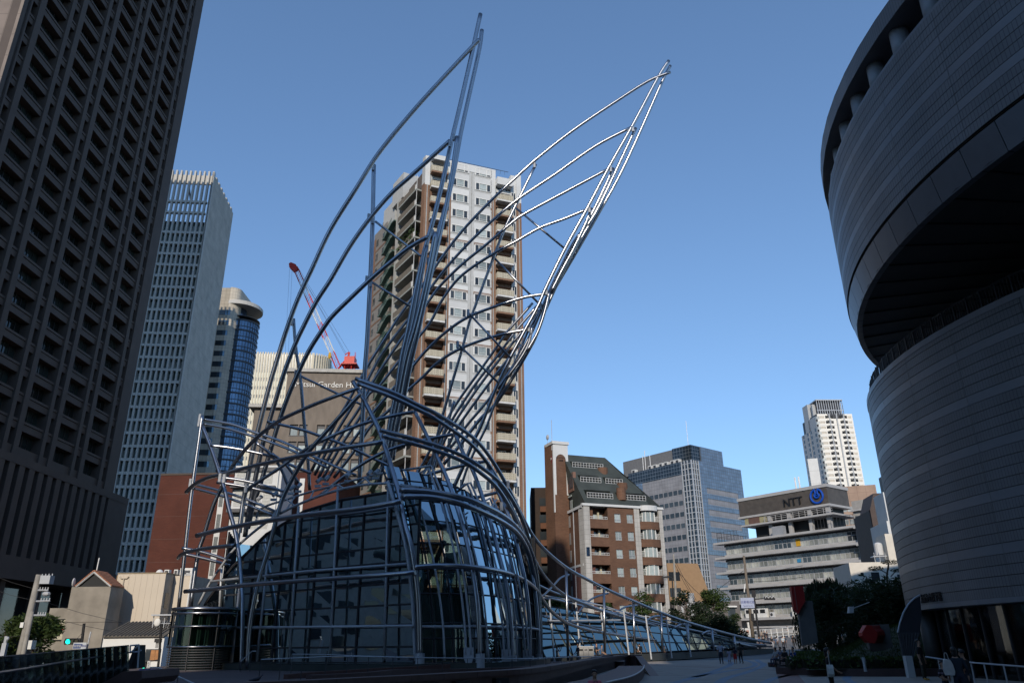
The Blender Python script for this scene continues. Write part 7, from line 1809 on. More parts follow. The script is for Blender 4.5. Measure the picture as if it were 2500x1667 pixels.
hedge('far_hedge', [(21.6, 61, .25), (19.6, 54.0, .3), (17.9, 48.8, .3)], .7, .75, 'low hedge beside the people seated on the garden kerb', 33, LF1, 420)
mb = MB(); K = crom([(15.0, 47.6, 0), (16.2, 44.6, 0), (18.3, 42.8, 0), (21.8, 42.0, 0)], 5)
KB = root('garden_kerb', (16, 45, 0), 0, 'low dark red brown kerb wall edging the garden mound', 'kerb wall')
sweepwall('kerb_face', [p + Vector((0, 0, .36)) for p in K], -.02, 0, 0, -.5, mat('kerb_granite', (.075, .045, .042), .7), KB)
BN = root('stone_bench', (16.2, 52, 0), 0, 'low stone bench along the garden where people sit', 'bench')
Pn = crom([at(1888, 1612, 60), at(1912, 1619, 54.5), at(1952, 1627, 50), at(1998, 1632, 46.5)], 4)
Pn = [Vector((p.x, p.y, .44)) for p in Pn]
sweepwall('seat', Pn, lambda p: .30, 0, 0, -.55, mat('bench_stone', (.17, .13, .12), .7), BN)
for i in range(0, len(Pn), 4):
    p = Pn[i]; mb = MB(); mb.box(p.x - .3, p.x + .35, p.y - .1, p.y + .4, 0, .3); mb.build('bench_block', mat('bench_block_dark', (.06, .055, .055), .8), BN, world=True)
def willow(px, ytop, D, sp, seed, label):
    p = at(px, ytop, D); z0 = .3 + mz(p.x, D); h = p.z - z0
    rnd = random.Random(seed); r_ = root('weeping_tree', (p.x, D, z0), 0, label, 'tree')
    tr = MB(); tr.tube(crom([(0, 0, 0), (.2, 0, h * .4), (-.1, 0, h * .75)], 4), .2, 7, r2=.07)
    lm = MB()
    for k in range(70):
        a = rnd.uniform(0, 6.283); rr = sp * rnd.uniform(.25, 1); topz = h * rnd.uniform(.72, 1.0) * (1 - .25 * (rr / sp) ** 2)
        q0 = Vector((0, 0, h * .7)); q1 = Vector((math.cos(a) * rr * .6, math.sin(a) * rr * .6, topz)); q2 = Vector((math.cos(a) * rr, math.sin(a) * rr, topz - h * .12)); q3 = Vector((math.cos(a) * rr * 1.1, math.sin(a) * rr * 1.1, max(.2, topz - h * rnd.uniform(.4, .85))))
        cv = crom([q0, q1, q2, q3], 5)
        tr.tube(cv, .035, 3, False, r2=.008)
        for i in range(4, len(cv)):
            leaves(lm, rnd, cv[i], .32, 13, .16, 1.0, 1.3)
    for k in range(9):
        leaves(lm, rnd, (rnd.uniform(-.5, .5) * sp, rnd.uniform(-.4, .4) * sp, h * rnd.uniform(.35, .75)), sp * .4, 150, .2)
    tr.build('trunk', BARK, r_); lm.build('crown', LF2, r_)
willow(2012, 1412, 72, 3.0, 41, 'dark weeping tree with hanging twigs behind the tall grey slab sculpture')
willow(1985, 1425, 78, 1.9, 44, 'smaller weeping tree to the left of the large weeping tree')
for px, ytop, D, sp, sd, lab, m in ((2090, 1402, 74, 3.0, 42, 'dark broad tree between the weeping tree and the pine', LF2), (2062, 1450, 66, 3.0, 43, 'low dark bushy tree on the garden mound\'s crest', LF2), (2150, 1450, 62, 3.0, 45, 'dense dark bush below the pine beside the drum', LF2), (2205, 1432, 60, 2.4, 46, 'dark bush pressed against the drum wall', LF2)):
    p = at(px, ytop, D); z0 = .2 + mz(p.x, D); tree('garden_tree', (p.x, D, z0), p.z - z0 + .3, sp, lab, 'tree', m, sd, 4200, 20, .2, .14, .06, 'garden trees beside the drum')
def pine(px, ytop, D, seed):
    p = at(px, ytop, D); z0 = .2 + mz(p.x, D); h = p.z - z0; rnd = random.Random(seed)
    r_ = root('pine_tree', (p.x, D, z0), 0, 'spreading pine with flat needle pads silhouetted against white walls', 'pine')
    tr = MB(); tr.tube(crom([(0, 0, 0), (.5, 0, h * .35), (-.3, 0, h * .65), (.1, 0, h * .95)], 5), .16, 7, r2=.06); lm = MB()
    for dx, fz, rr in ((0, 1.0, .75), (-.9, .92, .7), (.9, .88, .7), (1.5, .80, .75), (2.2, .75, .8), (-1.6, .72, .6), (.7, .68, .8), (2.8, .63, .7), (-.7, .6, .7), (1.7, .55, .8), (-1.9, .5, .6), (3.2, .5, .6), (.3, .45, .7)):
        c = Vector((dx, rnd.uniform(-.8, .8), h * fz - .2)); s0 = Vector((dx * .1, 0, h * fz * .85))
        tr.tube([s0, s0.lerp(c, .6) + Vector((0, 0, .1)), c], .05, 4, False, r2=.02)
        leaves(lm, rnd, c, rr, 330, .085, .30)
    tr.build('trunk', BARK, r_); lm.build('crown', LF3, r_)
pine(2165, 1367, 68, 51)
# red and grey sculptures
SG = mat('sculpture_concrete', (.17, .165, .16), .9, var=.15, scale=1.2)
D = 58
b = at(1966, 1572, D); S1 = root('tall_sculpture', (b.x, D, .3), 0, 'tall grey slab carrying a red folded panel at its top left', 'sculpture')
off = Vector((b.x, D, .3))
mb = MB(); mb.extrude([at(x, y, D) - off for x, y in ((1954, 1466), (1950, 1498), (1960, 1576), (1998, 1568), (1983, 1466))][::1], (.1, .55, 0)); mb.build('slab', SG, S1)
mb = MB(); mb.extrude([at(x, y, D - .3) - off for x, y in ((1931, 1430.6), (1960.6, 1429), (1966, 1466), (1955, 1486), (1950, 1498), (1938, 1486))], (.1, .6, 0)); mb.build('red_panel', M['red'], S1)
mb = MB(); mb.tube([at(x, y, D - .33) - off for x, y in ((1939, 1430.5), (1947, 1488))], .03, 4); mb.build('fold_line', mat('fold_pink', (.35, .12, .1), .6), S1)
D = 46.5
b = at(2150, 1588, D); S2 = root('low_sculpture', (b.x, D, .9), 0, 'low grey slab with a red lens shaped block projecting from it', 'sculpture')
off = Vector((b.x, D, .9))
mb = MB(); mb.extrude([at(x, y, D) - off for x, y in ((2118, 1525), (2170, 1522.5), (2180, 1577), (2160, 1586), (2135, 1590), (2125, 1584), (2119, 1560))], (.05, .4, 0)); mb.build('slab', SG, S2)
ln = [(2128, 1526), (2133, 1534), (2140, 1541), (2143, 1550), (2140, 1560), (2136, 1569), (2128, 1561), (2122, 1553), (2121, 1544), (2125, 1535)]
mb = MB(); mb.extrude([at(x, y, D - .9) - off for x, y in ln], at(2134, 1545, D) - at(2128, 1546, D - .9) + Vector((.3, 0, 0))); mb.build('red_lens', M['red'], S2)
mb = MB(); f0 = [at(x, y, D - .9) - off for x, y in ln]; sh = at(2112, 1544, D - .9) - at(2128, 1545, D - .9); 
mb.extrude([f0[0], f0[9], f0[8], f0[7], f0[6], f0[5], f0[5] + sh * .9, f0[7] + sh, f0[8] + sh, f0[0] + sh * .8], (0, .5, 0)); mb.build('red_side', M['red'], S2)
# lamp on bracket, garden lights
p = at(2076, 1488, 55); mb = MB(); mb.hexa([p + Vector(v) for v in ((-.2, -.2, -.2), (.12, -.2, -.2), (.12, .15, -.2), (-.2, .15, -.2), (-.08, -.15, .2), (.22, -.15, .22), (.22, .15, .22), (-.08, .15, .2))]); mb.tube([p + Vector((.2, 0, .1)), p + Vector((1.6, .5, .5))], .035, 5)
centred('bracket_lamp', mb, M['offwhite'], 'small white floodlamp among the dark trees left of the drum', 'floodlamp')
for px, D, lab in ((1977, 47, 'small grey garden light post by the far end of the low hedge'), (2107, 41, 'grey garden light post in front of the low hedge near the drum')):
    p = at(px, 1600, D); mb = MB(); mb.cyl((p.x, p.y), .075, .3, .95, 10); mb.cyl((p.x, p.y), .09, .72, .9, 10); centred('garden_light', mb, M['silver'], lab, 'garden light', 'garden lights along the hedge')

# ================================================================== STREET FURNITURE
CP = mat('concrete_pole', (.30, .28, .25), .85, var=.2, scale=2)
def pole(px0, py0, px1, py1, D, r0, r1, m, name, label, cat):
    a = at(px0, py0, D); r_ = root(name, (a.x, D, -.8), 0, label, cat)
    t = at(px1, py1, D); mb = MB(); mb.tube([(0, 0, 0), (t.x - a.x, 0, t.z + .8)], r0, 10, r2=r1); mb.build('shaft', m, r_, smooth=True)
    return r_, a, t
U1, a, t = pole(48, 1600, 95, 1402, 50, .28, .16, CP, 'utility_pole', 'leaning concrete utility pole with crossarms and transformer at far left', 'utility pole')
def loc(px, py, D=50): p = at(px, py, D); return Vector((p.x - a.x, p.y - 50, p.z + .8))
for (xa, ya), (xb, yb) in (((88, 1408), (129, 1406.5)), ((86, 1440), (118, 1440)), ((88, 1467), (122, 1466)), ((82, 1501), (112, 1501))):
    mb = MB(); mb.tube([loc(xa, ya), loc(xb, yb)], .05, 5)
    for k in range(4): 
        q = loc(xa, ya).lerp(loc(xb, yb), .35 + .2 * k); mb.tube([q, q + Vector((0, 0, .18))], .035, 5)
    mb.build('crossarm', M['silver'], U1)
mb = MB(); q = loc(115, 1416); mb.box(q.x - .32, q.x + .3, -.25, .25, q.z - .22, q.z + .28); q = loc(113, 1449); mb.ball(q, .26, .2, .15, 8, 5); mb.build('transformer', M['silver'], U1)
mb = MB(); q = loc(60, 1525); mb.box(q.x - .1, q.x + .1, -.3, -.1, q.z - .15, q.z + .15); q = loc(78, 1573); mb.box(q.x - .28, q.x + .25, -.3, 0, q.z - .25, q.z + .25); mb.build('meter_box', M['white'], U1)
U2, a2, t2 = pole(57, 1600, 78, 1492, 49, .16, .12, CP, 'utility_pole', 'shorter leaning pole strapped beside the tall utility pole', 'utility pole')
mb = MB(); 
for (x0, y0), (x1, y1) in (((90, 1467), (-40, 1430)), ((95, 1440), (-40, 1395)), ((78, 1548), (-20, 1552)), ((95, 1500), (300, 1545)), ((100, 1466), (300, 1520)), ((102, 1440), (72, 1545))):
    mb.tube([at(x0, y0, 50), at((x0 + x1) / 2, (y0 + y1) / 2 + 3, 50), at(x1, y1, 50)], .012, 3)
centred('overhead_wires', mb, M['black'], 'thin dark wires strung from the left utility pole', 'wires')
mb = MB(); p = at(16, 1552, 45); mb.tube([at(6, 1600, 45), p], .09, 8); q = at(13, 1583, 45); mb.box(q.x - .12, q.x + .12, 44.8, 45, q.z - .4, q.z + .3); q = at(19, 1558, 45); mb.ball(q, .08, .08, .1, 6, 5); centred('street_post', mb, M['silver'], 'short pale post with a small lamp at far left', 'post')
# traffic signal heads
GREEN = emit('signal_green', (.0, .85, .55), 2.2)
OFFL = mat('lamp_off', (.05, .045, .03), .3)
D = 52
p = at(206, 1519, D); TS = root('traffic_signal', (p.x, D, -.8), 0, 'horizontal traffic signal showing green in front of the concrete house', 'traffic signal')
lo = lambda px, py, d=D: at(px, py, d) - Vector((p.x, D, -.8))
mb = MB(); mb.tube([lo(205.5, 1521), lo(200, 1565)], .09, 8); mb.tube([lo(200, 1565), Vector((lo(200, 1565).x, .4, 0))], .08, 8); mb.tube([lo(188, 1558), lo(200, 1545)], .012, 4); mb.build('pole', M['black'], TS)
mb = MB(); c0, c1 = lo(168, 1565), lo(194, 1565); mb.box(c0.x - .2, c1.x + .1, -.12, .12, c0.z - .19, c0.z + .19); mb.ball((c0.x - .2, 0, c0.z), .1, .12, .19, 8, 6); mb.build('housing', M['black'], TS)
for i, px in enumerate((169, 178.5, 188.5)):
    q = lo(px, 1565); mb = MB(); mb.extrude([(q.x + .145 * math.cos(t_), -.125, q.z + .145 * math.sin(t_)) for t_ in [k * math.pi / 8 for k in range(16)]], (0, -.03, 0)); o_ = mb.build('lens', GREEN if i == 0 else OFFL, TS)
    mb = MB(); mb.tube([(q.x + .165 * math.cos(t_), -.2, q.z + .165 * math.sin(t_)) for t_ in [k * math.pi / 8 for k in range(9)]], .02, 4); mb.build('visor', M['black'], TS)
q = lo(201, 1575, D); SB = root('street_sign', (q.x + p.x, D - .3, -.8), 0, 'pale blue and white street name board beside the green traffic signal', 'sign')
mb = MB(); mb.box(-.42, .42, -.02, .02, q.z - .2, q.z + .18); mb.build('board', mat('board_pale', (.50, .53, .56), .5), SB)
mb = MB(); mb.extrude([(-.40, -.025, q.z - .17), (.08, -.025, q.z - .17), (.18, -.025, q.z + .10), (-.36, -.025, q.z + .12)], (0, -.004, 0)); mb.build('blue_field', mat('board_blue', (.07, .10, .22), .5), SB)
me = text_mesh('lettering', '科学館', .15, .004, M['offwhite'], 'CENTER'); put('lettering', me, SB, (-.12, -.035, q.z - .08))
me = text_mesh('lettering', '筑前', .15, .004, mat('board_ink', (.05, .06, .25), .5), 'CENTER'); put('lettering', me, SB, (.29, -.028, q.z - .08))
mb = MB(); mb.tube([lo(222, 1541) + Vector((p.x, D, -.8)) - Vector((q.x + p.x, D - .3, -.8)), Vector((.3, .1, 0))], .05, 6); mb.build('post', M['silver'], SB)
D = 56
p = at(388, 1563, D); PS = root('pedestrian_signal', (p.x, D, -.8), 0, 'pedestrian signal with a lit green figure low beside the lift drum', 'pedestrian signal')
lo = lambda px, py, d=D: at(px, py, d) - Vector((p.x, D, -.8))
mb = MB(); mb.tube([lo(394, 1522), lo(389, 1600), Vector((lo(388, 1625).x, 0, 0))], .085, 8); mb.build('pole', M['black'], PS)
q = lo(355, 1623); mb = MB(); mb.box(q.x - .12, q.x + .12, -.2, .05, q.z - .24, q.z + .24); mb.tube([(q.x + .1, 0, q.z + .2), (lo(389, 1600).x, 0, q.z + .35)], .03, 5); mb.build('housing', M['black'], PS)
mb = MB(); g = Vector((q.x, -.205, q.z - .12))
mb.extrude([(g.x + .03 * math.cos(t_), g.y, g.z + .085 + .03 * math.sin(t_)) for t_ in [k * math.pi / 5 for k in range(10)]], (0, -.01, 0)); mb.extrude([g + Vector(v) for v in ((-.03, 0, .05), (.03, 0, .05), (.08, 0, 0), (.03, 0, .01), (.06, 0, -.09), (.02, 0, -.09), (0, 0, -.03), (-.05, 0, -.09), (-.08, 0, -.08), (-.03, 0, .0), (-.07, 0, .01))][::-1], (0, -.01, 0)); mb.build('walking_figure', GREEN, PS)
q = lo(364, 1622); mb = MB(); mb.box(q.x - .1, q.x + .1, -.1, -.06, q.z - .25, q.z + .25); w_ = mb.build('notice', M['offwhite'], PS)
for k, ch in enumerate('歩行者用'): 
    me = text_mesh('notice_text', ch, .10, .003, mat('ink_blue', (.1, .12, .25), .6), 'CENTER'); put('notice_text', me, w_, (q.x, -.105, q.z + .13 - .11 * k))
q = lo(389, 1562); mb = MB(); mb.box(q.x - .25, q.x + .15, -.2, .1, q.z - .13, q.z + .1); mb.build('speaker', M['black'], PS)
q = lo(384, 1574); mb = MB(); mb.box(q.x - .09, q.x + .1, -.08, -.05, q.z - .18, q.z + .18); mb.build('small_plate', mat('plate_grey', (.3, .3, .3), .5), PS)
# right street: pole with road sign, traffic pole, guard fence
D = 118
p = at(1838, 1552, D); RP = root('utility_pole', (p.x, D, .6), 0, 'brown utility pole carrying a pale blue road name sign before the banded office', 'utility pole')
lo = lambda px, py, d=D: at(px, py, d) - Vector((p.x, D, .6))
mb = MB(); mb.tube([Vector((0, 0, 0)), lo(1816, 1356)], .27, 8, r2=.17); mb.build('shaft', mat('brown_pole', (.16, .13, .10), .85), RP, smooth=True)
q = lo(1823.5, 1471); mb = MB(); mb.box(q.x - 1.0, q.x + .95, -.4, -.3, q.z - .72, q.z + .7); w_ = mb.build('road_sign', mat('road_sign_pale', (.38, .42, .55), .5), RP)
me = text_mesh('lettering', '田蓑橋北詰', .40, .01, mat('road_sign_ink', (.06, .08, .25), .5), 'CENTER'); put('lettering', me, w_, (q.x, -.41, q.z - .05))
me = text_mesh('lettering', 'Tamino br. N.', .25, .01, mat('road_sign_ink2', (.10, .12, .28), .5), 'CENTER'); put('lettering', me, w_, (q.x, -.41, q.z - .5))
q = lo(1834, 1506); mb = MB(); mb.box(q.x - .1, q.x + .35, -.3, .1, q.z - .5, q.z + .5); mb.build('side_signal', M['black'], RP)
mb = MB(); mb.tube([lo(1819, 1425), lo(1817, 1445)], .1, 5); mb.tube([lo(1828, 1532), lo(1826, 1518)], .16, 6); mb.build('bracket', M['white'], RP)
p = at(1852, 1545, D); TP = root('traffic_signal', (p.x, D, .6), 0, 'dark traffic signal pole with long arm reaching right before the banded office', 'traffic signal')
lo = lambda px, py, d=D: at(px, py, d) - Vector((p.x, D, .6))
mb = MB(); mb.tube([Vector((0, 0, 0)), lo(1839, 1440)], .17, 8, r2=.13); mb.tube([lo(1843, 1462), lo(1867, 1460), lo(1885, 1459)], .08, 6); mb.build('pole', M['black'], TP)
q = lo(1879, 1459.5); mb = MB(); mb.box(q.x - .75, q.x + .75, -.2, .2, q.z - .25, q.z + .25); mb.build('housing', M['black'], TP)
for k in range(3):
    mb = MB(); x = q.x - .5 + .5 * k; mb.tube([(x + .21 * math.cos(t_), -.28, q.z + .21 * math.sin(t_)) for t_ in [j * math.pi / 6 for j in range(7)]], .05, 4); mb.build('visor', M['offwhite'], TP)
q = lo(1840, 1448); mb = MB(); mb.box(q.x - .3, q.x + .25, -.2, .2, q.z - .45, q.z + .45); mb.build('rear_signal', M['black'], TP)
GFc = root('guard_fence', (at(1880, 1540, 146).x, 146, 2.4), 0, 'white tubular guard fence along the raised street before the banded office', 'fence')
fa, fb_ = at(1838, 1549, 136), at(1962, 1530, 152)
fz = lambda y: 1.7 + (y - 136) * (2.75 - 1.7) / 17
pts = [fa.lerp(fb_, k / 9) for k in range(10)]
for i, q in enumerate(pts): 
    mb = MB(); mb.tube([(q.x, q.y, fz(q.y)), (q.x, q.y, fz(q.y) + 1.7)], .09, 6); mb.build('fence_post', M['white'], GFc, world=True)
for h in (1.65, .95, .35):
    mb = MB(); mb.tube([(q.x, q.y, fz(q.y) + h) for q in pts], .06, 5); mb.build('fence_rail', M['white'], GFc, world=True)
mb = MB()
for i in range(len(pts) - 1):
    for k in range(1, 5): q = pts[i].lerp(pts[i + 1], k / 5); mb.tube([(q.x, q.y, fz(q.y) + .35), (q.x, q.y, fz(q.y) + .95)], .03, 4)
stuff(mb.build('fence_baluster', M['white'], GFc, world=True))
for px, D, lab in ((1811, 108, 'small white notice board leaning at the hedge\'s right end'), (1826, 110, 'white notice board right beside the brown utility pole')):
    q = at(px, 1545, D); mb = MB(); mb.box(q.x - .35, q.x + .35, D - .05, D + .05, q.z - .45, q.z + .65); mb.cm = 1; mb.box(q.x - .2, q.x + .15, D - .06, D - .05, q.z, q.z + .4); mb.cm = 0; mb.box(q.x - .3, q.x - .25, D, D + .1, .5, q.z); mb.box(q.x + .25, q.x + .3, D, D + .1, .5, q.z)
    centred('notice_board', mb, [M['offwhite'], col('board_print', (.45, .25, .2))], lab, 'notice board')
# street lamps before the brick apartments
p = at(1655, 1460, 118); SLm = root('street_lamp', (p.x, 118, .7), 0, 'grey pole with a curved lamp arm in front of the ochre building', 'street lamp')
lo = lambda px, py: at(px, py, 118) - Vector((p.x, 118, .7))
mb = MB(); mb.tube([(lo(1650, 1500).x, 0, 0), lo(1645, 1362), lo(1644, 1352)], .2, 8, r2=.1); mb.tube(crom([lo(1651, 1448), lo(1660, 1445), lo(1667, 1446)], 3), .06, 5); mb.build('shaft', CP, SLm)
mb = MB(); q = lo(1669, 1448.5); mb.ball(q, .45, .2, .14, 8, 5); mb.build('lamp_head', M['silver'], SLm)
p = at(1640, 1440, 116); SL2 = root('street_lamp', (p.x, 116, .7), 0, 'dark bracket lamp pole crossing the brick apartments\' right pilaster', 'street lamp')
lo = lambda px, py: at(px, py, 116) - Vector((p.x, 116, .7))
mb = MB(); mb.tube([(lo(1642, 1500).x, 0, 0), lo(1641, 1410), lo(1632, 1406.5), lo(1620, 1408)], .09, 6); q = lo(1624, 1408); mb.box(q.x - .5, q.x + .5, -.15, .15, q.z - .12, q.z + .1); mb.build('shaft', M['black'], SL2)
mb = MB()
for (x0, y0), (x1, y1) in (((1645, 1362), (1700, 1465)), ((1645, 1372), (1697, 1468)), ((1652, 1390), (1720, 1462)), ((1816, 1400), (1960, 1380)), ((1818, 1420), (1960, 1408)), ((1700, 1470), (1816, 1392))):
    mb.tube([at(x0, y0, 118), at((x0 + x1) / 2, (y0 + y1) / 2 + 3, 118), at(x1, y1, 118)], .035, 3)
centred('overhead_wires', mb, M['black'], 'dark wires sagging between the poles by the ochre building', 'wires')
mb = MB(); q = at(1688, 1470, 119); mb.cyl((q.x, q.y), .5, q.z - .6, q.z + 1.3, 10); mb.box(q.x - 2.2, q.x, q.y - .3, q.y + .3, q.z - .4, q.z - .2); mb.box(q.x - 1.6, q.x - 1.3, q.y - .2, q.y, q.z - 1.4, q.z - .2); mb.box(q.x - .2, q.x + .2, q.y - .2, q.y + .2, .7, q.z - .6); centred('pole_transformer', mb, M['silver'], 'grey drum transformer on a platform below the ochre building', 'transformer')
# bins behind the dome
p = at(1431, 1600, 70.5); BI = root('recycling_bin', (p.x, 70.5, .0), -4, 'pale grey recycling bin with dark slots near the dome\'s right side', 'bin')
mb = MB(); w = 1.34; mb.box(-w / 2, w / 2, -.3, .3, 0, 1.42); mb.build('body', mat('bin_grey', (.34, .34, .345), .4, .3), BI)
mb = MB(); mb.box(-w / 2 - .03, w / 2 + .03, -.33, .33, 1.42, 1.5); mb.build('lid', M['silver'], BI)
for x in (-.42, .42): mb = MB(); mb.box(x - .17, x + .17, -.32, -.30, 1.12, 1.28); mb.build('slot', M['black'], BI)
for x in (-.07, .07): mb = MB(); mb.extrude([(x + .05 * math.cos(t_), -.301, 1.2 + .08 * math.sin(t_)) for t_ in [k * math.pi / 6 for k in range(12)]], (0, -.015, 0)); mb.build('slot', M['black'], BI)
for x in (-.22, .22): mb = MB(); mb.box(x - .012, x + .012, -.31, -.3, .03, 1.38); mb.build('seam', M['rub'], BI)
# pigeon on the deck
p = atz(626, 1664, .50); PG_ = root('pigeon', (p.x, p.y, .47), 0, 'dark grey pigeon standing on the brown deck behind the wall', 'pigeon')
mb = MB(); 
ring = [(-.30, .10, .012, .02), (-.2, .10, .03, .03), (-.08, .125, .06, .06), (.04, .14, .075, .075), (.12, .17, .055, .055), (.155, .22, .032, .032), (.175, .265, .034, .034), (.20, .28, .024, .022), (.235, .27, .004, .004)]
vs = []; fs = []
for x, z, ry, rz in ring:
    for k in range(8): vs.append((x, ry * math.cos(k * math.pi / 4), z + rz * math.sin(k * math.pi / 4)))
for i in range(len(ring) - 1):
    for k in range(8): fs.append((i * 8 + k, i * 8 + (k + 1) % 8, (i + 1) * 8 + (k + 1) % 8, (i + 1) * 8 + k))
mb.add(vs, fs); mb.build('body', mat('pigeon_grey', (.045, .045, .055), .6), PG_, smooth=True)
mb = MB()
for y in (.03, -.03): mb.tube([(.02, y, .08), (.0, y, .01), (.05, y, 0)], .007, 4)
mb.build('legs', M['red'], PG_)
# ================================================================== PEOPLE
def gz(y):
    for (a, za), (b, zb) in zip(prof, prof[1:]):
        if y <= a: return za
        if y <= b: return za + (zb - za) * (y - a) / (b - a)
    return 3.0
PEOPLE = []
def skel(H, pose, arms, lean=0.0, build=1.0):
    V, E, Rr, seg = [], [], [], []
    def v(p, r): V.append(Vector(p) * H); Rr.append((r[0] * H, r[1] * H) if isinstance(r, tuple) else (r * H, r * H)); return len(V) - 1
    def e(a, b, t): E.append((a, b)); seg.append((a, b, t))
    sit = pose == 'sit'
    pz = .53
    b = build
    pel = v((0, 0, pz), (.092 * b, .066 * b)); wa = v((0, -.02 * lean, .61), (.080 * b, .058 * b)); ch = v((0, -.06 * lean, .73), (.098 * b, .066 * b)); up = v((0, -.09 * lean, .80), (.070 * b, .05)); ne = v((0, -.11 * lean, .845), .030)
    hd0 = v((0, -.012 - .12 * lean, .885), (.040, .044)); hd = v((0, -.010 - .13 * lean, .93), (.047, .055)); ht = v((0, -.002 - .13 * lean, .968), (.040, .046))
    no = v((0, -.062 - .13 * lean, .915), .009)
    e(pel, wa, 'top'); e(wa, ch, 'top'); e(ch, up, 'top'); e(up, ne, 'skin'); e(ne, hd0, 'skin'); e(hd0, hd, 'skin'); e(hd, ht, 'skin'); e(hd0, no, 'skin')
    for s in (-1, 1):
        sh = v((s * .098 * b, -.08 * lean, .795), .040); 
        a = arms if isinstance(arms, str) else arms[(s + 1) // 2]
        if a == 'down': el, wr, fd = (s * .135 * b, .012, .635), (s * .140 * b, -.025, .50), (0, -.15, -1)
        elif a == 'phone': el, wr, fd = (s * .135 * b, .0, .64), (s * .045, -.135, .66), (-s * .4, -.6, .5)
        elif a == 'belly': el, wr, fd = (s * .145 * b, .0, .63), (s * .04, -.105, .58), (-s * 1, -.2, -.1)
        elif a == 'raise': el, wr, fd = (s * .13, -.12, .74), (s * .10, -.20, .88), (0, -.4, 1)
        elif a == 'swing': el, wr, fd = (s * .13, .05, .64), (s * .13, .03, .51), (0, -.3, -1)
        elif a == 'fwd': el, wr, fd = (s * .13, -.04, .635), (s * .125, -.13, .55), (0, -1, -.5)
        elif a == 'lap': el, wr, fd = (s * .14, -.03, .64), (s * .06, -.17, .60), (-s * .5, -1, -.3)
        elif a == 'chin': el, wr, fd = (s * .12, -.15, .66), (s * .05, -.14, .82), (0, .1, 1)
        sh_el = v(el, .027); wri = v(wr, .017); fd = Vector(fd).normalized()
        side = fd.cross(Vector((s, .2, 0))).normalized(); fw = Vector(wr)
        pa = v(fw + fd * .045, (.021, .013))
        e(ch, sh, 'top'); mid = v(Vector((s * .098 * b, -.08 * lean, .795)).lerp(Vector(el), .55), .032)
        e(sh, mid, 'top'); e(mid, sh_el, 'sleeve'); e(sh_el, wri, 'arm'); e(wri, pa, 'skin')
        for k, ln in ((-1.5, .044), (-.5, .051), (.5, .048), (1.5, .038)):
            q0 = fw + fd * .062 + side * .009 * k; f1 = v(q0 + fd * .02, .0052); f2 = v(q0 + fd * ln + Vector((0, -.008, 0)), .0042)
            e(pa, f1, 'skin'); e(f1, f2, 'skin')
        th = v(fw + fd * .03 + side * .024, .0058); th2 = v(fw + fd * .055 + side * .032, .005); e(wri, th, 'skin'); e(th, th2, 'skin')
        if sit: hip, kn, an, toe = (s * .055, -.03, .50), (s * .075, -.25, .515), (s * .075, -.26, .285), (s * .08, -.35, .262)
        elif pose == 'walk':
            f = s; hip, kn, an, toe = (s * .048, 0, .49), (s * .05, -.045 - .03 * f, .28), (s * .05, .03 - .075 * f, .05), (s * .052, -.055 - .075 * f, .022)
        else: hip, kn, an, toe = (s * .05, 0, .49), (s * .058, -.012, .28), (s * .06, .012, .045), (s * .068, -.085, .022)
        h_ = v(hip, .062 * b); tm = v(Vector(hip).lerp(Vector(kn), .5), .055 * b); k_ = v(kn, .038); cf_ = v(Vector(kn).lerp(Vector(an), .4), .037); a_ = v(an, .023); t_ = v(toe, (.022, .018))
        e(pel, h_, 'bottom'); e(h_, tm, 'bottom'); e(tm, k_, 'bottom'); e(k_, cf_, 'shin'); e(cf_, a_, 'shin'); e(a_, t_, 'shoe')
    return V, E, Rr, seg
def person(px, D, H, z, face, pose, arms, cols, label, hair='short', group=None, lean=0.0, build=1.0, skirt=None, stripes=None, x=None, ylook=1560):
    p = at(px, ylook, D); loc = Vector((p.x if x is None else x, D, z))
    if pose == 'sit': loc.z = z - .455 * H
    r_ = root('person', loc, face, label, 'person', group)
    V, E, Rr, seg = skel(H, pose, arms, lean, build)
    me = bpy.data.meshes.new('tmp'); me.from_pydata([tuple(q) for q in V], E, []); me.update()
    o = bpy.data.objects.new('tmp', me); C.objects.link(o)
    sk = o.modifiers.new('s', 'SKIN'); sk.use_smooth_shade = True; sk.branch_smoothing = .4
    for i, d in enumerate(me.skin_vertices[0].data): d.radius = Rr[i]; d.use_root = (i == 0)
    su = o.modifiers.new('u', 'SUBSURF'); su.levels = 1 if D > 50 else 2
    PEOPLE.append((o, r_, V, seg, cols, H, hair, D, skirt, stripes, lean))
    return r_
SK = 'skin'
def c3(*a): return a
BLK, WHT, NAVY, GRY = (.015, .015, .016), (.55, .56, .58), (.025, .035, .07), (.14, .14, .15)
def cc(top, bottom, shoe=BLK, sleeve='top', shin='bottom', arm=None): return dict(top=top, bottom=bottom, shoe=shoe, sleeve=top if sleeve == 'top' else None, shin=bottom if shin == 'bottom' else None, arm=arm)
G1, G3 = 'people strolling on the plaza', 'people crossing at the far street'
PIN = person(1447, 28.0, 1.75, -.84, 12, 'stand', 'down', cc((.60, .16, .20), (.05, .05, .07)), 'person in a bright pink t-shirt standing in front of the curved brown wall', 'short', build=1.08)
WOM = person(2014, 27, 1.52, 0, 75, 'stand', ('fwd', 'down'), cc(BLK, BLK, BLK), 'person in black with a big white bag walking past the garden kerb', 'long')
person(2240, 38.2, 1.76, 0, 40, 'stand', 'down', cc((.02, .02, .022), (.055, .05, .04), (.50, .26, .05)), 'person in dark clothes with orange shoes leaning at the drum\'s corner column', 'short')
person(2287, 24.2, 1.16, 0, 10, 'stand', 'belly', cc((.03, .028, .035), (.03, .03, .04)), 'child in a dark t-shirt with a pale chest stripe near the bottom right corner', 'short', stripes=(.24, .2, .26))
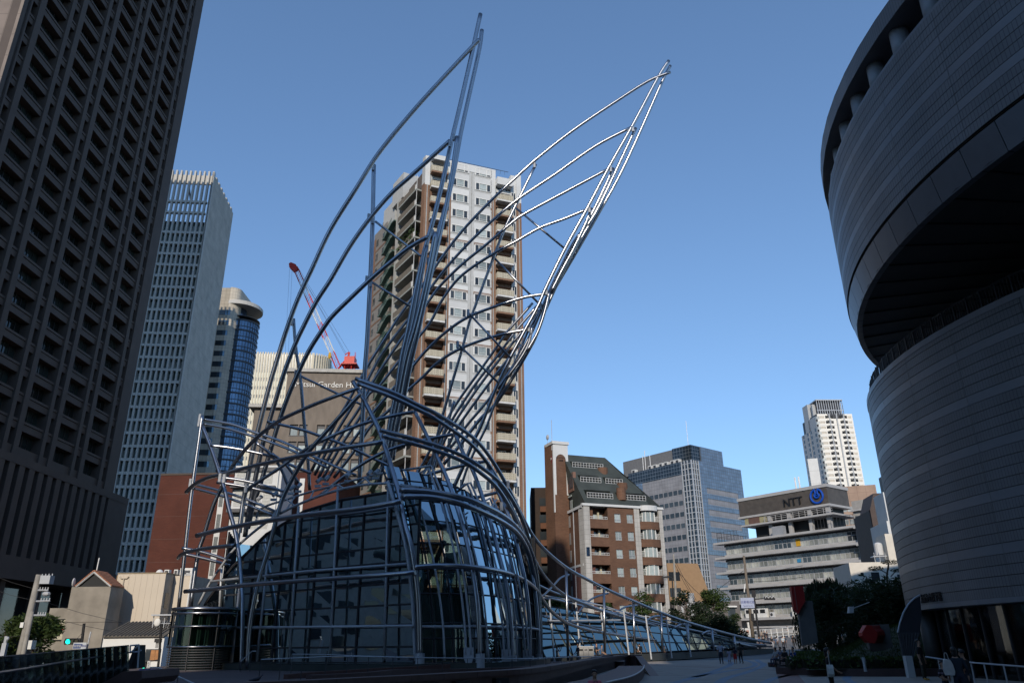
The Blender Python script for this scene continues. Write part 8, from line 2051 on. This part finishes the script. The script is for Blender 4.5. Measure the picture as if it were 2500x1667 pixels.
PW = person(2323, 24.0, 1.53, 0, 160, 'stand', 'down', cc((.014, .022, .032), (.02, .022, .04), BLK, arm=(.014, .022, .032)), 'person in a navy coat with a white shoulder bag bending beside the drum pictures', 'long', lean=.5, build=1.15)
person(2344, 24.6, 1.46, 0, 200, 'stand', ('fwd', 'down'), cc((.012, .012, .013), (.05, .055, .07), BLK, shin=None), 'person in a black t-shirt and grey shorts right of the navy coat', 'short', lean=.3)
person(1756, 69, 1.76, 0, 175, 'walk', 'down', cc((.46, .49, .56), (.03, .035, .05)), 'person in a white shirt walking away beside two children', 'short', G1, build=1.1)
person(1776, 68, 1.22, 0, 178, 'walk', 'down', cc((.42, .38, .46), (.42, .38, .46), (.4, .4, .4), shin=None), 'small girl in a pale lilac dress walking between the adults', 'long', G1, skirt=((.42, .38, .46), .50, .28, .1))
person(1790, 68.5, 1.36, 0, 172, 'walk', 'swing', cc((.03, .03, .05), (.35, .02, .02), (.4, .35, .35), shin=None), 'girl in a red skirt carrying a lime green bag on the plaza', 'long', G1, skirt=((.42, .02, .02), .52, .30, .1))
person(1804, 69.5, 1.64, 0, 185, 'walk', 'swing', cc((.05, .045, .04), (.02, .018, .018)), 'person in a brown top and black trousers at the right of the walking family', 'long', G1)
person(1603, 83.5, 1.74, 0, 20, 'stand', 'phone', cc((.42, .12, .16), NAVY), 'heavy person in a pink and white striped shirt looking down by the glass gallery', 'short', G1, build=1.2, stripes=(.6, .55, .55))
person(1621, 83, 1.42, 0, 8, 'stand', 'belly', cc((.22, .22, .19), (.03, .04, .07), (.5, .5, .5)), 'boy in a pale patterned shirt beside the pink striped shirt', 'short', G1)
BPK = person(1560, 80, 1.66, 0, 215, 'walk', 'down', cc((.42, .43, .48), BLK), 'person in a white top and black trousers with a black backpack left of the post', 'short', G1)
person(1359, 66, 1.55, 0, 60, 'stand', ('raise', 'raise'), cc((.40, .38, .35), (.10, .085, .07)), 'person in a striped top raising a camera beside the dome', 'short', G1, stripes=(.12, .1, .1))
person(1410, 68, 1.74, 0, -70, 'stand', ('fwd', 'fwd'), cc((.03, .04, .06), (.24, .22, .20)), 'person in a dark shirt and pale trousers left of the grey bins', 'short', G1)
person(1455, 72.5, 1.74, 0, 60, 'stand', 'phone', cc((.02, .022, .03), (.02, .02, .03)), 'taller of two people to the right of the grey bins, all in black', 'short', G1)
person(1468, 72, 1.6, 0, 70, 'stand', ('fwd', 'fwd'), cc((.16, .16, .18), (.035, .035, .045)), 'person in a grey shirt holding a pale paper right of the grey bins', 'short', G1)
G2_ = 'people seated on the garden bench'
person(1889, 60.0, 1.62, .44, -62, 'sit', 'lap', cc((.42, .41, .40), (.08, .08, .13), (.2, .05, .05)), 'person in a white top seated at the far left end of the stone bench', 'long', G2_)
person(1901, 57.5, 1.7, .44, -60, 'sit', 'phone', cc((.10, .11, .16), (.03, .03, .03), (.2, .1, .04)), 'person in slate blue seated second from the left on the stone bench', 'short', G2_)
person(1911, 55.4, 1.72, .44, -55, 'sit', 'lap', cc(BLK, BLK, (.22, .12, .05)), 'person in black with tan shoes seated in the middle of the stone bench', 'long', G2_)
person(1932, 52.5, 1.72, .44, -52, 'sit', 'chin', cc((.02, .05, .17), (.03, .03, .035)), 'person in a blue t-shirt seated with a raised hand nearest the hedge', 'short', G2_)
for px, D, H, f, colr, lab, hair in ((1853, 117, 1.68, 20, ((.03, .05, .13), (.02, .02, .03)), 'person in navy at the left of the far crossing crowd', 'short'), (1863, 119, 1.72, 190, (BLK, BLK), 'person in black beside the navy one in the far crossing crowd', 'short'), (1861, 138, 1.7, 200, ((.3, .25, .2), (.1, .1, .1)), 'person in a beige top far behind the left of the crossing crowd', 'long'), (1868, 136, 1.7, 10, ((.03, .03, .04), (.02, .02, .02)), 'person in dark clothes far behind at the pole base', 'short'), (1874, 134, 1.68, 30, ((.02, .02, .03), (.03, .03, .05)), 'person in black walking far behind the crossing crowd\'s centre', 'short'),
        (1884, 121, 1.62, 15, (BLK, (.4, .4, .42)), 'person in black holding a white panel in the far crossing crowd', 'long'), (1893, 118, 1.6, 170, ((.06, .10, .17), (.05, .07, .1)), 'person in faded blue in the middle of the far crossing crowd', 'long'), (1897, 123, 1.66, 200, ((.4, .4, .42), (.03, .03, .04)), 'person with a white top and dark trousers behind the faded blue one', 'long'),
        (1911, 117, 1.74, 175, ((.46, .50, .53), (.03, .03, .04)), 'person in a pale shirt walking away in the far crossing crowd', 'short'), (1916, 122, 1.7, 185, ((.03, .05, .07), (.03, .03, .04)), 'person in dark teal behind the pale shirt in the far crossing crowd', 'short'), (1936, 124, 1.7, 160, (BLK, BLK), 'person in black at the right of the far crossing crowd', 'short'), (1926, 150, 1.74, 60, ((.55, .56, .6), (.3, .28, .2)), 'person in white walking along the raised white fence', 'short')):
    person(px, D, H, gz(D), f, 'walk', 'swing', cc(*colr), lab, hair, G3)
dg = bpy.context.evaluated_depsgraph_get()
def dist(p, a, b):
    ab = b - a; t = max(0, min(1, (p - a).dot(ab) / max(ab.length_squared, 1e-9))); return (p - a - ab * t).length
matc = {}
def cmat(c):
    k = tuple(round(x, 3) for x in c)
    if k not in matc: matc[k] = mat('cloth_%d' % len(matc), k, .85, var=.12, scale=9)
    return matc[k]
for o, r_, V, seg, cols, H, hair, D, skirt, stripes, lean in PEOPLE:
    me = bpy.data.meshes.new_from_object(o.evaluated_get(dg))
    me.name = 'body'; me.materials.clear()
    tags = ['skin', 'top', 'bottom', 'shoe', 'stripe']
    for t in tags: me.materials.append(M['skin'] if t == 'skin' else cmat(stripes if (t == 'stripe' and stripes) else cols.get(t, BLK) if t != 'stripe' else BLK))
    idx = {'top': 1, 'bottom': 2, 'shoe': 3, 'skin': 0, 'sleeve': 1 if cols['sleeve'] else 0, 'shin': 2 if cols['shin'] else 0, 'arm': 1 if cols.get('arm') else 0}
    for p in me.polygons:
        c = p.center; best = min(seg, key=lambda s: dist(c, V[s[0]], V[s[1]]))
        k = idx[best[2]]
        if stripes and k == 1 and best[2] == 'top':
            q = c.z / H
            if stripes == (.24, .2, .26): k = 4 if .705 < q < .74 else 1
            else: k = 4 if int(q * 34) % 2 else 1
        p.material_index = k; p.use_smooth = True
    put('body', me, r_)
    bpy.data.objects.remove(o)
    hb = MB(); hz = .945 * H; hy = (-.13 * lean) * H
    nu, nv = 14, 8; R0 = Vector((.058, .066, .062)) * H
    vs = []; fs = []
    for j in range(nv + 1):
        th = (math.pi * (.60 if hair == 'short' else .66)) * j / nv
        for k in range(nu):
            a = 2 * math.pi * k / nu; x, y, z = math.sin(th) * math.cos(a), math.sin(th) * math.sin(a), math.cos(th)
            lim = 1.0
            if y < -.35 and z < .42: th2 = math.acos(.42); x, y, z = math.sin(th2) * math.cos(a), math.sin(th2) * math.sin(a), .42; lim = .97
            vs.append((x * R0.x * lim, hy + .006 * H + y * R0.y * lim, hz + z * R0.z + .004 * H))
    for j in range(nv):
        for k in range(nu): a, b = j * nu + k, j * nu + (k + 1) % nu; fs.append((a, a + nu, b + nu, b))
    hb.add(vs, fs)
    if hair == 'long': hb.ball((0, hy + .030 * H, .885 * H), .052 * H, .034 * H, .075 * H, 10, 7)
    hb.build('hair', M['hair'], r_, smooth=True)
    if D < 45:
        for s in (-1, 1):
            m_ = MB(); m_.ball((s * .018 * H, hy - .0535 * H, .936 * H), .0055 * H, .003 * H, .0035 * H, 6, 4); m_.build('eye', M['black'], r_)
            m_ = MB(); m_.ball((s * .049 * H, hy - .008 * H, .922 * H), .007 * H, .013 * H, .020 * H, 6, 5); m_.build('ear', M['skin'], r_, smooth=True)
        m_ = MB(); m_.ball((0, hy - .0505 * H, .893 * H), .015 * H, .004 * H, .0035 * H, 8, 4); m_.build('mouth', mat('lips', (.28, .10, .09), .5), r_)
    if skirt:
        c, z1, z0, w = skirt; n = 14; m_ = MB()
        m_.add([(.088 * H * math.cos(6.283 * k / n), .066 * H * math.sin(6.283 * k / n), z1 * H + .06 * H) for k in range(n)] + [(w * H * 1.15 * math.cos(6.283 * k / n), w * H * math.sin(6.283 * k / n), z0 * H) for k in range(n)], [(k, (k + 1) % n, n + (k + 1) % n, n + k) for k in range(n)])
        m_.build('skirt', cmat(c), r_, smooth=True)
# things they carry
def bag(r_, off, size, c, label, name='bag', strap=None):
    w = M_OF[r_.name]; p = w @ Vector(off)
    b_ = root(name, p, math.degrees(w.to_euler().z), label, name.replace('_', ' '))
    m_ = MB(); x, y, z = size
    pr = [(-x * .85, 0), (x * .85, 0), (x * 1.05, z * .25), (x * .9, z * .7), (x * .55, z), (-x * .55, z), (-x * .9, z * .7), (-x * 1.05, z * .25)]
    m_.extrude([(a, -y, b) for a, b in pr], (0, 2 * y, 0)); m_.build('body', cmat(c), b_)
    if strap:
        m_ = MB(); m_.tube(crom([(-x * .4, 0, z * .95), (-x * .2, 0, z + strap), (x * .2, 0, z + strap), (x * .4, 0, z * .95)], 4), .012, 5); m_.build('strap', cmat(tuple(k * .8 for k in c)), b_)
bag(WOM, (-.20, 0.0, .66), (.20, .09, .36), (.55, .54, .50), 'big white shoulder bag of the person in black by the kerb', 'shoulder_bag', .34)
bag(PW, (.24, 0.02, .78), (.14, .10, .42), (.58, .54, .50), 'white shoulder bag on the person in the navy coat', 'shoulder_bag', .16)
bag(BPK, (0, .13, 1.02), (.16, .10, .40), (.012, .012, .013), 'black backpack worn over a white top near the steel posts', 'backpack')
m_ = MB(); w = M_OF[PIN.name]
m_.cm = 0
for k in range(9):
    a = rad(20 + 17 * k); m_.tube([(.075 * math.cos(a), 0, .10 + .075 * math.sin(a)), (.075 * math.cos(a + .3), 0, .10 + .075 * math.sin(a + .3))], .009, 4)
m_.tube([(-.05, 0, .11), (0, 0, .05), (.05, 0, .11)], .014, 4); m_.tube([(0, 0, .05), (0, 0, -.05)], .014, 4)
pr_ = m_.mesh('shirt_print', M['black']); put('shirt_print', pr_, PIN, (0, -.132, 1.23))
# ================================================================== ADDED BLOCKS OUT OF VIEW (placed to shade the plaza and cut sky light)
def block(x0, x1, y1, d, h, label, m):
    r_ = root('added_block', ((x0 + x1) / 2, y1, -.85), 0, label, 'added block')
    w = (x1 - x0) / 2
    mb = MB(); mb.box(-w, w, -d, 0, 0, h + .85); mb.build('wall', m, r_)
    wb = MB(); wb.box(-w + 1, w - 1, 0, .08, 0, 1.7); wbm = wb.mesh('window_band', M['wglass'])
    for k in range(int(h / 3.8)): put('window_band', wbm, r_, (0, 0, 2.2 + 3.8 * k))
BK = mat('block_stone', (.16, .145, .13), .8)
block(-28.5, -13.5, -26, 14, 92, 'tall added light blocker behind the viewpoint to the left', BK)
block(-13.5, -1.0, -28, 14, 47, 'mid height added light blocker behind the viewpoint', BK)
block(-1.0, 62, -30, 16, 68, 'wide added light blocker behind the viewpoint to the right', BK)
block(-75, -29, -34, 14, 38, 'low added light blocker behind the viewpoint on the far left', BK)
r_ = root('added_block', (-80, 30, -.85), 90, 'pale block added left of the viewpoint for the dome glass to reflect', 'added block')  # added out of view so the dome's left glass reflects less sky
mb = MB(); mb.box(-34, 30, 0, 26, 0, 62); mb.build('wall', mat('pale_block_stone', (.26, .25, .235), .8), r_)
wb = MB(); wb.box(0, 2.2, -.08, .3, 0, 1.9); wbm = wb.mesh('window', M['wglass'])
for f in range(14):
    for k in range(15): put('window', wbm, r_, (-32 + 4.1 * k, 0, 3 + 4.1 * f))
